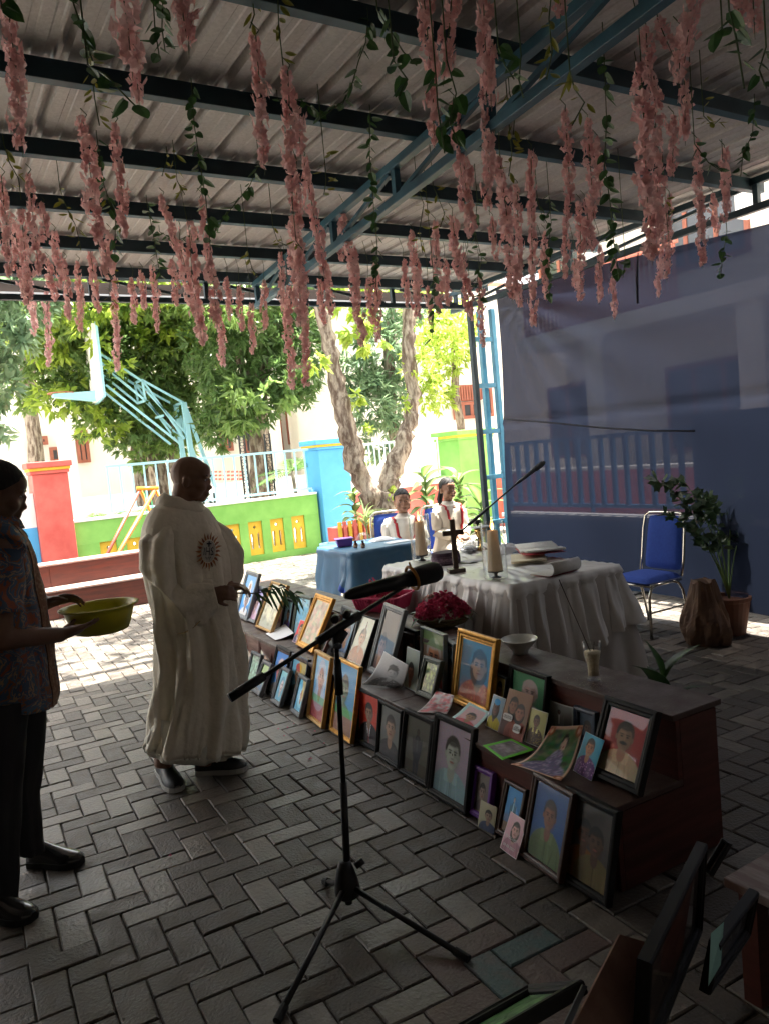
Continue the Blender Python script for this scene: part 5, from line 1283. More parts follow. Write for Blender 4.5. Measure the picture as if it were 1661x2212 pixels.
# candles in glass cylinders
M['wax'] = mat('cream_wax', (0.82, 0.68, 0.50), .5, trans=.35)
M['cglass'] = glass_mat('clear_glass', (.97, .98, .98), 1.5)
M['wick'] = mat('wick', (.02, .02, .02), .9)
M['flame'] = mat('candle_flame', (1, .6, .2), .5, emit=(1.0, .36, .07), estr=.9)
M['flamecore'] = mat('candle_flame_core', (1, .9, .6), .5, emit=(1.0, .75, .35), estr=3.0)
M['pewter'] = mat('grey_metal_stand', (.12, .13, .14), .4, metal=.6)
def candle(label, base, R_=.058, Hg=.30, hc=.205):
    e = empty('candle_in_glass', base, label, 'candle', 'candles in glass cylinders on the altar'); x, y, z = base
    mb = MB(); mb.lathe([(R_, .0), (R_, Hg), (R_-.003, Hg), (R_-.003, .004), (0.001, .004)], base, 32, cap0=False); mb.build('glass_cylinder', M['cglass'], e, smooth=True)
    rim = [(x+(R_-.0015)*math.cos(t), y+(R_-.0015)*math.sin(t), z+Hg) for t in np.linspace(0, 2*math.pi, 33)]
    mb = MB(); mb.tube(rim, .0022, 6, caps=False); mb.build('glass_rim', M['cglass'], e, smooth=True)
    mb = MB(); mb.lathe([(.026, .0045), (.03, .008), (.012, .016), (.010, .030), (.016, .036), (.044, .041), (.046, .046), (.044, .047), (.02, .047)], base, 24, cap0=True, cap1=True); mb.build('candle_stand', M['pewter'], e, smooth=True)
    mb = MB(); c0 = .048
    prof = [(.043, c0), (.044, c0+.01), (.034, c0+hc*.6), (.0315, c0+hc-.006), (.030, c0+hc), (.022, c0+hc-.004), (0.001, c0+hc-.006)]
    mb.lathe(prof, base, 24, cap0=True)
    for i in range(len(mb.v)):
        v = mb.v[i]; a = math.atan2(v[1]-y, v[0]-x); k = 1+.025*math.sin(a*9); mb.v[i] = (x+(v[0]-x)*k, y+(v[1]-y)*k, v[2])
    mb.build('candle', M['wax'], e, smooth=True)
    t0 = z+c0+hc-.004
    mb = MB(); mb.cyl((x, y, t0), (x+.001, y, t0+.012), .001, n=6); mb.build('wick', M['wick'], e)
    mb = MB(); mb.lathe([(.0005, 0), (.009, .010), (.0115, .022), (.009, .038), (.004, .056), (.0004, .074)], (x, y, t0+.005), 12); fl = mb.build('flame', M['flame'], e, smooth=True)
    mb = MB(); mb.lathe([(.0003, 0), (.0045, .008), (.0055, .016), (.003, .028), (.0002, .040)], (x-.006, y-.0095, t0+.008), 8); mb.build('flame_core', M['flamecore'], fl, smooth=True)
    fl.children[0].location = Vector(fl.children[0].location)
    return e
p = atz(915, 1213, TZ+.006); candle('lit cream candle in a glass cylinder on the left, beside the purple cap', (p[0]+.0, p[1]+.02, TZ+.006), R_=.070, Hg=.33, hc=.235)
p = atz(1070, 1252, TZ+.006); candle('lit cream candle in a glass cylinder on the right, before the open book', (p[0]+.02, p[1]+.02, TZ+.006), R_=.070, Hg=.33, hc=.235)
# wooden cross
M['crosswood'] = mat('dark_cross_wood', (.05, .028, .018), .4, color2=(.08, .045, .03), scale=12, stretch=(1, 1, 5))
p = atz(985, 1236, TZ+.005); e = empty('standing_cross', (p[0], p[1], TZ+.005), 'dark wooden standing cross between the two candles', 'cross')
rz_ = rotz(R(-22))
mb = MB(); mb.box((p[0], p[1], TZ+.005+.0125), (.105, .075, .025), rz_); mb.build('base', M['crosswood'], e, bevel=.002)
mb = MB(); mb.box((p[0], p[1], TZ+.005+.025+.155), (.032, .022, .31), rz_); mb.build('upright', M['crosswood'], e, bevel=.0015)
mb = MB(); q = Vector((p[0], p[1], TZ+.005+.25)); dx = rz_ @ Vector((1, 0, 0))
for s in (-1, 1): 
    mb.box(q+dx*s*(.016+.026), (.051, .021, .032), rz_)
mb.build('crossbar', M['crosswood'], e, bevel=.0015)
# patterned cap
M['capcloth'] = mat('dark_purple_songket', (.035, .018, .035), .8, color2=(.06, .03, .05), scale=40)
M['capband'] = mat('woven_lilac_band', (.20, .13, .18), .8, color2=(.07, .04, .06), scale=90)
p = atz(957, 1222, TZ+.006); p = p+np.array([.06, .05, 0]); e = empty('patterned_cap', (p[0], p[1], TZ+.006), 'dark purple songket cap with a woven band behind the left candle', 'cap')
mb = MB(); pr = [(.092, 0), (.093, .03), (.088, .075), (.083, .082), (.06, .079), (.001, .078)]
mb.lathe(pr, (0, 0, 0), 32)
mb.v = [(p[0]+v[0]*1.15, p[1]+v[1]*.85, TZ+.006+v[2]) for v in mb.v]; mb.build('crown', M['capcloth'], e, smooth=True)
for za, zb_ in ((.012, .016), (.022, .046), (.052, .056)):
    mb = MB(); mb.lathe([(.0945, za), (.0935, zb_)], (0, 0, 0), 32); mb.v = [(p[0]+v[0]*1.15, p[1]+v[1]*.85, TZ+.006+v[2]) for v in mb.v]; mb.build('band', M['capband'], e, smooth=True)
# mug, paten and chalice
M['goldm'] = mat('polished_brass', (.75, .50, .18), .18, metal=1.0)
M['silver'] = mat('polished_silver', (.7, .7, .72), .15, metal=1.0)
M['linen'] = mat('white_linen', (.66, .66, .68), .7, color2=(.74, .74, .76), scale=8, bump=.15)
p = atz(1012, 1195, TZ+.006); e = empty('glass_mug', (p[0], p[1], TZ+.006), 'clear glass mug with a handle right of the cross', 'mug')
mb = MB(); mb.lathe([(.036, 0), (.042, .09), (.039, .09), (.034, .006), (.001, .006)], (p[0], p[1], TZ+.006), 24); mb.build('body', M['cglass'], e, smooth=True)
h = [(p[0]+.04+.028*math.sin(t), p[1]-.012, TZ+.05+.028*math.cos(t)) for t in np.linspace(.1, 3.0, 9)]
mb = MB(); mb.tube(h, .004, 6); mb.build('handle', M['cglass'], e, smooth=True)
p = atz(1032, 1192, TZ+.006)+np.array([.08, .06, 0]); e = empty('chalice', (p[0], p[1], TZ+.006), 'brass chalice with folded white linen on top beside the mug', 'chalice')
mb = MB(); mb.lathe([(.045, 0), (.042, .006), (.012, .03), (.010, .06), (.017, .072), (.010, .085), (.03, .10), (.042, .14), (.044, .165), (.041, .163), (.035, .13), (.001, .10)], (p[0], p[1], TZ+.006), 28, cap0=True); mb.build('cup', M['goldm'], e, smooth=True)
mb = MB(); mb.bb(p[0]-.08, p[0]+.08, p[1]-.055, p[1]+.055, TZ+.174, TZ+.181); lo = mb.build('folded_linen', M['linen'], None, bevel=.003); tag(lo, 'folded white linen resting on the brass chalice', 'linen')
p = p+np.array([-.10, .02, 0]); e = empty('paten', (p[0], p[1], TZ+.006), 'round silver dish with wafers behind the mug', 'dish')
mb = MB(); mb.lathe([(.05, 0), (.065, .012), (.075, .03), (.072, .03), (.05, .012), (.001, .010)], (p[0], p[1], TZ+.006), 28, cap0=True); mb.build('bowl', M['silver'], e, smooth=True)
mb = MB(); mb.lathe([(.055, .022), (.055, .034), (.001, .036)], (p[0], p[1], TZ+.006), 20); mb.build('wafers', M['linen'], e, smooth=True)
# cloth pouch, runner, books
def pillow(name, label, c, d, rz=0, m='linen', cat='cloth'):
    mb = MB(); G = []
    for i in range(15):
        row = []
        for j in range(15):
            u = i/14*2-1; v = j/14*2-1; h = d[2]*(1-abs(u)**3)*(1-abs(v)**3)
            q = rotz(rz) @ Vector((u*d[0]/2, v*d[1]/2, 0)); row.append((c[0]+q.x, c[1]+q.y, c[2]+h*(1+.15*math.sin(u*5+v*4))))
        G.append(row)
    mb.grid(G); o = mb.build(name, M[m], None, smooth=True); tag(o, label, cat); return o
p = atz(1085, 1198, TZ+.01); pillow('folded_cloth', 'puffed white cloth lying behind the right candle', (p[0]+.12, p[1]+.10, TZ+.008), (.24, .16, .05), R(20))
p = atz(1015, 1212, TZ+.01); pillow('folded_cloth', 'flat grey-white napkin between the cross and the right candle', (p[0]+.03, p[1], TZ+.010), (.20, .13, .006), R(-10))
M['redcover'] = mat('red_book_cover', (.32, .02, .03), .45)
M['pages'] = mat('book_pages', (.66, .65, .62), .7, color2=(.58, .57, .54), scale=60)
M['creamp'] = mat('cream_pages', (.55, .48, .34), .7)
def booklet(name, label, c, L, W_, rz, up_l, up_r, cover, th=.012, pg='pages'):
    e = empty(name, c, label, 'book')
    for s, upv in ((-1, up_l), (1, up_r)):
        G = []; G2 = []
        for i in range(13):
            t = i/12; rowa = []; rowb = []
            for j in range(2):
                y = (j-.5)*L; x = s*W_*t*(1-.12*upv); zz = th*math.sin(math.pi*min(1, t*2.4+.05)*.5)+upv*W_*t*t
                q = rotz(rz) @ Vector((x, y, 0)); rowa.append((c[0]+q.x, c[1]+q.y, c[2]+zz+.003)); rowb.append((c[0]+q.x*1.03, c[1]+q.y*1.0, c[2]+zz-th*.8 if zz > th else c[2]+.0005))
            G.append(rowa); G2.append(rowb)
        mb = MB(); mb.grid(G); mb.build('page_block', M[pg], e, smooth=True, solid=th*.5)
        mb = MB(); mb.grid(G2); mb.build('cover', M[cover], e, smooth=True, solid=.002)
    return e
p = atz(1165, 1205, TZ+.01); booklet('open_book', 'open red-covered book lying on cream booklets at the table end', (p[0]+.06, p[1]+.06, TZ+.040), .26, .17, R(62), .02, .06, 'redcover', .022)
p = atz(1145, 1212, TZ+.01); booklet('cream_booklet', 'open cream booklet under the red book', (p[0]+.02, p[1]+.04, TZ+.012), .22, .16, R(50), .02, .02, 'creamp', .010, 'creamp')
p = atz(1190, 1238, TZ+.01); e = empty('rolled_booklet', (p[0], p[1], TZ+.01), 'white and red booklet with one side curling up at the near table corner', 'booklet')
G = []; G2 = []
a0, a1 = atz(1125, 1240, TZ+.012), atz(1185, 1246, TZ+.012); w_ = a1-a0; dirn = np.array([.42, .28, 0])*.0
ax = atz(1255, 1228, TZ+.012)-a1; ax[2] = 0; ax = ax/np.linalg.norm(ax)*.24; side = np.array([-ax[1], ax[0], 0]); side /= np.linalg.norm(side)
if side[0] > 0: side = -side
for i in range(25):
    t = i/24; th_ = (t-.55)*6.0 if t > .55 else 0
    if t <= .55: off = side*(.15*(.55-t)/.55); h_ = .002
    else: off = -side*(.040*math.sin(min(th_, 3.6))); h_ = .002+.040*(1-math.cos(min(th_, 3.6)))
    G.append([tuple(a1+off+np.array([0, 0, h_])), tuple(a1+off+ax+np.array([0, 0, h_]))])
mb = MB(); mb.grid(G); mb.build('page', M['pages'], e, smooth=True, solid=.0012)
G = [[(x[0], x[1], x[2]-.0035) for x in r_] for r_ in G[:15]]
G = [[tuple(np.array(x)*1.0+np.array([0, -.012, .0015])) for x in r_] for r_ in G]
mb = MB(); mb.grid(G); mb.build('cover', M['redcover'], e, smooth=True, solid=.001)
# things on the blue table
M['purplep'] = mat('purple_plastic_tub', (.16, .05, .30), .35)
p = atz(743, 1181, .726); e = empty('plastic_tub', (p[0], p[1], .727), 'purple plastic tub with a lid on the corner of the blue table', 'tub')
mb = MB(); mb.box((p[0]+.02, p[1]+.02, .727+.032), (.15, .11, .064), rotz(R(-20)).to_3x3()); 
for i in range(4): v = mb.v[i]; mb.v[i] = (p[0]+.02+(v[0]-p[0]-.02)*.86, p[1]+.02+(v[1]-p[1]-.02)*.86, v[2])
mb.build('tub', M['purplep'], e, bevel=.006)
mb = MB(); mb.box((p[0]+.02, p[1]+.02, .727+.069), (.168, .128, .008), rotz(R(-20))); mb.build('lid', M['purplep'], e, bevel=.003)
M['amber'] = mat('amber_glass', (.10, .025, .005), .1, spec=.8, coat=1.0); M['capm'] = mat('black_cap', (.015, .015, .018), .4)
M['labelp'] = mat('brown_label', (.35, .2, .1), .6)
for k, (x_, y_) in enumerate(((769, 1184), (785, 1184))):
    p = atz(x_, y_, .727); e = empty('oil_bottle', (p[0], p[1], .727), ['small amber glass bottle next to the purple tub', 'small amber glass bottle farther right of the purple tub'][k], 'bottle', 'amber bottles on the blue table')
    mb = MB(); mb.lathe([(.017, 0), (.019, .004), (.019, .038), (.012, .046), (.009, .050)], (p[0], p[1], .727), 18, cap0=True, cap1=True); mb.build('bottle', M['amber'], e, smooth=True)
    mb = MB(); mb.lathe([(.0195, .012), (.0195, .032)], (p[0], p[1], .727), 18); mb.build('label', M['labelp'], e, smooth=True)
    mb = MB(); mb.lathe([(.012, .0505), (.012, .066)], (p[0], p[1], .727), 14, cap0=True, cap1=True); mb.build('cap', M['capm'], e, smooth=False)
p = atz(825, 1167, .727); pillow('folded_cloth', 'folded white cloths at the back of the blue table', (p[0], p[1]+.0, .727), (.22, .12, .03), R(-8))
p = atz(845, 1171, .727); pillow('folded_cloth', 'single flat white cloth on the right half of the blue table', (p[0]+.05, p[1]-.04, .727), (.24, .12, .008), R(-4))
p = atz(790, 1166, .727); pillow('plastic_bag', 'crumpled clear plastic bag behind the amber bottles', (p[0], p[1]+.05, .727), (.16, .12, .06), R(30), m='cglass', cat='bag')
# ------------------------------------------------------------------ flowers
M['petal'] = mat('dark_rose_petal', (.42, .015, .07), .55, color2=(.62, .09, .18), scale=14, trans=.25, contrast=(.3, .7))
M['petal2'] = mat('cream_rose_petal', (.6, .5, .36), .55, color2=(.55, .32, .32), scale=14, trans=.2)
M['pinkp'] = mat('raspberry_plastic', (.62, .06, .16), .42, spec=.4)
def petals(center, rx, ry, h, n, seed, m, parent=None, z0=0, sz=.024, name='rose_petals'):
    r = np.random.RandomState(seed); V = []; Fc = []
    for k in range(n):
        a = r.uniform(0, 6.283); q = math.sqrt(r.uniform(0, 1)); x = q*rx*math.cos(a); y = q*ry*math.sin(a)
        z = h*(1-q**2)*r.uniform(.72, 1.0)+.15*h*math.sin(a*3+x*60)
        c = np.array(center)+np.array([x, y, z0+max(z, -.005)])
        n_ = unit(np.array([x/rx*.7, y/ry*.7, .9])+r.normal(size=3)*.6); t_ = unit(np.cross(n_, r.normal(size=3))); b_ = np.cross(n_, t_)
        s = sz*r.uniform(.6, 1.25); o = len(V)
        V += [c-n_*s*.25]+[c+(t_*math.cos(w)+b_*math.sin(w)*.85)*s*.55*(1.0 if w < 2.6 else .9)+n_*s*.18 for w in np.linspace(0, 5.24, 6)]
        Fc += [(o, o+1+i, o+1+(i+1) % 6) for i in range(6)]
    return tri_obj(name, np.array(V), np.array(Fc), m, parent, 'stuff')
TB = .542
# pink plastic tray
pc = atz(812, 1318, TB); pc = np.array([pc[0]+.055, pc[1]+.0, TB])
e = empty('pink_basket', tuple(pc), 'raspberry pink ribbed plastic basket heaped with rose petals', 'basket')
RZB = R(-58)
def rect_ring(hx, hy, z, n=12, rc=.02):
    pts = []
    for cx_, cy_, a0 in ((hx-rc, hy-rc, 0), (-hx+rc, hy-rc, 90), (-hx+rc, -hy+rc, 180), (hx-rc, -hy+rc, 270)):
        for k in range(n): 
            a = R(a0+90*k/(n-1)); v = rotz(RZB) @ Vector((cx_+rc*math.cos(a), cy_+rc*math.sin(a), 0)); pts.append((pc[0]+v.x, pc[1]+v.y, TB+z))
    return pts
HX, HY, HH = .165, .125, .095
mb = MB(); mb.grid([rect_ring(HX*.86, HY*.84, 0), rect_ring(HX, HY, HH), rect_ring(HX+.010, HY+.010, HH+.001), rect_ring(HX+.010, HY+.010, HH-.008)], close=True)
mb.f.append(tuple(range(48))); mb.mi.append(0)
mb.build('tray', M['pinkp'], e, smooth=False, solid=.002)
for sx in range(-7, 8):
    for sy in (-1, 1):
        a = rotz(RZB) @ Vector((sx*.0205*.86, sy*(HY*.84+.0015), 0)); b = rotz(RZB) @ Vector((sx*.0205, sy*(HY+.0015), 0))
        mb = MB(); mb.beam((pc[0]+a.x, pc[1]+a.y, TB+.004), (pc[0]+b.x, pc[1]+b.y, TB+HH-.008), .006, .005); mb.build('rib', M['pinkp'], e)
for sy in range(-5, 6):
    for sx in (-1, 1):
        a = rotz(RZB) @ Vector((sx*(HX*.86+.0015), sy*.0205*.84, 0)); b = rotz(RZB) @ Vector((sx*(HX+.0015), sy*.0205, 0))
        mb = MB(); mb.beam((pc[0]+a.x, pc[1]+a.y, TB+.004), (pc[0]+b.x, pc[1]+b.y, TB+HH-.008), .006, .005); mb.build('rib', M['pinkp'], e)
for cc, rx_, hh, n_, sd in (((pc[0], pc[1], TB+.06), .135, .085, 520, 1), ((pc[0]-.02, pc[1]+.07, TB+.06), .07, .12, 180, 2)):
    o = petals(cc, rx_, rx_*.85, hh, n_, sd, M['petal'], None); o.location = (0, 0, 0); tag(o, ['heap of dark red rose petals filling the pink basket', 'taller tuft of red petals at the far side of the pink basket'][sd-1], 'petals')
# round basket
pb = atz(940, 1350, TB); pb = np.array([pb[0]+.055, pb[1]+.0, TB])
M['rattan'] = mat('dark_rattan', (.10, .07, .035), .6, color2=(.2, .16, .06), scale=30, bump=.5)
e = empty('round_basket', tuple(pb), 'round rattan basket heaped with dark red petals and a few cream ones', 'basket')
mb = MB()
mb.lathe([(.12, 0), (.165, .045), (.175, .055), (.168, .055), (.11, .008), (.001, .008)], tuple(pb), 36, cap0=True); mb.build('bowl', M['rattan'], e, smooth=False)
for k in range(3):
    rr = .135+.018*k; c = [(pb[0]+rr*math.cos(t), pb[1]+rr*math.sin(t), TB+.014+.017*k) for t in np.linspace(0, 2*math.pi, 37)]
    mb = MB(); mb.tube(c, .006, 6, caps=False); mb.build('coil', M['rattan'], e, smooth=True)
o = petals((pb[0], pb[1], TB+.045), .165, .155, .125, 760, 3, M['petal'], None, sz=.028); tag(o, 'dome of dark red rose petals in the round basket', 'petals')
o = petals((pb[0]-.04, pb[1]+.03, TB+.15), .05, .04, .02, 26, 4, M['petal2'], None, sz=.028); tag(o, 'cluster of cream petals on the left of the red dome', 'petals')
o = petals((pb[0]-.05, pb[1]-.11, TB+.07), .03, .03, .015, 12, 5, M['petal2'], None, sz=.028); tag(o, 'pale petals near the front rim of the round basket', 'petals')
for k in range(7):
    a = k*.9+2.2; ob = bpy.data.objects.new('leaf', var_dark[k % 3]); col.objects.link(ob); ob.parent = e
    ob.matrix_local = Matrix.Translation((.13*math.cos(a), .13*math.sin(a), .05)) @ Matrix.Rotation(a-math.pi/2, 4, 'Z') @ Matrix.Rotation(R(5), 4, 'X') @ Matrix.Scale(.42, 4)
# fallen petals on the paving
r_ = random.Random(9)
fp = [(680, 1581, 1), (601, 1576, 1), (614, 1591, 1), (671, 1640, 1), (700, 1607, 0), (621, 1573, 1), (830, 1480, 1), (751, 1606, 0), (668, 1642, 1), (367, 1850, 0), (635, 1565, 1)]
V = []; Fc = []
for x_, y_, c_ in fp:
    p = atz(x_, y_, .004); o = len(V); s = r_.uniform(.006, .011)
    V += [p+np.array([s*math.cos(w), s*math.sin(w)*.8, .003*math.sin(w*2)+.003]) for w in np.linspace(0, 5.24, 6)]; Fc += [(o, o+1, o+2), (o, o+2, o+3), (o, o+3, o+4), (o, o+4, o+5)]
o = tri_obj('fallen_petals', np.array(V), np.array(Fc), M['petal'], None, 'stuff'); tag(o, 'scattered red petals fallen on the paving by the portraits', 'petals')
# bowl, glass with stick, crumbs
M['porc'] = mat('white_porcelain', (.60, .62, .56), .25, coat=.4)
p = atz(1120, 1412, TB); mb = MB(); mb.lathe([(.036, 0), (.038, .012), (.040, .014), (.062, .040), (.084, .066), (.088, .070), (.084, .072), (.060, .044), (.030, .020), (.001, .018)], (p[0]+.01, p[1], TB), 40, cap0=True)
o = mb.build('bowl', M['porc'], None, smooth=True); tag(o, 'white porcelain bowl standing on the bench top', 'bowl')
p = atz(1279, 1470, TB); px_, py_ = p[0]+.01, p[1]; e = empty('drinking_glass', (px_, py_, TB), 'tall curved glass of pale rice with an incense stick at the bench edge', 'glass')
prof = [(.029, 0), (.031, .004), (.026, .018), (.024, .045), (.027, .075), (.035, .11), (.037, .16)]
mb = MB(); mb.lathe(prof+[(.0355, .16), (.0335, .11), (.0255, .075), (.0225, .045), (.024, .020), (.001, .018)], (px_, py_, TB), 28, cap0=True); mb.build('glass', M['cglass'], e, smooth=True)
M['rice'] = mat('pale_rice', (.60, .48, .32), .8, color2=(.70, .60, .44), scale=90, bump=.6, bscale=160)
mb = MB(); mb.lathe([(.0235, .021), (.022, .045), (.025, .075), (.0328, .11), (.033, .118), (.001, .122)], (px_, py_, TB), 24, cap0=True); mb.build('rice', M['rice'], e, smooth=True)
M['stick'] = mat('incense_stick', (.03, .012, .012), .7)
a = np.array([px_, py_, TB+.10]); d_ray = aty(1207, 1252, py_+.03); mb = MB(); mb.cyl(a, tuple(d_ray), .0016, n=6)
o = mb.build('incense_stick', M['stick'], None); tag(o, 'long thin incense stick slanting out of the glass', 'incense stick')
mb = MB(); mb.cyl((px_+.008, py_, TB+.11), (px_+.012, py_-.004, TB+.158), .0015, n=6); o = mb.build('incense_stick', M['stick'], None); tag(o, 'short burnt incense stick standing in the glass', 'incense stick')
V = []; Fc = []
for k in range(90):
    x_ = 1279+r_.gauss(0, 34); y_ = 1478+r_.gauss(0, 8)+(x_-1279)*.25; p = atz(x_, y_, TB+.002)
    if p[0] < 2.17 or p[0] > 2.42: continue
    a = r_.uniform(0, 3.14); s = r_.uniform(.002, .006); o = len(V)
    V += [p+np.array([s*math.cos(a), s*math.sin(a), 0]), p+np.array([-.001*math.sin(a), .001*math.cos(a), .0015]), p-np.array([s*math.cos(a), s*math.sin(a), 0]), p+np.array([.001*math.sin(a), -.001*math.cos(a), .0015])]; Fc += [(o, o+1, o+2), (o, o+2, o+3)]
M['crumb'] = mat('pale_crumbs', (.45, .4, .33), .8)
o = tri_obj('incense_ash', np.array(V), np.array(Fc), M['crumb'], None, 'stuff'); tag(o, 'pale ash and rice crumbs around the glass on the bench top', 'crumbs')
p = atz(1340, 1500, 0.0); p = aty(1345, 1450, 2.9); 
e = leafy_plant('dark_leaf_plant', 'dark low leafy plant on the floor behind the drinking glass', (2.85, 2.38, 0), .34, 9, var_dark, 8, 1.15, .0, stemr=.008, elev=(10, 75), zr=(.2, 1))

# ------------------------------------------------------------------ chairs
M['blueup'] = mat('royal_blue_upholstery', (.010, .045, .27), .85, color2=(.014, .058, .32), scale=50, bump=.25, bscale=220)
M['chrome'] = mat('chromed_tube', (.55, .53, .47), .22, metal=1.0)
M['rubber'] = mat('black_rubber', (.012, .012, .012), .8)
def build_chair(label, group):
    e = empty('banquet_chair', (0, 0, 0), label, 'chair', group)
    # faces +y in its own frame
    def pad(w0, w1, h, t, name, Mx, arch=.02):
        G = []; n = 17; m_ = 15
        for i in range(n):
            v = i/(n-1)*2-1; row = []
            for j in range(m_):
                u = j/(m_-1)*2-1; ww = (w0+(w1-w0)*(v+1)/2)/2
                k = (1-abs(u)**5)*(1-abs(v)**5); cu_ = math.sqrt(max(0, 1-max(abs(u), abs(v))**8))
                xs = u*ww*(1-.06*abs(v)**6); row.append((xs, v*h/2*(1-.05*abs(u)**6), t*k**.5+arch*.0))
            G.append(row)
        mb = MB(); mb.grid(G); G2 = [[(x, y, -t*.35*(1 if 0 < i < n-1 and 0 < j < m_-1 else 0)) for j, (x, y, z) in enumerate(row)] for i, row in enumerate(G)]
        mb.grid([list(reversed(r2)) for r2 in G2]); mb.v = [tuple(Mx @ Vector(v)) for v in mb.v]
        return mb.build(name, M['blueup'], e, local=True, smooth=True)
    pad(.40, .40, .40, .045, 'seat', Matrix.Translation((0, 0.0, .425)) @ Matrix.Rotation(0, 4, 'X'))
    bk = Matrix.Translation((0, -.235, .68)) @ Matrix.Rotation(R(90-9), 4, 'X')
    pad(.37, .33, .44, .03, 'backrest', Matrix.Translation((0, -.232, .685)) @ Matrix.Rotation(R(-90+9), 4, 'X') @ Matrix.Rotation(math.pi, 4, 'Z'))
    r0 = .011
    hoop = [(-.205, -.17, .43), (-.208, -.20, .55), (-.205, -.238, .80), (-.19, -.252, .895), (-.15, -.258, .925), (0, -.26, .93), (.15, -.258, .925), (.19, -.252, .895), (.205, -.238, .80), (.208, -.20, .55), (.205, -.17, .43)]
    mb = MB(); mb.tube(hoop, r0, 8); mb.build('back_frame', M['chrome'], e, local=True, smooth=True)
    for s in (-1, 1):
        mb = MB(); mb.tube([(s*.20, .10, .405), (s*.205, .17, .39), (s*.21, .205, .33), (s*.215, .215, 0.012)], r0, 8); mb.build('leg', M['chrome'], e, local=True, smooth=True)
        mb = MB(); mb.tube([(s*.20, -.08, .405), (s*.205, -.13, .39), (s*.21, -.17, .33), (s*.215, -.24, 0.012)], r0, 8); mb.build('leg', M['chrome'], e, local=True, smooth=True)
        mb = MB(); mb.cyl((s*.20, -.17, .405), (s*.20, .18, .405), .010, n=8); mb.build('side_rail', M['chrome'], e, local=True, smooth=True)
        mb = MB(); mb.cyl((s*.213, .212, .20), (s*.213, -.20, .20), .008, n=8); mb.build('stretcher', M['chrome'], e, local=True, smooth=True)
        for yy in (.215, -.24):
            mb = MB(); mb.cyl((s*.215, yy, 0.0), (s*.215, yy, .02), .014, n=8); mb.build('foot_cap', M['rubber'], e, local=True)
    mb = MB(); mb.cyl((-.20, .17, .40), (.20, .17, .40), .010, n=8); mb.build('front_rail', M['chrome'], e, local=True, smooth=True)
    return e
c1 = build_chair('empty blue padded chair with a chrome frame before the curtain', 'blue banquet chairs')
c1.location = (4.66, 3.98, 0); c1.rotation_euler = (0, 0, R(88)); c1.scale = (.96, .96, .95)
c2 = copy_tree(c1); c2.scale = (1, 1, 1); c2.location = (4.05, 6.56, 0); c2.rotation_euler = (0, 0, R(160)); c2['label'] = 'blue padded chair the boy sits on behind the blue table'
c3 = copy_tree(c1); c3.scale = (1, 1, 1); c3.location = (4.60, 6.48, 0); c3.rotation_euler = (0, 0, R(155)); c3['label'] = 'blue padded chair the girl sits on beside the steel column'
# potted fishtail palm by the curtain
M['kraft'] = mat('crumpled_brown_paper', (.13, .065, .03), .75, color2=(.07, .032, .016), scale=7, bump=.6, bscale=12)
e = empty('potted_palm', (4.86, 3.56, 0), 'dark fishtail palm in a pot by the curtain behind the brown bundle', 'potted plant')
mb = MB(); mb.lathe([(.10, 0), (.14, .24), (.15, .25), (.15, .275), (.13, .275), (.13, .25)], (4.92, 3.46, 0), 24, cap0=True, cap1=True); mb.build('pot', M['pot'], e)
M['palmdark'] = leaf_mat('dark_fishtail_leaf', (.022, .05, .022), (.05, .09, .035), .25)
rp = random.Random(4)
targets = [(1480, 1045, 10), (1420, 1040, 16), (1590, 1035, 14), (1575, 1100, 10), (1530, 1080, 12), (1432, 1112, 10), (1500, 1150, 9), (1620, 1120, 10), (1545, 1160, 7)]
for k, (tx, ty, n_) in enumerate(targets):
    b = Vector((4.92, 3.46, .26)); t = Vector(aty(tx, ty, 3.46+rp.uniform(-.18, .12))); mid = b.lerp(t, .6)+Vector((0, 0, .10+.05*(k % 3))); mid.x = b.x+(t.x-b.x)*.35; mid.y = b.y+(t.y-b.y)*.35
    P = [b.lerp(mid, i/4)*(1-i/12)+(mid.lerp(t, i/8))*(i/12) for i in range(1)]
    P = []
    for i in range(9):
        s = i/8; P.append(b*(1-s)**2+mid*2*s*(1-s)+t*s*s)
    mb = MB(); mb.tube(P, [.006*(1-.7*i/8) for i in range(9)], 5); mb.build('stalk', M['stem'], e, smooth=True)
    mb = MB()
    for q in range(n_*4):
        s = rp.uniform(.52, 1.0); i = min(7, int(s*8)); c = P[i].lerp(P[i+1], s*8-i); d = (P[min(8, i+1)]-P[i]).normalized()
        sd = Vector((rp.gauss(0, 1), rp.gauss(0, 1), rp.gauss(-.1, .6))).normalized(); v = (d*.6+sd).normalized(); L = rp.uniform(.05, .10); w = v.cross(Vector((rp.gauss(0, 1), rp.gauss(0, 1), rp.gauss(0, 1)))).normalized()*L*.28
        tip = c+v*L; mb.add([c, c+v*L*.6+w, tip+w*.8, tip-v*L*.12, tip-w*.9, c+v*L*.5-w], [(0, 1, 2, 3), (0, 3, 4, 5)])
    mb.build('frond', M['palmdark'], e, kind='stuff')
mb = MB(); G = []
bx_, by_ = 4.62, 3.43
for i in range(15):
    t = i/14; row = []
    for j in range(40):
        a = 2*math.pi*j/40; rr = (.155+.02*math.sin(t*5))*(1-.42*t**2.2)*(1+.08*math.sin(a*3+t*4)+.05*math.sin(a*7-t*5)+.025*math.sin(a*13+t*9)+.02*math.sin(a*19-t*13))
        row.append((bx_+rr*math.cos(a)*.95-.03*t, by_+rr*math.sin(a)*.95, .005+.44*t+.015*math.sin(a*4)*t))
    G.append(row)
mb.grid(G, close=True); mb.f.append(tuple(14*40+j for j in range(40))); mb.mi.append(0)
o = mb.build('paper_bundle', M['kraft'], None, smooth=False); tag(o, 'crumpled brown paper bundle standing beside the empty blue chair', 'bundle')

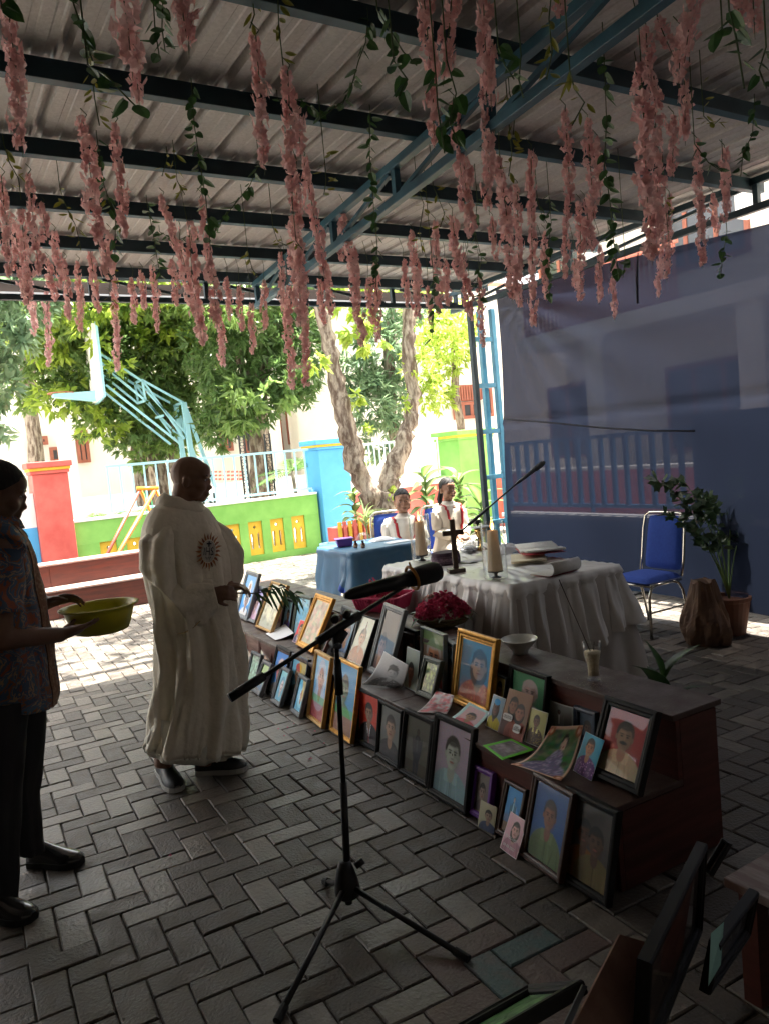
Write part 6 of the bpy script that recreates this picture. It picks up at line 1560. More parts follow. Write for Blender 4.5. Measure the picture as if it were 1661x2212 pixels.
# ------------------------------------------------------------------ microphones on stands
M['mic'] = mat('matt_black_metal', (.014, .014, .015), .42, metal=.3, color2=(.022, .022, .023), scale=30)
M['mesh'] = mat('dark_mic_mesh', (.03, .03, .032), .45, metal=.6, bump=.8, bscale=400)
M['orange'] = mat('orange_rubber_band', (.42, .17, .02), .5)
e = empty('microphone_stand', (1.07, 2.27, 0), 'near black tripod microphone stand with a long slanting boom', 'microphone stand')
SY = 2.27
g0 = atz(757, 1975, 0); bx0 = Vector((1.075, SY-.01, 0))
top = Vector(aty(727, 1400, SY)); 
mb = MB(); mb.cyl(bx0+Vector((0, 0, .04)), top.lerp(bx0, .5)+Vector((0, 0, 0)), .0125, n=12); mb.build('lower_tube', M['mic'], e, smooth=True)
mb = MB(); mb.cyl(top.lerp(bx0, .5), top, .0085, n=12); mb.build('upper_tube', M['mic'], e, smooth=True)
mb = MB(); q1 = Vector(aty(733, 1500, SY)); q0 = Vector(aty(729, 1425, SY)); mb.cyl(q1, q0, .015, .0125, n=14); mb.build('grip_collar', M['mic'], e, smooth=True)
mb = MB(); mb.cyl(top.lerp(bx0, .93), top.lerp(bx0, .80), .019, n=12) if False else None
hub = Vector(atz(757, 2010, 0.10))
mb = MB(); mb.lathe([(.020, .19), (.028, .165), (.040, .12), (.044, .09), (.043, .075), (.034, .066)], (bx0.x, bx0.y, 0), 20, cap0=True, cap1=True); mb.build('hub', M['mic'], e, smooth=True)
mb = MB(); mb.cyl(bx0+Vector((.03, -.02, .17)), bx0+Vector((.055, -.03, .185)), .012, n=10); mb.build('knob', M['mic'], e, smooth=True)
for x_, y_ in ((1000, 2066), (575, 2240), (705, 1905)):
    f = Vector(atz(x_, y_, .012)); s = bx0+Vector((0, 0, .11)); d = (f-s); 
    if (f-s).length > .5: f = s+d*(.5/d.length); f.z = .012
    mb = MB(); mb.cyl(s, f, .0095, n=10); l_ = mb.build('leg', M['mic'], e, smooth=True)
    mb = MB(); mb.cyl(f-(f-s).normalized()*.03, f+(f-s).normalized()*.02, .013, n=10); mb.build('foot', M['rubber'], l_)
# clamp and boom
cb = Vector(aty(742, 1362, SY)); b0_ = Vector(aty(497, 1508, SY-.02)); b1_ = Vector(aty(880, 1262, SY+.02))
mb = MB(); mb.tube([top, top.lerp(cb, .5)+Vector((-.01, 0, 0)), cb], [.012, .022, .02], 12); mb.build('swivel', M['mic'], e, smooth=True)
mb = MB(); mb.cyl(top+Vector((.0, -.02, .01)), top+Vector((.0, .03, .01)), .012, n=10); mb.build('bolt', M['pewter'], e, smooth=True)
mb = MB(); mb.cyl(b0_, b1_, .0075, n=10); mb.build('boom', M['mic'], e, smooth=True)
mb = MB(); a = b0_; b = b0_.lerp(b1_, .17); mb.cyl(a, b, .0155, n=14); mb.build('counterweight', M['mic'], e, smooth=True)
mb = MB(); mb.cyl(b0_.lerp(b1_, .46), b0_.lerp(b1_, .70), .015, n=12); mb.build('boom_sleeve', M['mic'], e, smooth=True)
for px_, py_ in ((725, 1338), (750, 1328)):
    q = Vector(aty(px_, py_, SY)); mb = MB(); mb.cyl(q+Vector((-.01, -.012, .0)), q+Vector((.01, .012, .004)), .013, n=10); mb.build('knob', M['mic'], e, smooth=True)
m0 = Vector(aty(745, 1288, SY+.02)); m1 = Vector(aty(948, 1233, SY+.02)); d = m1-m0
u1 = b1_; mb = MB(); mb.tube([b1_, b1_+Vector((.005, 0, .012)), m0.lerp(m1, .62)-Vector((0, 0, .018))], [.011, .013, .016], 10); mb.build('mic_clip', M['mic'], e, smooth=True)
eM = empty('microphone', tuple(m0.lerp(m1, .5)), 'thick black handheld microphone with an orange band, clipped on the near boom', 'microphone')
mb = MB(); mb.tube([m0, m0.lerp(m1, .06), m0.lerp(m1, .12), m0.lerp(m1, .45), m0.lerp(m1, .64)], [.010, .019, .022, .025, .027], 16); mb.build('body', M['mic'], eM, smooth=True)
mb = MB(); mb.tube([m0.lerp(m1, .641), m0.lerp(m1, .72), m0.lerp(m1, .76), m0.lerp(m1, .94), m0.lerp(m1, .99), m0.lerp(m1, 1.0)], [.0275, .032, .036, .038, .033, .022], 18); mb.build('head_grille', M['mesh'], eM, smooth=True)
mb = MB(); ax_ = d.normalized(); cc = m0.lerp(m1, .70); upv = Vector((0, 0, 1)); w_ = ax_.cross(upv).normalized(); v_ = w_.cross(ax_)
c_ = [cc+(w_*math.cos(t)*.036+v_*math.sin(t)*.042)+ax_*(-.008*math.sin(t)) for t in np.linspace(0, 2*math.pi, 21)]; mb.tube(c_, [.006]*21, 6, caps=False)
mb.tube([cc+v_*.040, cc+v_*.058-ax_*.004], [.004, .003], 6); mb.build('band', M['orange'], eM, smooth=True)
# second microphone behind the altar
S2 = 5.3
e = empty('microphone_stand', (4.12, S2, 0), 'far black microphone stand rising behind the altar table', 'microphone stand')
t2 = Vector(aty(1030, 1128, S2))
mb = MB(); mb.cyl((t2.x, S2, .05), t2, .0105, n=10); mb.build('pole', M['mic'], e, smooth=True)
a = Vector(aty(975, 1165, S2)); b = Vector(aty(1115, 1045, S2))
mb = MB(); mb.cyl(a, b, .008, n=10); mb.build('boom', M['mic'], e, smooth=True)
mb = MB(); mb.cyl(a.lerp(b, .25), a.lerp(b, .55), .014, n=10); mb.build('boom_sleeve', M['mic'], e, smooth=True)
mb = MB(); mb.cyl(t2+Vector((0, -.03, .0)), t2+Vector((0, .03, 0)), .02, n=10); mb.build('knob', M['mic'], e, smooth=True)
for an in (20, 140, 260):
    f = Vector((t2.x+.38*math.cos(R(an)), S2+.38*math.sin(R(an)), .012)); mb = MB(); mb.cyl((t2.x, S2, .12), f, .010, n=8); l_ = mb.build('leg', M['mic'], e, smooth=True)
    mb = MB(); mb.cyl(f, f+(f-Vector((t2.x, S2, .12))).normalized()*.03, .013, n=8); mb.build('foot', M['rubber'], l_)
eM = empty('microphone', tuple(b), 'black microphone held up against the curtain by the far stand', 'microphone')
c = Vector(aty(1175, 998, S2)); 
mb = MB(); mb.tube([b, b.lerp(c, .1), b.lerp(c, .62)], [.010, .015, .019], 12); mb.build('body', M['mic'], eM, smooth=True)
mb = MB(); mb.tube([b.lerp(c, .621), b.lerp(c, .7), b.lerp(c, .92), c], [.019, .026, .026, .014], 14); mb.build('head_grille', M['mesh'], eM, smooth=True)
# flat black plate foot under the chair gap
q = atz(1385, 1285, 0); mb = MB(); mb.cyl((q[0]-.15, q[1]+.02, .02), (q[0]+.12, q[1]-.02, .02), .014, n=8); o = mb.build('cable_bar', M['mic'], None, smooth=True); tag(o, 'short black rod lying on the paving under the curtain edge', 'rod')

# ------------------------------------------------------------------ dark frames in the near right corner
def plain_frame(label, W_, H_, mtx, style='black', bw=.03, dp=.028, spec=None, flip=False, seed=90):
    e = empty('framed_picture', (0, 0, 0), label, 'framed photo'); e.matrix_world = mtx
    frame_obj(e, W_, H_, bw, dp, style, spec or dict(bg=(.05, .05, .05), kind='scene', c2=(.05, .04, .04)), seed); return e
def frame_from(TL, TR, BL, label, style, **k):
    TL, TR, BL = Vector(TL), Vector(TR), Vector(BL); x = (TR-TL); W_ = x.length; x.normalize(); z = (TL-BL); z -= x*z.dot(x); H_ = z.length; z.normalize(); y = z.cross(x)
    mtx = Matrix((x, y, z)).transposed().to_4x4(); mtx.translation = BL+x*W_/2
    if k.pop('dbg', 0): print(label, W_, H_)
    return plain_frame(label, W_, H_, mtx, style, **k)
D1 = 1.55
zz = lambda x, y: (1242.4+.25204*x, 1782.6+.25204*y)
frame_from(atd(1432, 2012, 1.50), atd(1543, 1783, 1.95), atd(1385, 2330, 1.42), 'large black frame standing on edge at the lower right corner', 'black', bw=.022, dp=.02, spec=dict(kind='scene', bg=(.03, .022, .02), c2=(.06, .04, .035)), seed=91)
frame_from(atd(1562, 2024, 1.62), atd(1645, 1914, 1.86), atd(1528, 2150, 1.60), 'smaller black frame right of the large one, at the picture edge', 'black', bw=.02, dp=.018, spec=dict(kind='scene', bg=(.04, .04, .045), c2=(.08, .08, .09)), seed=92)
frame_from(atd(1546, 1800, 2.02), atd(1562, 1812, 2.0), atd(1520, 1880, 2.0), 'thin black frame edge peeping out behind the large corner frame', 'black', bw=.008, dp=.012, spec=dict(kind='scene', bg=(.02, .02, .02)), seed=95)
frame_from(atd(1152, 2128, 1.62), atd(1305, 2042, 1.74), atd(1075, 2232, 1.36), 'dark frame with a green picture lying back at the bottom edge', 'black', bw=.024, dp=.02, spec=dict(kind='scene', bg=(.06, .16, .06), c2=(.12, .25, .10)), seed=93)
def quad_board(label, pts, m, t=.006, cat='board', name='board'):
    P = [Vector(p) for p in pts]; n = (P[1]-P[0]).cross(P[3]-P[0]).normalized()*t
    mb = MB(); mb.prism(P, n); o = mb.build(name, m, None, bevel=.001); tag(o, label, cat); return o
M['fibre'] = mat('reddish_brown_fibreboard', (.16, .085, .062), .8, color2=(.20, .115, .085), scale=18, bump=.2)
quad_board('bare brown fibreboard back of a picture turned away, at the bottom edge', [atd(1339, 2019, 1.55), atd(1432, 2046, 1.60), atd(1370, 2300, 1.40), atd(1215, 2262, 1.35)], M['fibre'])
quad_board('narrow pale metal strip of a picture back at the bottom edge', [atd(1258, 2128, 1.42), atd(1270, 2131, 1.43), atd(1222, 2240, 1.34), atd(1208, 2236, 1.33)], M['pewter'], .003, 'strip', 'strip')
M['tealp'] = mat('pale_teal_card', (.22, .42, .38), .7)
quad_board('pale teal card wedged between the two corner frames', [atd(1536, 2017, 1.60), atd(1564, 1992, 1.64), atd(1557, 2085, 1.58), atd(1530, 2132, 1.50)], M['tealp'], .001, 'card', 'card')
M['worn'] = mat('worn_glare_table_board', (.10, .045, .03), .35, color2=(.34, .30, .29), scale=6, detail=9, stretch=(6, 1, 1), bump=.1, rough2=.5, contrast=(.45, .8))  # pale streaks are wear plus glare put into the colour
lt = empty('low_table', (2.55, .75, 0), 'worn red-brown low table under the corner frames', 'table')
c0 = atz(1572, 1891, .34)
for k in range(4):
    mb = MB(); mb.bb(c0[0]-.02, c0[0]+.9, c0[1]-.16*(k+1)+.003, c0[1]-.16*k, .315, .34); mb.build('top_plank', M['worn'], lt, bevel=.003)
for x_ in (c0[0]+.03, c0[0]+.84):
    for y_ in (c0[1]-.05, c0[1]-.58): mb = MB(); mb.bb(x_-.025, x_+.025, y_-.025, y_+.025, 0, .314); mb.build('leg', M['wood'], lt)
# ================================================================== HANGING BLOSSOM AND IVY
M['pink'] = mat('dusty_pink_cloth_blossom', (.78, .42, .42), .75, color2=(.92, .70, .68), scale=11, trans=.4, contrast=(.3, .7))
M['vine'] = mat('green_vine_stem', (.06, .10, .03), .6)
M['ivy'] = mat('dark_ivy_leaf', (.035, .10, .028), .4, color2=(.07, .17, .045), scale=20, trans=.25)
M['olive'] = mat('olive_leaf', (.20, .22, .03), .4, color2=(.28, .27, .04), scale=20, trans=.4)
def strand_mesh(L, seed, dens=230):
    r = np.random.RandomState(seed); V = []; Fc = []
    n = int(L*dens)
    for k in range(n):
        t = (k+r.uniform(0, 1))/n; a = r.uniform(0, 6.283)
        prof = .5+.5*min(1, t*5)*min(1, (1-t)*3.5+.18); rad = .037*prof*(1+.25*math.sin(t*L*55+seed))*r.uniform(.35, 1.05)
        c = np.array([rad*math.cos(a)+.008*math.sin(t*9+seed), rad*math.sin(a)+.008*math.cos(t*7), -t*L])
        out = unit(np.array([math.cos(a), math.sin(a), r.uniform(-.9, .5)])+r.normal(size=3)*.35)
        t1 = unit(np.cross(out, r.normal(size=3))); t2 = np.cross(out, t1); s = .0195*r.uniform(.75, 1.25)*(.7+.3*prof)
        npet = 4
        for q in range(npet):
            w = q*2*math.pi/npet+r.uniform(-.2, .2); d = t1*math.cos(w)+t2*math.sin(w); e_ = -t1*math.sin(w)+t2*math.cos(w)
            o = len(V); V += [c, c+d*s*.6+e_*s*.55+out*s*.25, c+d*s*1.15+out*s*r.uniform(-.05, .45), c+d*s*.6-e_*s*.55+out*s*.25]; Fc += [(o, o+1, o+2), (o, o+2, o+3)]
    me = bpy.data.meshes.new('blossoms'); me.from_pydata([tuple(v) for v in V], [], Fc); me.materials.append(M['pink']); return me
LENS = (.22, .35, .52, .75, 1.0)
smesh = {L: [strand_mesh(L, int(L*100)+k) for k in range(2)] for L in LENS}
S = [ # x0,y0,x1,y1,width in the photo
(12,-40,48,320,25),(262,-40,285,150,62),(283,60,300,215,30),(382,-40,400,60,30),(402,-30,408,105,28),(553,75,572,360,28),(622,150,632,420,38),(640,380,650,700,34),(622,620,630,838,24),(655,560,662,835,24),
(180,258,212,520,38),(215,480,238,600,34),(248,265,272,508,24),(3,380,22,600,26),(60,375,84,590,26),(44,445,62,655,28),(115,500,132,620,20),(168,565,176,715,18),(195,540,212,672,18),(235,500,241,590,20),
(248,600,254,800,18),(350,425,392,560,26),(388,520,418,670,28),(415,600,438,745,30),(432,425,452,580,22),(455,560,470,700,30),(470,650,484,790,20),(305,585,312,665,16),(330,575,342,718,16),(516,615,522,715,14),(541,655,547,762,14),(570,605,572,712,14),(606,545,616,700,20),
(656,340,700,590,28),(700,560,718,680,22),(742,460,776,650,28),(765,620,784,745,26),(812,570,818,738,20),(62,600,76,722,18),(100,620,106,790,16),(100,560,120,650,20),
(912,-40,930,160,38),(930,120,938,312,34),(978,-40,958,170,30),(1042,-40,1050,200,32),(1048,160,1056,450,30),(978,215,998,400,34),(1000,340,1014,510,34),(938,478,948,676,24),(890,498,904,686,24),(976,462,990,600,26),(1000,545,1007,672,18),(1035,600,1042,748,16),
(1078,338,1100,520,36),(1092,450,1106,642,32),(1116,400,1122,662,20),(1146,320,1148,480,22),(1146,430,1152,702,22),(1176,500,1180,646,16),(1220,235,1232,440,26),(1224,430,1220,600,20),(1268,256,1282,470,28),(1262,430,1280,540,26),(1252,435,1254,648,24),(1294,530,1294,652,13),(1322,560,1327,686,16),
(1384,135,1398,420,48),(1412,160,1420,400,34),(1400,380,1408,560,40),(1434,450,1422,640,16),(1446,420,1440,600,14),(1500,-40,1480,120,44),(1470,60,1466,175,40),(1420,40,1450,110,30),(1478,175,1480,300,20),(1506,305,1518,570,22),(1565,320,1568,475,20),(1625,-40,1630,66,34),(1208,-40,1210,30,18),(1425,380,1418,520,34),
(30,480,50,640,24),(140,560,150,690,18),(285,600,292,700,16),(372,560,384,660,20),(408,470,424,600,24),(425,640,440,745,22),(490,600,498,690,16),(632,480,640,640,28),(690,600,700,700,18),(735,480,744,560,22),(795,600,802,700,18),(870,560,880,660,18),(960,560,968,660,18),(924,620,930,700,14),(1012,600,1018,690,14),(1062,470,1070,560,20),(1110,560,1118,650,18),(1240,560,1244,620,14),(1290,300,1296,420,20),(1395,60,1400,160,30),(1540,420,1546,500,16),(1170,540,1176,600,14),(1455,250,1452,380,24),(90,440,100,520,22),(205,330,215,430,28),(640,230,650,330,34),(1055,80,1060,220,28),(1590,-20,1600,60,30)
]
def region(x, y):
    if x < 230: h = 'the man with the basin' if y > 350 else 'the upper left roof'
    elif x < 420: h = 'the priest'
    elif x < 600: h = 'the leafy trees'
    elif x < 760: h = 'the diagonal truss foot'
    elif x < 900: h = 'the forked tree'
    elif x < 1070: h = 'the blue steel column'
    elif x < 1200: h = 'the corner of the curtain'
    elif x < 1340: h = 'the left part of the curtain'
    elif x < 1460: h = 'the dark strap on the curtain'
    else: h = 'the right end of the curtain'
    return h
used = {}
ordn = ['first', 'second', 'third', 'fourth', 'fifth', 'sixth', 'seventh', 'eighth', 'ninth', 'tenth', 'eleventh', 'twelfth', 'thirteenth', 'fourteenth', 'fifteenth', 'sixteenth', 'seventeenth', 'eighteenth']
strands = []
for (x0, y0, x1, y1, w) in sorted(S):
    dep_w = F*.078/w*1.0
    # depth at which the top sits at z = 3.06
    d = ray(x0, y0); dep_r = (3.06-HC)/d[2] if d[2] > 0 else 99
    dep = max(1.5, min(dep_w, dep_r, 5.7))
    A_ = atd(x0, y0, dep); dd = dep
    B_ = atd(x1, y1, dep)
    L = A_[2]-B_[2]
    Ls = min(LENS, key=lambda q: abs(q-L)); k = used.get(Ls, 0); used[Ls] = k+1
    size = 'long' if L > .6 else ('short' if L < .3 else 'medium')
    thick = 'thick' if w >= 34 else ('thin' if w < 20 else '')
    strands.append((A_, B_, L, Ls, k, w, dep, region(x0, y0), size, thick))
cnt_ = {}
for A_, B_, L, Ls, k, w, dep, reg, size, thick in strands:
    key = (reg, size, thick); cnt_[key] = cnt_.get(key, 0)+1
idx = {}
for A_, B_, L, Ls, k, w, dep, reg, size, thick in strands:
    key = (reg, size, thick); i = idx.get(key, 0); idx[key] = i+1
    lab = ('%s%s dusty pink blossom strand above %s' % (size+' ', thick, reg)).replace('  ', ' ').replace('medium ', 'mid-length ')
    if cnt_[key] > 1: lab += ', %s such from the left' % ordn[i]
    lab = lab.replace('dusty pink blossom strand', 'pink blossom strand').replace('such from the left', 'from left').replace('the left part of the curtain', "the curtain's left part").replace('the right end of the curtain', "the curtain's right end").replace('the dark strap on the curtain', 'the dark strap').replace('the corner of the curtain', "the curtain's corner")
    e = empty('blossom_strand', tuple(A_), lab, 'blossom strand', 'pink blossom strands hanging from the roof')
    o = bpy.data.objects.new('blossoms', smesh[Ls][k % 2]); col.objects.link(o); o.parent = e; o['kind'] = 'stuff'
    ws = .90*w*dep/F/.078; ws = min(max(ws, .68), 1.25)
    lean = math.atan2(np.linalg.norm((B_-A_)[:2]), L)
    dirh = (B_-A_); sh = Matrix.Identity(4); sh[0][2] = -dirh[0]/L; sh[1][2] = -dirh[1]/L
    o.matrix_local = Matrix.Rotation(rnd.uniform(0, 6.28), 4, 'Z') @ Matrix.Diagonal((ws, ws, L/Ls, 1))
    e.matrix_world = Matrix.Translation(tuple(A_)) @ Matrix.Rotation(math.atan2(dirh[0], L)*-1 if False else 0, 4, 'Y')
    ax_ = Vector((0, 0, -1)).rotation_difference(Vector(tuple(dirh)).normalized()).to_matrix().to_4x4()
    e.matrix_world = Matrix.Translation(tuple(A_)) @ ax_
    inv = ax_.inverted()
    top = inv @ Vector((0.0, .03, max(.01, 3.12-A_[2])))
    mb = MB(); mb.tube([tuple(top), (top*.5+Vector((.02, 0, 0)))[:], (0, 0, 0), (0.004, .003, -L*.5), (0, 0, -L-.03)], [.0022, .002, .0022, .002, .001], 5)
    mb.build('stem', M['vine'], e, local=True)
# ivy
def heart(L, W, seed):
    r = random.Random(seed); pts = [(0, 0), (.30, -.04), (.5, .18), (.46, .45), (.28, .75), (0, 1.0), (-.28, .75), (-.46, .45), (-.5, .18), (-.30, -.04)]
    vs = [(x*W, y*L, -abs(x)*W*.30+.05*L*math.sin(y*3)) for x, y in pts]+[(0, .5*L, .02*L)]
    fs = [(i, (i+1) % 10, 10) for i in range(10)]
    me = bpy.data.meshes.new('leaf'); me.from_pydata(vs, [], fs); me.materials.append(M['ivy']); return me
def oval(L, W, seed):
    pts = [(0, 0), (.3, .2), (.45, .45), (.32, .75), (0, 1.0), (-.32, .75), (-.45, .45), (-.3, .2)]
    vs = [(x*W, y*L, -abs(x)*W*.25-.10*L*y*y) for x, y in pts]+[(0, .5*L, 0)]
    me = bpy.data.meshes.new('leaf'); me.from_pydata(vs, [], [(i, (i+1) % 8, 8) for i in range(8)]); me.materials.append(M['olive']); return me
ivy_m = [heart(.052, .042, 1), heart(.046, .036, 2), heart(.058, .046, 3)]; ol_m = [oval(.055, .024, 1), oval(.048, .02, 2)]
IV = [ # path in the photo, leaf size scale, kind (0 ivy, 1 olive)
([(150,-20),(170,40),(185,85),(200,130)],1.0,0),([(330,-20),(335,60),(345,125)],.8,0),([(352,-20),(350,60),(357,110)],.8,0),([(600,-20),(603,60),(612,140)],.6,1),([(545,-10),(550,30),(540,60)],.8,1),
([(188,100),(200,170),(205,215),(215,270)],.8,1),([(190,140),(230,160),(265,200),(310,245)],1.0,0),([(210,300),(225,400),(250,470),(248,560)],.5,0),([(415,190),(420,270),(432,350),(445,430),(455,540)],.8,0),([(375,320),(383,390),(400,420)],.7,1),([(362,340),(350,380)],.7,1),
([(795,40),(790,90),(775,130),(758,190)],.8,0),([(800,245),(798,330),(806,430),(815,530),(812,620)],.75,0),([(600,215),(650,215),(700,250),(745,215),(770,160)],.8,0),([(560,350),(540,400),(500,450),(455,510)],.7,0),
([(8,310),(20,350),(40,385),(45,430)],.7,1),([(130,410),(145,450),(165,490),(175,540)],.7,1),([(318,440),(330,500),(340,560),(348,600)],.6,0),([(232,430),(250,460),(262,500)],.5,1),([(345,500),(380,520),(430,500),(470,480)],.5,0),
([(535,540),(545,580),(560,600)],.6,1),([(590,490),(600,520),(620,530)],.6,1),([(0,-10),(5,20)],1.,0),
([(815,20),(840,60),(870,110),(900,140)],.9,0),([(1075,95),(1090,140),(1110,170)],.9,0),([(1125,120),(1120,170),(1130,210)],.9,0),([(1190,-10),(1185,40),(1192,110),(1180,170)],.9,1),([(1302,70),(1306,160),(1310,260),(1305,350),(1318,440),(1325,520),(1338,600)],.85,0),
([(1100,200),(1112,240),(1108,290)],.8,1),([(1230,150),(1240,190),(1262,220),(1235,270)],.9,1),([(1100,280),(1105,330),(1098,380)],.8,1),([(900,400),(915,440),(905,500),(912,545)],.65,1),([(935,400),(960,460),(950,490)],.65,1),([(1030,430),(1025,500),(1040,560),(1030,600),(1038,650)],.6,0),
([(1185,420),(1190,480),(1180,560),(1190,600),(1185,645)],.6,0),([(1160,430),(1175,480)],.6,0),([(1575,20),(1590,80),(1600,140),(1608,190)],1.1,0),([(1655,100),(1640,150),(1655,190)],1.,0),([(1560,60),(1540,80)],1.,0),([(1515,180),(1520,250),(1540,270),(1556,255)],.8,1),([(1500,310),(1530,350),(1560,370)],.8,0),
([(1630,220),(1625,290),(1605,330),(1600,380)],.6,0),([(1570,500),(1562,550),(1556,598)],.6,0),([(965,130),(985,200),(970,260),(990,310)],.9,0),([(850,130),(880,170),(860,210)],1.,0),([(940,150),(945,230),(960,330)],.9,0),([(1436,420),(1440,470),(1445,520)],.6,1),([(240,580),(236,640),(250,660)],.5,1),([(700,330),(705,390),(700,420)],.8,1),([(1010,530),(1000,560)],.6,0),([(640,520),(655,540)],.7,1),
([(935,590),(938,650),(932,740)],.6,0),([(1350,560),(1345,600)],.6,0),
]
ivl = {}
rows_ = []
for path, sc_, kd in IV:
    x0, y0 = path[0]; d = ray(x0, y0); dep_r = (3.07-HC)/d[2] if d[2] > 0 else 99
    want = 2.0/sc_*.95 if sc_ >= .9 else 2.6/sc_
    dep = max(1.6, min(dep_r, want, 5.6)); rows_.append((path, sc_, kd, dep))
tot = {}
for path, sc_, kd, dep in rows_:
    key = (region(*path[0]), kd); tot[key] = tot.get(key, 0)+1
ci = {}
for path, sc_, kd, dep in sorted(rows_):
    key = (region(*path[0]), kd); i = ci.get(key, 0); ci[key] = i+1
    P = [Vector(atd(x, y, dep)) for x, y in path]
    lab = ('olive-leaved sprig hanging above %s' if kd else 'dark green ivy vine trailing above %s') % region(*path[0])
    if tot[key] > 1: lab += ', %s such from the left' % ordn[i]
    lab = lab.replace('such from the left', 'from left').replace('the left part of the curtain', "the curtain's left part").replace('the right end of the curtain', "the curtain's right end").replace('the dark strap on the curtain', 'the dark strap').replace('the corner of the curtain', "the curtain's corner").replace('dark green ivy vine', 'ivy vine')
    e = empty('olive_sprig' if kd else 'ivy_vine', P[0], lab, 'garland', 'green garlands hanging from the roof')
    top = P[0].copy(); top.z = 3.11
    pts = ([top] if top.z-P[0].z > .02 else [])+P
    mb = MB(); mb.tube(pts, .0022, 5); mb.build('stem', M['vine'], e)
    r = random.Random(int(path[0][0]*7+path[0][1])); 
    tl = sum((P[i+1]-P[i]).length for i in range(len(P)-1)); step = .021 if kd == 0 else .019; n = max(3, int(tl/step)); acc = 0
    for q in range(n):
        s = q/n*(len(P)-1); i = min(int(s), len(P)-2); c = P[i].lerp(P[i+1], s-i)
        if r.random() < .12: continue
        me = (ol_m if kd else ivy_m)[r.randrange(2)]
        o = bpy.data.objects.new('leaf', me); col.objects.link(o); o.parent = e
        az = r.uniform(0, 6.28); el = r.uniform(-1.3, -.1) if kd == 0 else r.uniform(-.9, .3)
        off = Vector((math.cos(az), math.sin(az), 0))*.010
        o.matrix_local = Matrix.Translation(c-P[0]+off) @ Matrix.Rotation(az-math.pi/2, 4, 'Z') @ Matrix.Rotation(el, 4, 'X') @ Matrix.Rotation(r.uniform(-.6, .6), 4, 'Y') @ Matrix.Scale(r.uniform(.75, 1.1), 4)
# ================================================================== PEOPLE
def skin(n, c, c2): return mat(n, c, .5, color2=c2, scale=14, detail=3, spec=.4)
M['skinA'] = skin('brown_skin_priest', (.20, .105, .065), (.24, .13, .085))
M['skinB'] = skin('dark_brown_skin_man', (.15, .075, .048), (.18, .095, .06))
M['skinC'] = skin('brown_skin_child', (.27, .14, .085), (.32, .17, .105))
M['hair'] = mat('black_hair', (.010, .009, .009), .6, spec=.25, color2=(.018, .016, .015), scale=60, stretch=(1, 1, .1), bump=.5, bscale=90)
M['eyew'] = mat('eye_white', (.55, .52, .5), .3); M['iris'] = mat('dark_iris', (.012, .008, .006), .15)
M['lip'] = mat('lip_skin', (.22, .09, .075), .5)
def head_prims(mb, c, f, u, s=1.0, child=False, fat=0.0):
    """c centre of head, f facing, u up; adds skull, face, nose, ears, chin, neck root"""
    f = Vector(f).normalized(); u = Vector(u); u = (u-f*u.dot(f)).normalized(); x = f.cross(u)   # x = person's right
    Rm = Matrix((x, f, u)).transposed(); c = Vector(c)
    def e(p, r, rot=None, n=16, m=12):
        mb.ell(c+Rm @ (Vector(p)*s), [q*s for q in r], Rm if rot is None else Rm @ rot, n, m)
    k = 1+fat
    e((0, -.012, .028), (.076, .096, .088)); e((0, .022, -.020), (.064*k, .070, .088)); e((0, .035, -.068), (.047*k, .048, .042)); e((0, .060, -.092), (.020, .022, .017))
    e((0, .052, .045), (.056, .040, .045))
    for sg in (-1, 1):
        e((sg*.030, .080, .022), (.024, .011, .008)); e((sg*.040*k, .058, -.030), (.026*k, .028, .028)); e((sg*.044*k, .030, -.060), (.024*k, .040, .030))
        e((sg*.080, -.008, -.012), (.008, .018, .031), Matrix.Rotation(sg*.35, 3, 'Z')); e((sg*.083, -.004, -.002), (.007, .014, .016), Matrix.Rotation(sg*.35, 3, 'Z'))
        e((sg*.012, .094, -.036), (.011, .010, .009))
    nz_ = .88 if child else 1.0
    e((0, .088*1.0, -.008), (.009, .011, .024), Matrix.Rotation(R(-14), 3, 'X')); e((0, .098*(1 if not child else .985), -.031), (.0135*nz_, .0115*nz_, .0105*nz_))
    e((0, .083, -.060), (.024, .012, .008)); e((0, .082, -.072), (.021, .012, .008))
    return Rm
def eyes(parent, c, Rm, s=1.0, closed=False):
    for sg in (-1, 1):
        p = Vector(c)+Rm @ (Vector((sg*.031, .0785, .005))*s); mb = MB(); mb.ell(p, (.0115*s, .0052*s, .0045*s), Rm, 12, 8); ey = mb.build('eye', M['eyew'], parent, smooth=True)
        mb = MB(); mb.ell(p+Rm @ Vector((0, .0042*s, 0)), (.0055*s, .0022*s, .0046*s), Rm, 10, 6); mb.build('iris', M['iris'], ey, smooth=True)
        mb = MB(); mb.ell(p+Rm @ Vector((0, .001*s, .0055*s)), (.0155*s, .0075*s, .0042*s), Rm, 12, 8); mb.build('eyelid', M['hair'] if closed else parent['_skin_mat'] if False else M['hair'], parent, smooth=True) if False else None
        p2 = Vector(c)+Rm @ (Vector((sg*.033, .0865, .0265))*s); mb = MB(); mb.ell(p2, (.020*s, .0045*s, .0032*s), Rm @ Matrix.Rotation(-sg*.12, 3, 'Y'), 12, 6); mb.build('eyebrow', M['hair'], parent, smooth=True)
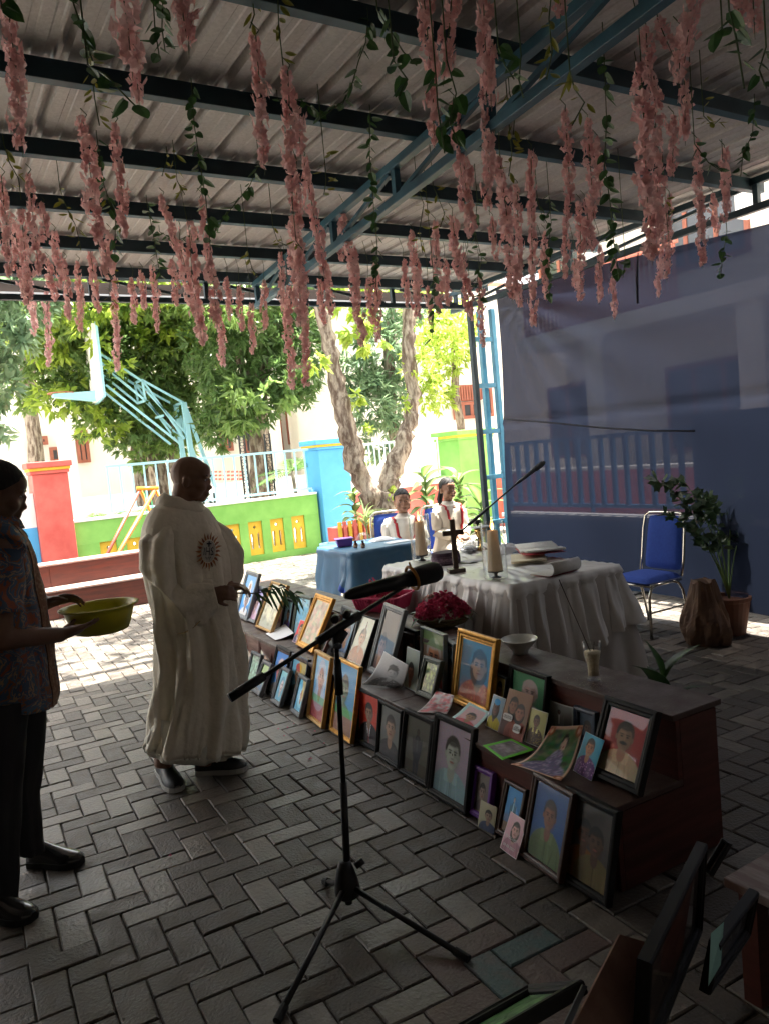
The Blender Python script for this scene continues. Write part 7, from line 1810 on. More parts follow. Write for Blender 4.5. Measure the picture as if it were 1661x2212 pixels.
def hand(mb, wrist, d, palm_n, s=1.0, curl=(.3, .35, .4, .45), spread=.10, thumb=1, tcurl=.3, thumb_up=.0):
    """wrist pos, d = finger direction, palm_n = normal out of the palm (fingers curl towards it), thumb = side sign"""
    w = Vector(wrist); d = Vector(d).normalized(); n = Vector(palm_n); n = (n-d*n.dot(d)).normalized(); x = d.cross(n)*thumb
    mb.tube([w-d*.02*s, w+d*.02*s, w+d*.05*s, w+d*.088*s], [(.026*s, .021*s), (.034*s, .016*s), (.041*s, .014*s), (.040*s, .011*s)] if abs(d.cross(Vector((0, 0, 1)).cross(d)).dot(n)) > 2 else [.024*s, .024*s, .022*s, .016*s], 12)
    for k in range(-2, 3):
        mb.tube([w+d*.005*s+x*(k*.006*s), w+d*.045*s+x*(k*.013*s), w+d*.088*s+x*(k*.0165*s)], [.016*s, .0135*s, .0105*s], 8)
    for i, (ln, xo) in enumerate(((.072, .029), (.080, .010), (.075, -.010), (.058, -.029))):
        b = w+d*(.085-.004*abs(i-1))*s+x*xo*s; dd = (d+x*(1.5-i)*spread).normalized(); c = curl[i]; P = [b]; dr = dd
        for q, f_ in enumerate((.45, .30, .25)):
            an = c*(1.0 if q else .7); dr = (dr*math.cos(an)+n*math.sin(an)).normalized(); nn = n; P.append(P[-1]+dr*ln*f_*s); n_new = (n-dr*n.dot(dr)); 
        mb.tube(P, [.0098*s, .0088*s, .0078*s, .0062*s], 8)
        mb.ell(P[-1], (.0064*s,)*3, None, 8, 6)
    tb_ = w+d*.022*s+x*.026*s; t1 = (d*.62+x*.75+n*.25+Vector((0, 0, thumb_up))).normalized(); t2 = (d*.85+x*.30+n*tcurl).normalized(); t3 = (d*.9+x*.05+n*tcurl*1.3).normalized()
    P = [tb_-t1*.015*s, tb_+t1*.035*s, tb_+t1*.035*s+t2*.030*s, tb_+t1*.035*s+t2*.030*s+t3*.024*s]
    mb.tube(P, [.016*s, .0125*s, .0105*s, .008*s], 8); mb.ell(P[-1], (.0082*s,)*3, None, 8, 6)
def cap_(mb, a, b, ra, rb, n=14):
    mb.tube([a, Vector(a).lerp(Vector(b), .5), b], [ra, (ra+rb)/2, rb], n); mb.ell(a, (ra,)*3, None, n, 8); mb.ell(b, (rb,)*3, None, n, 8)
def shoe(parent, heel, toe, m, sole, s=1.0, h=.085):
    heel = Vector(heel); toe = Vector(toe); d = (toe-heel); L = d.length; d.normalize(); x = Vector((d.y, -d.x, 0)).normalized(); G = []
    prof = [(-.02, .026, .055), (.0, .036, .075), (.15, .040, .085), (.32, .038, .088), (.5, .043, .066), (.7, .050, .050), (.85, .047, .040), (.97, .034, .030), (1.03, .014, .016)]
    for t, w, hh in prof:
        row = []
        for j in range(14):
            a = math.pi*j/13; row.append(tuple(heel+d*(t*L)+x*(w*s*math.cos(a))+Vector((0, 0, .020+hh*(h/.085)*s*max(0.0, math.sin(a))**.8))))
        G.append(row)
    mb = MB(); mb.grid(G); k = len(mb.v); 
    mb.f.append(tuple(range(13, -1, -1))); mb.mi.append(0)
    o = mb.build('shoe', m, parent, smooth=True)
    mb = MB(); G = [[], []]
    out = [(t, w) for t, w, hh in prof]; ring = [heel+d*(t*L)+x*(w*s+.004) for t, w in out]+[heel+d*(t*L)-x*(w*s+.004) for t, w in reversed(out)]
    mb.prism([tuple(p+Vector((0, 0, .002))) for p in ring], (0, 0, .024)); mb.build('sole', sole, o)
    return o
def fold_loft(mb, rings, n, fold, nf, seed, close=True):
    """rings: list of (centre, ax(vec), ay(vec), foldscale)"""
    r = random.Random(seed); ph = [r.uniform(0, 6.28) for _ in range(8)]; G = []
    K = len(rings)
    for k, (c, ax, ay, fs) in enumerate(rings):
        c = Vector(c); ax = Vector(ax); ay = Vector(ay); row = []; t = k/(K-1)
        for j in range(n):
            a = 2*math.pi*j/n
            q = fold*fs*(math.sin(a*nf+ph[0]+1.6*t+.9*math.sin(t*4+ph[1]))+.6*math.sin(a*(nf*1.7)//1+ph[2]-2.2*t)+.45*math.sin(a*3+ph[3]+t*7)+.3*math.sin(t*24+a*4+ph[4])-1.1*(1-abs(math.sin(a*nf*.8+ph[5]+2.5*t*math.sin(a*1.5+ph[6]))))**4+.5*(1-abs(math.sin(a*nf*1.35+ph[7]-3.2*t)))**5)
            rr = 1+q/max(.05, (ax.length+ay.length)/2)
            row.append(tuple(c+ax*math.cos(a)*rr+ay*math.sin(a)*rr))
        G.append(row)
    mb.grid(G, close=close); return G

# ------------------------------------------------------------------ priest
YP = 3.80
pd = 3.98
pr_c = aty(420, 1400, YP)
vr = Vector((rt[0], rt[1], 0)).normalized()         # towards picture right, level
hd = Vector((pr_c[0], pr_c[1], 0)).normalized(); vr = Vector((hd.y, -hd.x, 0)); vb = Vector((hd.x, hd.y, 0))
priest = empty('person', (float(pr_c[0]), YP, 0), 'bald priest in a long cream chasuble sprinkling with a leafy twig', 'person')
def PP(x, y, back=0.0): return Vector(aty(x, y, YP))+vb*back
mb = MB()
fd = (vr*.90-vb*.25+Vector((0, 0, -.16))).normalized()
hc_ = PP(414, 1036, .0)
Rm = head_prims(mb, hc_, fd, (0, 0, 1), 1.0, fat=.04)
neck = PP(392, 1105, .01)
mb.tube([hc_+Vector((0, 0, -.03))-fd*.03, hc_.lerp(neck, .6)-fd*.01, neck], [.062, .060, .075], 14)
mb.ell(PP(395, 1170, .01), (.13, .11, .12), Matrix((vr, vb, (0, 0, 1))).transposed(), 18, 12)
mb.tube([PP(395, 1140, .01), PP(405, 1240, .02), PP(420, 1330, .02)], [.12, .14, .13], 16)
# arms
sR, eR, wR = PP(362, 1140, -.08), PP(358, 1250, -.13), PP(455, 1268, -.19)
sL, eL, wL = PP(450, 1140, .10), PP(500, 1235, .06), PP(492, 1262, -.08)
cap_(mb, sR, eR, .040, .034); cap_(mb, eR, wR, .028, .025); cap_(mb, sL, eL, .040, .034); cap_(mb, eL, wL, .034, .027)
mb.tube([PP(400, 1310, .0), PP(372, 1500, .02), PP(352, 1660, .02)], [.10, .065, .045], 12); mb.tube([PP(440, 1310, .0), PP(455, 1500, .0), PP(440, 1650, -.02)], [.10, .065, .045], 12)
hand(mb, wR, (vr*.95-vb*.1+Vector((0, 0, -.12))), (vb*.9+Vector((0, 0, -.3))), .92, curl=(.75, .8, .85, .9), thumb=-1, tcurl=.8)
hand(mb, wL, (vr*.75-vb*.5+Vector((0, 0, -.05))), (Vector((0, 0, -1))-vb*.2), .92, curl=(.6, .65, .7, .75), thumb=-1, tcurl=.5)
me = remesh(mb, .0062, 4); mesh_obj('body', me, M['skinA'], priest)
eyes(priest, hc_, Rm)
mb = MB(); mb.ell(hc_+Rm @ Vector((0, .093, -.0665)), (.021, .004, .003), Rm, 10, 6); mb.build('mouth', M['lip'], priest, smooth=True)
M['robe'] = mat('cream_damask_robe', (.72, .665, .55), .75, color2=(.79, .735, .62), scale=22, detail=6, bump=.6, bscale=34)
M['alb'] = mat('plain_white_alb', (.60, .58, .50), .8, color2=(.66, .64, .56), scale=5)
M['goldtrim'] = mat('dull_gold_piping', (.38, .30, .14), .6)
# chasuble silhouette: y, left x, right x, half depth
SIL = [(1092, 338, 440, .075), (1100, 328, 452, .11), (1115, 317, 462, .14), (1140, 308, 476, .165), (1175, 303, 490, .18), (1215, 305, 500, .19), (1260, 318, 505, .20), (1310, 330, 508, .205), (1370, 338, 524, .205), (1440, 343, 530, .205), (1510, 336, 532, .21), (1560, 326, 531, .21), (1590, 318, 529, .215), (1608, 313, 527, .215)]
rings = []
def interp(tab, y):
    for i in range(len(tab)-1):
        if tab[i][0] <= y <= tab[i+1][0]:
            t = (y-tab[i][0])/(tab[i+1][0]-tab[i][0]); return [tab[i][k]*(1-t)+tab[i+1][k]*t for k in range(1, 4)]
    return tab[-1][1:]
RB = []
for y in np.linspace(1092, 1608, 64):
    xl, xr, dp_ = interp(SIL, y); a = PP(xl, y); b = PP(xr, y); c = (a+b)/2
    t = (y-1092)/516
    rings.append((c+vb*.0, (b-a)/2, vb*dp_, min(1, max(.0, (t-.02)*2.0))*(.55+.75*t))); RB.append((c.z, c, ((b-a)/2).length, dp_))
mb = MB(); Gr = fold_loft(mb, rings, 140, .019, 8, 12)
# scalloped hem: jitter the last rows
ob = mb.build('chasuble', M['robe'], priest, smooth=True, solid=.003)
# inner alb
rings2 = []
for y in np.linspace(1540, 1624, 10):
    xl, xr, dp_ = interp(SIL, min(y, 1608)); a = PP(xl+2, y); b = PP(xr-22, y+2); rings2.append(((a+b)/2+vb*.01, (b-a)/2, vb*(dp_*.9), 1.0))
mb = MB(); fold_loft(mb, rings2, 96, .010, 8, 5); mb.build('alb', M['alb'], priest, smooth=True, solid=.002)
mb = MB(); G = []
for k in range(2):
    pass
hemrow = Gr[-1]; nh = len(hemrow)
mb = MB(); V_ = []
for j in range(nh*2):
    a = Vector(hemrow[(j//2) % nh]); b = Vector(hemrow[(j//2+1) % nh]); q = a.lerp(b, .5*(j % 2)); V_.append(q)
G = [[tuple(p+Vector((0, 0, .004))) for p in V_], [tuple(p+Vector((0, 0, -.006-.006*abs(math.sin(j*.9))))) for j, p in enumerate(V_)]]
mb.grid(G, close=True); mb.build('lace_hem', M['alb'], priest, smooth=False)
# cowl collar
mb = MB(); G = []
for i, (rr, dz_, sh) in enumerate(((.070, .030, 0), (.085, .040, 0), (.100, .030, .0), (.115, .0, .0), (.118, -.022, .0), (.105, -.03, 0))):
    row = []
    for j in range(40):
        a = 2*math.pi*j/40; row.append(tuple(PP(388, 1092, .0)+vr*(rr*1.02*math.cos(a)+.004)+vb*(rr*.86*math.sin(a))+Vector((0, 0, dz_-.022*math.cos(a)+.010*math.sin(a*2)+.004*math.sin(a*7)))))
    G.append(row)
mb.grid(G, close=True); mb.build('collar', M['robe'], priest, smooth=True, solid=.003)
# sleeves
def sleeve(pts, name, seed, fold=.007, n=44, m='robe', par=None):
    """pts: (centre, half-height vec, half-depth vec)"""
    mb = MB(); rg = []
    for i in range(len(pts)-1):
        for k in range(6):
            t = k/6; t2 = t*t*(3-2*t)*.3+t*.7
            rg.append((Vector(pts[i][0]).lerp(Vector(pts[i+1][0]), t), Vector(pts[i][1]).lerp(Vector(pts[i+1][1]), t2), Vector(pts[i][2]).lerp(Vector(pts[i+1][2]), t2), 1.0))
    rg.append((pts[-1][0], pts[-1][1], pts[-1][2], 1.0))
    fold_loft(mb, rg, n, fold, 4, seed); mb.f.append(tuple(reversed(range(n)))); mb.mi.append(0)
    return mb.build(name, M[m], par or priest, smooth=True, solid=.003)
V3 = Vector
sleeve([(PP(372, 1122, -.03), vr*.060+V3((0, 0, .01)), vb*.08+V3((0, 0, -.02))), (PP(347, 1160, -.10), vr*.088, vb*.085), (PP(345, 1215, -.125), vr*.088, vb*.085), (PP(353, 1262, -.14), vr*.080+V3((0, 0, -.07)), vb*.085), (PP(378, 1288, -.155), vr*.055+V3((0, 0, -.115)), vb*.07), (PP(412, 1288, -.172), vr*.03+V3((0, 0, -.11)), vb*.055), (PP(446, 1276, -.185), vr*.015+V3((0, 0, -.080)), vb*.045), (PP(462, 1270, -.19), vr*.008+V3((0, 0, -.062)), vb*.048)], 'sleeve', 3)
sleeve([(PP(436, 1124, .03), vr*.05+V3((0, 0, .01)), vb*.08), (PP(468, 1150, .06), vr*.075, vb*.10), (PP(490, 1195, .055), vr*.080, vb*.10), (PP(496, 1228, .03), vr*.062+V3((0, 0, -.03)), vb*.10), (PP(490, 1252, -.02), vr*.055+V3((0, 0, -.03)), vb*.06+V3((0, 0, .02))), (PP(486, 1262, -.06), vr*.05+V3((0, 0, -.03)), vb*.03+V3((0, 0, .04)))], 'sleeve', 9)
mb = MB(); pts = [PP(x, y, b) for x, y, b in ((383, 1352, -.20), (398, 1349, -.205), (416, 1338, -.21), (430, 1324, -.215))]; mb.tube(pts, .0035, 6); mb.build('sleeve_piping', M['goldtrim'], priest, smooth=True)
# emblem on the chest
def robe_pt(x, y, off=.006):
    p = Vector(aty(x, y, YP)); z = p.z
    i = min(range(len(RB)), key=lambda k: abs(RB[k][0]-z)); 
    row = Gr[i]; o = Vector(O); d = (p-o).normalized(); best = None
    for j in range(len(row)):
        q = Vector(row[j]); v = q-o; 
        if (q-RB[i][1]).dot(vb) > 0: continue
        dist = (v-d*v.dot(d)); s = abs(dist.dot(vr))
        if best is None or s < best[0]: best = (s, v.dot(d), j)
    t = best[1]; return o+d*(t-off-.008)
M['embred'] = mat('rust_embroidery', (.30, .10, .04), .8); M['embdark'] = mat('navy_embroidery', (.015, .02, .035), .7); M['embpale'] = mat('pale_applique', (.50, .48, .43), .8); M['embor'] = mat('orange_embroidery', (.42, .18, .06), .8)
base_t = None
ec = (451, 1191)
def plane_pt(u, v, off=0.0):   # emblem coordinates in picture px around the centre, laid on the robe
    return robe_pt(ec[0]+u*.93+v*.07, ec[1]-v, .006+off)
emb = MB(); N_ = 26; cen = plane_pt(0, 0, .0)
ring = [plane_pt(16*math.cos(t), 24*math.sin(t)) for t in np.linspace(0, 2*math.pi, N_+1)[:-1]]
# best-fit smooth: average distance so the badge lies evenly
emb.add([cen]+ring, [(0, 1+i, 1+(i+1) % N_) for i in range(N_)]); emb_o = emb.build('emblem', M['embpale'], priest, solid=.001)
for nm_, mm_, par_ in (('ray', 'embred', 0), ('ray', 'embor', 1)):
    mb = MB()
    for k in range(22):
        if k % 2 != par_: continue
        t = 2*math.pi*k/22; dt = .10; r0, r1 = 1.08, (1.95 if k % 2 else 1.75)
        a = plane_pt(16*r0*math.cos(t-dt), 24*r0*math.sin(t-dt), .001); b = plane_pt(16*r0*math.cos(t+dt), 24*r0*math.sin(t+dt), .001); m1 = plane_pt(16*1.4*math.cos(t+dt*1.2), 24*1.35*math.sin(t+dt*1.2), .001); m2 = plane_pt(16*1.4*math.cos(t-dt*.4), 24*1.35*math.sin(t-dt*.4), .001); c = plane_pt(16*r1*math.cos(t), 24*(r1-.15)*math.sin(t), .001)
        mb.add([a, b, m1, c, m2], [(0, 1, 2, 4), (4, 2, 3)])
    mb.build('embroidered_rays', M[mm_], priest, solid=.0008)
vs, fs = text_mesh('IHS', 20, .0)
mb = MB(); mb.add([plane_pt(v[0]*.86, v[1]*1.25-1, .0025) for v in vs], fs); mb.build('lettering', M['embdark'], priest)
mb = MB()
for q in ((-1.6, 10, 1.6, 22), (-5.5, 15, -1.6, 18), (1.6, 15, 5.5, 18)): mb.add([plane_pt(q[0], q[1], .0025), plane_pt(q[2], q[1], .0025), plane_pt(q[2], q[3], .0025), plane_pt(q[0], q[3], .0025)], [(0, 1, 2, 3)])
mb.build('embroidered_cross', M['embdark'], priest, kind='stuff')
mb = MB()
for q in (-5, 0, 5): mb.add([plane_pt(q*1.1-1.2, -12-(.0 if q else 1), .0025), plane_pt(q*1.1+1.2, -12, .0025), plane_pt(q*.3, -21, .0025)], [(0, 1, 2)])
mb.build('embroidered_nails', M['embdark'], priest, kind='stuff')
M['shoeb'] = mat('black_shoe', (.012, .012, .013), .5); M['solew'] = mat('off_white_sole', (.40, .40, .38), .7)
p1 = atz(352, 1668, 0); p2 = atz(384, 1712, 0); shoe(priest, p1, p2, M['shoeb'], M['solew'], 1.0)
p1 = atz(428, 1672, 0); p2 = atz(532, 1664, 0); shoe(priest, p1, p2, M['shoeb'], M['solew'], 1.0)
# leafy twig
M['twig'] = mat('dark_twig', (.04, .03, .018), .8)
a = wR+vr*.07+V3((0, 0, -.01)); tw_e = empty('leafy_twig', tuple(a), 'leafy palm twig held out over the portraits by the priest', 'twig')
t1 = V3(aty(552, 1282, 3.85)); t2 = V3(aty(660, 1290, 4.1)); mb = MB(); mb.tube([a-vr*.03, a.lerp(t1, .5), t1, t1.lerp(t2, .6)+V3((0, 0, .05)), t2+V3((0, 0, -.03))], [.006, .005, .004, .003, .0015], 6); mb.build('stalk', M['twig'], tw_e, smooth=True)
rp = random.Random(3)
for k in range(18):
    s = k/17; b = t1.lerp(t2, s*.85-.05)+V3((0, 0, .05*math.sin(s*3))); sg = 1 if k % 2 else -1
    d = ((t2-t1).normalized()*.7+V3((0, 0, -1.0 if sg > 0 else -.25))+vb*rp.uniform(-.5, .5)+V3((0, 0, rp.uniform(-.2, .5)))).normalized(); L = rp.uniform(.09, .15); w = d.cross(vb).normalized()*.008
    mb = MB(); mb.add([b, b+d*L*.35+w, b+d*L*.8+w*.7+V3((0, 0, -.02)), b+d*L+V3((0, 0, -.035)), b+d*L*.8-w*.7+V3((0, 0, -.02)), b+d*L*.35-w], [(0, 1, 2, 5), (5, 2, 4), (2, 3, 4)]); mb.build('leaflet', M['palmdark'], tw_e)

# ------------------------------------------------------------------ man with the basin
YM = 3.25
man = empty('person', (.17, YM, 0), 'man in a patterned batik shirt holding out the yellow basin', 'person')
MM = lambda x, y, back=0.0: Vector(aty(x, y, YM))+Vector((0.05, 1, 0)).normalized()*back
mr = Vector((1, -.05, 0)).normalized(); mbk = Vector((.05, 1, 0)).normalized()
mb = MB(); hcm = MM(-4, 1066, .02); fdm = (mr*.93-mbk*.12+V3((0, 0, -.30))).normalized()
Rmm = head_prims(mb, hcm, fdm, (0, 0, 1), 1.03, fat=.08)
mb.tube([hcm+V3((-.02, 0, -.05)), MM(-14, 1130, .02)], [.062, .07], 12)
mb.ell(MM(-20, 1205, .02), (.13, .15, .12), None, 16, 10); mb.tube([MM(-20, 1205, .02), MM(-10, 1300, .02), MM(-10, 1420, .02)], [.12, .14, .13], 16)
cR = MM(216, 1312, .0)
sR, eR, wR2 = MM(-10, 1175, -.18), MM(-5, 1360, -.22), MM(122, 1360, -.13)
sL, eL, wL2 = MM(0, 1175, .18), MM(30, 1300, .19), MM(108, 1312, .13)
cap_(mb, sR, eR, .055, .045); cap_(mb, eR, wR2, .043, .029); cap_(mb, sL, eL, .055, .045); cap_(mb, eL, wL2, .043, .029)
for dx, dy in ((20, -.08), (45, .10)): mb.tube([MM(dx-20, 1440, dy), MM(dx-10, 1640, dy), MM(dx-14, 1840, dy)], [.085, .06, .045], 12)
hand(mb, wR2, (mr*.95+mbk*.25+V3((0, 0, .10))), (mbk*.35+V3((0, 0, 1))), 1.0, curl=(.10, .10, .12, .16), spread=.12, thumb=-1, tcurl=.35, thumb_up=.5)
hand(mb, wL2, (mr*.9-mbk*.25+V3((0, 0, .12))), (-mbk*.5+V3((0, 0, -.9))), 1.0, curl=(.45, .5, .5, .55), thumb=-1, tcurl=.4)
me = remesh(mb, .0065, 4); mesh_obj('body', me, M['skinB'], man); eyes(man, hcm, Rmm, 1.03)
mb = MB(); G = []
for i in range(14):
    ph = math.pi*.56*i/13; row = []
    for j in range(36):
        a = 2*math.pi*j/36; cut = 1.0 if math.sin(a) < .25 else max(.62, 1-(math.sin(a)-.25)*.55)
        p2_ = ph*cut; v = V3((.0815*math.sin(p2_)*math.cos(a), .103*math.sin(p2_)*math.sin(a)-.012, .095*math.cos(p2_)+.030)); v *= 1.03*(1+.012*math.sin(a*17+i))
        row.append(tuple(hcm+Rmm @ v))
    G.append(row)
mb.grid(G, close=True); mb.build('hair', M['hair'], man, smooth=True)
def batik():
    m = mat('batik_cotton', (.04, .05, .08), .8); n = m.node_tree.nodes; l = m.node_tree.links; b = n['Principled BSDF']
    tc = n.new('ShaderNodeTexCoord'); v = n.new('ShaderNodeTexVoronoi'); v.inputs['Scale'].default_value = 13; l.new(tc.outputs['Object'], v.inputs['Vector'])
    nz = n.new('ShaderNodeTexNoise'); nz.inputs['Scale'].default_value = 7; nz.inputs['Detail'].default_value = 4; nz.inputs['Distortion'].default_value = 2.5; l.new(tc.outputs['Object'], nz.inputs['Vector'])
    cr = n.new('ShaderNodeValToRGB'); cr.color_ramp.interpolation = 'CONSTANT'; e = cr.color_ramp.elements
    e[0].position = 0; e[0].color = (.06, .10, .17, 1); e[1].position = .42; e[1].color = (.26, .10, .05, 1)
    for p, c in ((.47, (.08, .14, .22, 1)), (.53, (.40, .26, .16, 1)), (.555, (.07, .11, .18, 1)), (.62, (.30, .09, .05, 1))): q = e.new(p); q.color = c
    l.new(nz.outputs[0], cr.inputs[0])
    c2 = n.new('ShaderNodeValToRGB'); c2.color_ramp.elements[0].position = .03; c2.color_ramp.elements[1].position = .07; c2.color_ramp.elements[0].color = (1, 1, 1, 1); c2.color_ramp.elements[1].color = (0, 0, 0, 1); l.new(v.outputs['Distance'], c2.inputs[0])
    mx = n.new('ShaderNodeMixRGB'); l.new(c2.outputs[0], mx.inputs[0]); l.new(cr.outputs[0], mx.inputs[1]); mx.inputs[2].default_value = (.45, .34, .24, 1); l.new(mx.outputs[0], b.inputs['Base Color']); return m
M['batik'] = batik()
M['placket'] = mat('brown_dotted_placket', (.24, .12, .07), .8, color2=(.36, .24, .16), scale=70, contrast=(.5, .6))
SM = [(1128, -38, 26, .07), (1140, -60, 42, .12), (1165, -78, 60, .19), (1200, -85, 74, .21), (1250, -88, 84, .21), (1310, -90, 96, .205), (1380, -92, 111, .20), (1440, -92, 120, .205), (1490, -92, 126, .21), (1515, -92, 122, .21)]
rings = []
for y in np.linspace(1128, 1515, 40):
    xl, xr, dp_ = interp(SM, y); a = MM(xl, y); b = MM(xr, y); t = (y-1128)/387; rings.append(((a+b)/2, (b-a)/2, mbk*dp_, min(1, t*2.5)))
mb = MB(); Gm = fold_loft(mb, rings, 90, .010, 5, 2); 
mb.build('shirt', M['batik'], man, smooth=True, solid=.003)
mb = MB()      # darker front placket running down the near-front edge
j0 = 84
mb.grid([[tuple(Vector(row[(j) % 90])+(Vector(row[(j) % 90])-Vector(rings[i][0])).normalized()*.006) for j in range(82, 88)] for i, row in enumerate(Gm)]); mb.build('placket', M['placket'], man, smooth=True, solid=.002)
def slv(P, name, par, m, seed):
    rg = []
    mb = MB()
    for i in range(len(P)-1):
        for k in range(4): t = k/4; rg.append((Vector(P[i][0]).lerp(Vector(P[i+1][0]), t), (P[i][1]*(1-t)+P[i+1][1]*t)))
    rg.append((Vector(P[-1][0]), P[-1][1])); G = []
    for i, (c, rr) in enumerate(rg):
        d = (rg[min(i+1, len(rg)-1)][0]-rg[max(i-1, 0)][0]).normalized(); u_ = V3((0, 0, 1)) if abs(d.z) < .85 else V3((0, 1, 0)); x = d.cross(u_).normalized(); y = d.cross(x)
        G.append([tuple(c+(x*math.cos(a)+y*math.sin(a))*rr*(1+.06*math.sin(a*3+i*.9+seed)+.04*math.sin(a*5-i*.6))) for a in np.linspace(0, 2*math.pi, 31)[:-1]])
    mb.grid(G, close=True); return mb.build(name, m, par, smooth=True, solid=.0025)
slv([(sR+V3((.02, .05, .02)), .085), (sR+V3((0, 0, -.03)), .088), (sR.lerp(eR, .5), .082), (sR.lerp(eR, .72), .080)], 'sleeve', man, M['batik'], 1)
slv([(sL+V3((.02, -.05, .02)), .085), (sL+V3((0, 0, -.03)), .088), (sL.lerp(eL, .5), .082), (sL.lerp(eL, .9), .080)], 'sleeve', man, M['batik'], 2)
mb = MB(); G = []
for i, (rr, dz_) in enumerate(((.068, .035), (.074, .045), (.088, .020), (.098, -.012))): G.append([tuple(MM(-12, 1132, .02)+mr*(rr*math.cos(a)*1.05)+mbk*(rr*.92*math.sin(a))+V3((0, 0, dz_-.018*math.cos(a)))) for a in np.linspace(0, 2*math.pi, 31)[:-1]])
mb.grid(G, close=True); mb.build('collar', M['batik'], man, smooth=True, solid=.003)
M['trouser'] = mat('black_trousers', (.012, .012, .014), .85, color2=(.018, .018, .02), scale=4)
for k, (TS) in enumerate(([(1490, -40, 108, .13), (1560, -30, 106, .11), (1640, -15, 98, .095), (1720, 5, 86, .085), (1800, 20, 92, .08), (1846, 22, 96, .08)], [(1490, -85, 60, .13), (1600, -80, 50, .11), (1700, -70, 40, .095), (1800, -62, 34, .085), (1900, -60, 34, .08), (1930, -60, 36, .08)])):
    rings = []; by = .05 if k == 0 else -.12
    for y in np.linspace(TS[0][0], TS[-1][0], 26):
        xl, xr, dp_ = interp(TS, y); a = MM(xl, y, by); b = MM(xr, y, by); rings.append(((a+b)/2, (b-a)/2, mbk*dp_, .8))
    mb = MB(); fold_loft(mb, rings, 50, .006, 3, 20+k); mb.build('trouser_leg', M['trouser'], man, smooth=True, solid=.003)
M['leathers'] = mat('shiny_black_leather', (.02, .02, .022), .22, coat=.5)
p1 = atz(70, 1868, 0); p2 = atz(176, 1868, 0); shoe(man, p1, p2, M['leathers'], M['rubber'], 1.0, .075)
p1 = atz(-40, 1975, 0); p2 = atz(72, 1990, 0); shoe(man, p1, p2, M['leathers'], M['rubber'], 1.0, .075)
# basin
M['basinp'] = mat('yellow_green_plastic', (.50, .46, .03), .35, trans=.25, color2=(.54, .49, .04), scale=3)
bc = aty(214, 1312, 3.30); bsn = (float(bc[0]), 3.30, float(bc[2])-.10)
mb = MB(); mb.lathe([(.001, .0), (.095, 0), (.108, .006), (.118, .03), (.135, .085), (.140, .10), (.157, .104), (.158, .109), (.150, .110), (.138, .106), (.132, .085), (.114, .032), (.104, .010), (.001, .006)], bsn, 48)
o = mb.build('basin', M['basinp'], None, smooth=True); tag(o, 'yellow-green plastic basin held in both hands of the man', 'basin')
M['water'] = mat('water', (.08, .09, .03), .03, spec=.6)
mb = MB(); mb.lathe([(.001, .06), (.124, .06)], bsn, 40); o = mb.build('water', M['water'], None); tag(o, 'water filling the lower half of the yellow basin', 'water')

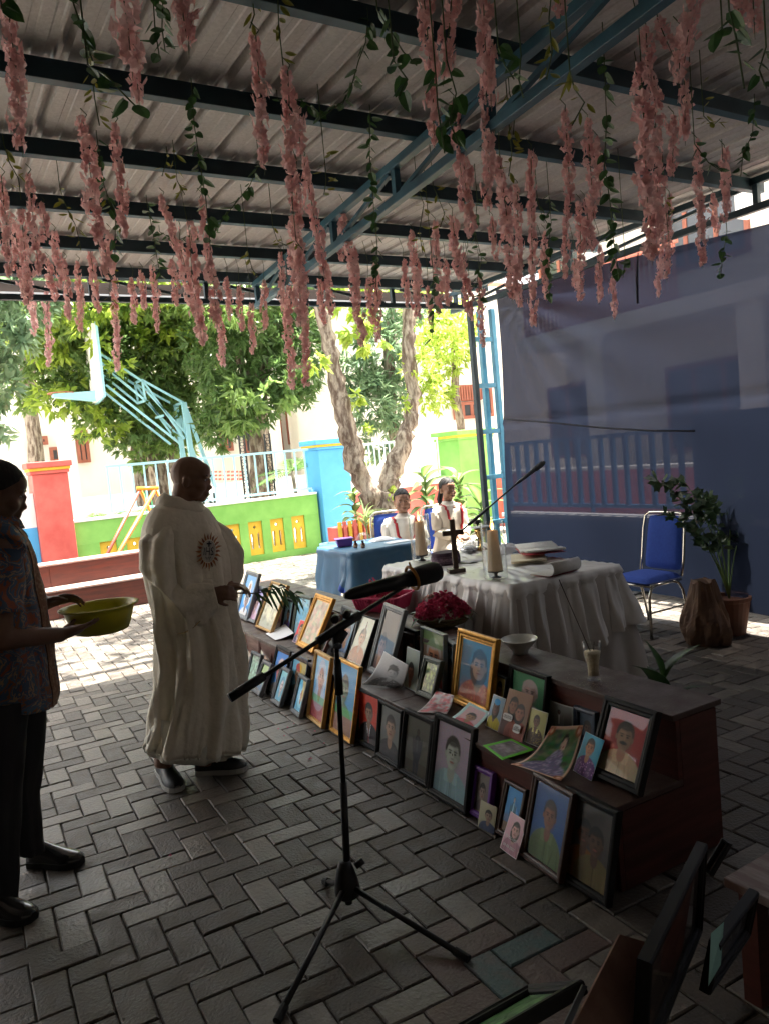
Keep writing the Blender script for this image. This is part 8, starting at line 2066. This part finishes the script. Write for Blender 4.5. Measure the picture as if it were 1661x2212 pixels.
# ------------------------------------------------------------------ altar servers
M['cassock'] = mat('cream_satin_cassock', (.56, .50, .42), .5, color2=(.62, .56, .47), scale=7, bump=.2, bscale=18)
M['redband'] = mat('red_ribbon', (.40, .02, .025), .5)
def child(label, px_, py_, Y, face, s, girl, fat, seed):
    hc = Vector(aty(px_, py_, Y)); fv = Vector(face).normalized(); side = V3((fv.y, -fv.x, 0)).normalized()  # child's right
    fl = V3((fv.x, fv.y, 0)).normalized()
    e = empty('person', (hc.x, hc.y, .44), label, 'person')
    mb = MB(); Rm = head_prims(mb, hc, fv, (0, 0, 1), s, True, fat=fat)
    nk = hc+V3((0, 0, -.135*s))-fl*.02
    sh = .165+.03*fat*5*.3; shz = nk.z-.045
    mb.tube([hc+V3((0, 0, -.05)), nk, nk+V3((0, 0, -.05))], [.052*s, .050*s, .07], 12)
    to = V3((nk.x, nk.y, shz)); hip = V3((nk.x, nk.y, .50))-fl*.01
    mb.tube([to, to.lerp(hip, .5), hip], [.11, .115, .12], 14)
    kn = []
    for sg in (-1, 1):
        h_ = hip+side*sg*.08; k_ = h_+fl*.36+side*sg*.04+V3((0, 0, -.02)); a_ = k_+V3((0, 0, -.40))+fl*.02; cap_(mb, h_, k_, .075, .052); cap_(mb, k_, a_, .05, .036); kn.append((h_, k_, a_))
    arms = []
    for sg in (-1, 1):
        s0 = to+side*sg*(sh-.035)+V3((0, 0, -.02)); el = s0+V3((0, 0, -.235))+side*sg*.04+fl*.03; w_ = hip+fl*.22+side*sg*.045+V3((0, 0, .13)); cap_(mb, s0, el, .036, .032); cap_(mb, el, w_, .034, .022); arms.append((s0, el, w_))
        hand(mb, w_, (fl*.8-side*sg*.5+V3((0, 0, -.15))), V3((0, 0, -1))-side*sg*.3, .82, curl=(.5, .5, .55, .6), thumb=-sg if sg > 0 else 1, tcurl=.4)
    me = remesh(mb, .0055, 3); mesh_obj('body', me, M['skinC'], e); eyes(e, hc, Rm, s)
    mb = MB(); mb.ell(hc+Rm @ (V3((0, .092, -.0665))*s), (.019*s, .005*s, .0045*s), Rm, 10, 6); mb.build('mouth', M['lip'], e, smooth=True)
    # hair
    mb = MB(); G = []
    for i in range(18):
        row = []
        for j in range(44):
            a = 2*math.pi*j/44; fr = math.sin(a)   # +1 = front
            lim = (.60 if not girl else .56) if fr > .55 else (.60+(.55-fr)*.75 if fr > 0 else 1.01)
            lim = min(lim, .68 if fr > -.2 and abs(math.cos(a)) > .8 else 2)
            p_ = math.pi*lim*.62*i/17 if fr > -.2 else math.pi*.70*i/17
            if -.2 < fr < .2: p_ = math.pi*.55*i/17
            if fr >= .2: p_ = math.pi*(.33+.10*(1-fr))*i/17
            k = (1+.02*math.sin(a*9+i*.8)+.018*math.sin(a*23+i))
            v = V3((.083*math.sin(p_)*math.cos(a), .106*math.sin(p_)*math.sin(a)-.014, .100*math.cos(p_)+.030))*s*k
            row.append(tuple(hc+Rm @ v))
        G.append(row)
    mb.grid(G, close=True); hr = mb.build('hair', M['hair'], e, smooth=True)
    if girl:
        b = hc+Rm @ (V3((.03, -.10, .02))*s); b = hc-fl*.095*s+V3((0, 0, .01)); pt = [b, b-fl*.035+V3((0, 0, -.03)), b-fl*.03+side*.03+V3((0, 0, -.11)), b-fl*.02+side*.03+V3((0, 0, -.20)), b-fl*.02+side*.02+V3((0, 0, -.26))]
        mb = MB(); mb.tube(pt, [.018, .028, .030, .022, .006], 12); mb.build('ponytail', M['hair'], e, smooth=True)
        mb = MB(); mb.ell(b-fl*.012, (.016, .016, .016)); mb.build('hair_tie', M['redband'], e, smooth=True)
    # clothes
    rg = []; k_ = 1+fat*1.3
    tab = [(nk.z+.005, .052, .050), (nk.z-.02, .085, .068), (shz+.01, .150*k_, .095*k_), (shz-.05, .172*k_, .118*k_), (shz-.14, .160*k_, .132*k_), (shz-.24, .150*k_, .138*k_), (shz-.33, .165*k_, .145*k_), (.50, .20, .165), (.44, .21, .17)]
    for i in range(len(tab)-1):
        for q in range(5): t = q/5; z = tab[i][0]*(1-t)+tab[i+1][0]*t; rg.append((V3((nk.x, nk.y, z))+fl*.006, side*(tab[i][1]*(1-t)+tab[i+1][1]*t), fl*(tab[i][2]*(1-t)+tab[i+1][2]*t), min(1, i/2.)))
    mb = MB(); Gc = fold_loft(mb, rg, 64, .006, 5, seed); mb.build('cassock', M['cassock'], e, smooth=True, solid=.0025)
    # skirt over the knees
    mb = MB(); G = []
    for i in range(16):
        t = i/15; c = hip+fl*(.40*min(1, t*1.6))+V3((0, 0, .0 if t < .625 else -(t-.625)/.375*.40)); ww = .17+.05*t; hh = .085+(.0 if t < .6 else .0)
        ang_ = 0 if t < .55 else min(1, (t-.55)/.15)*math.pi/2
        dn = V3((0, 0, 1))*math.cos(ang_)+fl*math.sin(ang_)
        G.append([tuple(c+side*ww*math.cos(a)*(1+.04*math.sin(a*5+i))+dn*(hh*math.sin(a)*(1+.06*math.sin(a*6+i*.5)))) for a in np.linspace(0, 2*math.pi, 41)[:-1]])
    mb.grid(G, close=True); mb.build('cassock_skirt', M['cassock'], e, smooth=True, solid=.0025)
    for sg, (s0, el, w_) in zip((-1, 1), arms): slv([(s0-side*sg*.02+V3((0, 0, -.01)), .050), (s0+side*sg*.022+V3((0, 0, -.045)), .057*k_), (s0.lerp(el, .5), .060*k_), (el, .058*k_), (el.lerp(w_, .5), .056), (el.lerp(w_, .8), .040), (el.lerp(w_, .93), .030)], 'sleeve', e, M['cassock'], seed+sg)
    # red straps over the shoulders
    for sg in (-1, 1):
        P = []
        for i in range(4, 38):
            row = Gc[i]; t = (i-4)/34; off = sg*(.105*k_*(1-t)+.035*t)
            cands = [Vector(p) for p in row if (Vector(p)-V3((nk.x, nk.y, 0))).dot(fl) > .0]
            q = min(cands, key=lambda p: abs((p-V3((nk.x, nk.y, 0))).dot(side)-off)); P.append(q+fl*.006+V3((0, 0, .003)))
        mb = MB(); mb.grid([[tuple(p-side*.014), tuple(p+fl*.002), tuple(p+side*.014)] for p in P]); mb.build('red_strap', M['redband'], e, smooth=True, solid=.003)
    mb = MB(); G = [[tuple(nk+V3((0, 0, dz_))+side*(rr*math.cos(a))+fl*(rr*math.sin(a)*.98+.004)) for a in np.linspace(0, 2*math.pi, 29)[:-1]] for rr, dz_ in ((.052, .004), (.056, .010), (.062, -.008), (.075, -.025))]
    mb.grid(G, close=True); mb.build('collar', M['cassock'], e, smooth=True, solid=.002)
    for k in range(4):
        row = Gc[8+k*5]; q = max((Vector(p) for p in row), key=lambda p: (p-V3((nk.x, nk.y, 0))).dot(fl)); mb = MB(); mb.ell(q+fl*.004, (.005, .005, .005), None, 8, 6); mb.build('button', M['eyew'], e, smooth=True)
    for h_, k2, a_ in kn: shoe(e, a_-fl*.05+V3((0, 0, -a_.z)), a_+fl*.16+V3((0, 0, -a_.z)), M['shoeb'], M['rubber'], .85)
    return e
vk = Vector((math.sin(R(32)), math.cos(R(32)), 0))
child('boy altar server in a cream cassock with red straps, seated behind the blue table', 868, 1082, 6.50, (-.38, -.88, -.12), .98, False, .16, 3)
child('girl altar server with a black ponytail in a cream cassock with red straps', 966, 1057, 6.42, (-.05, -.98, -.10), .95, True, .0, 7)
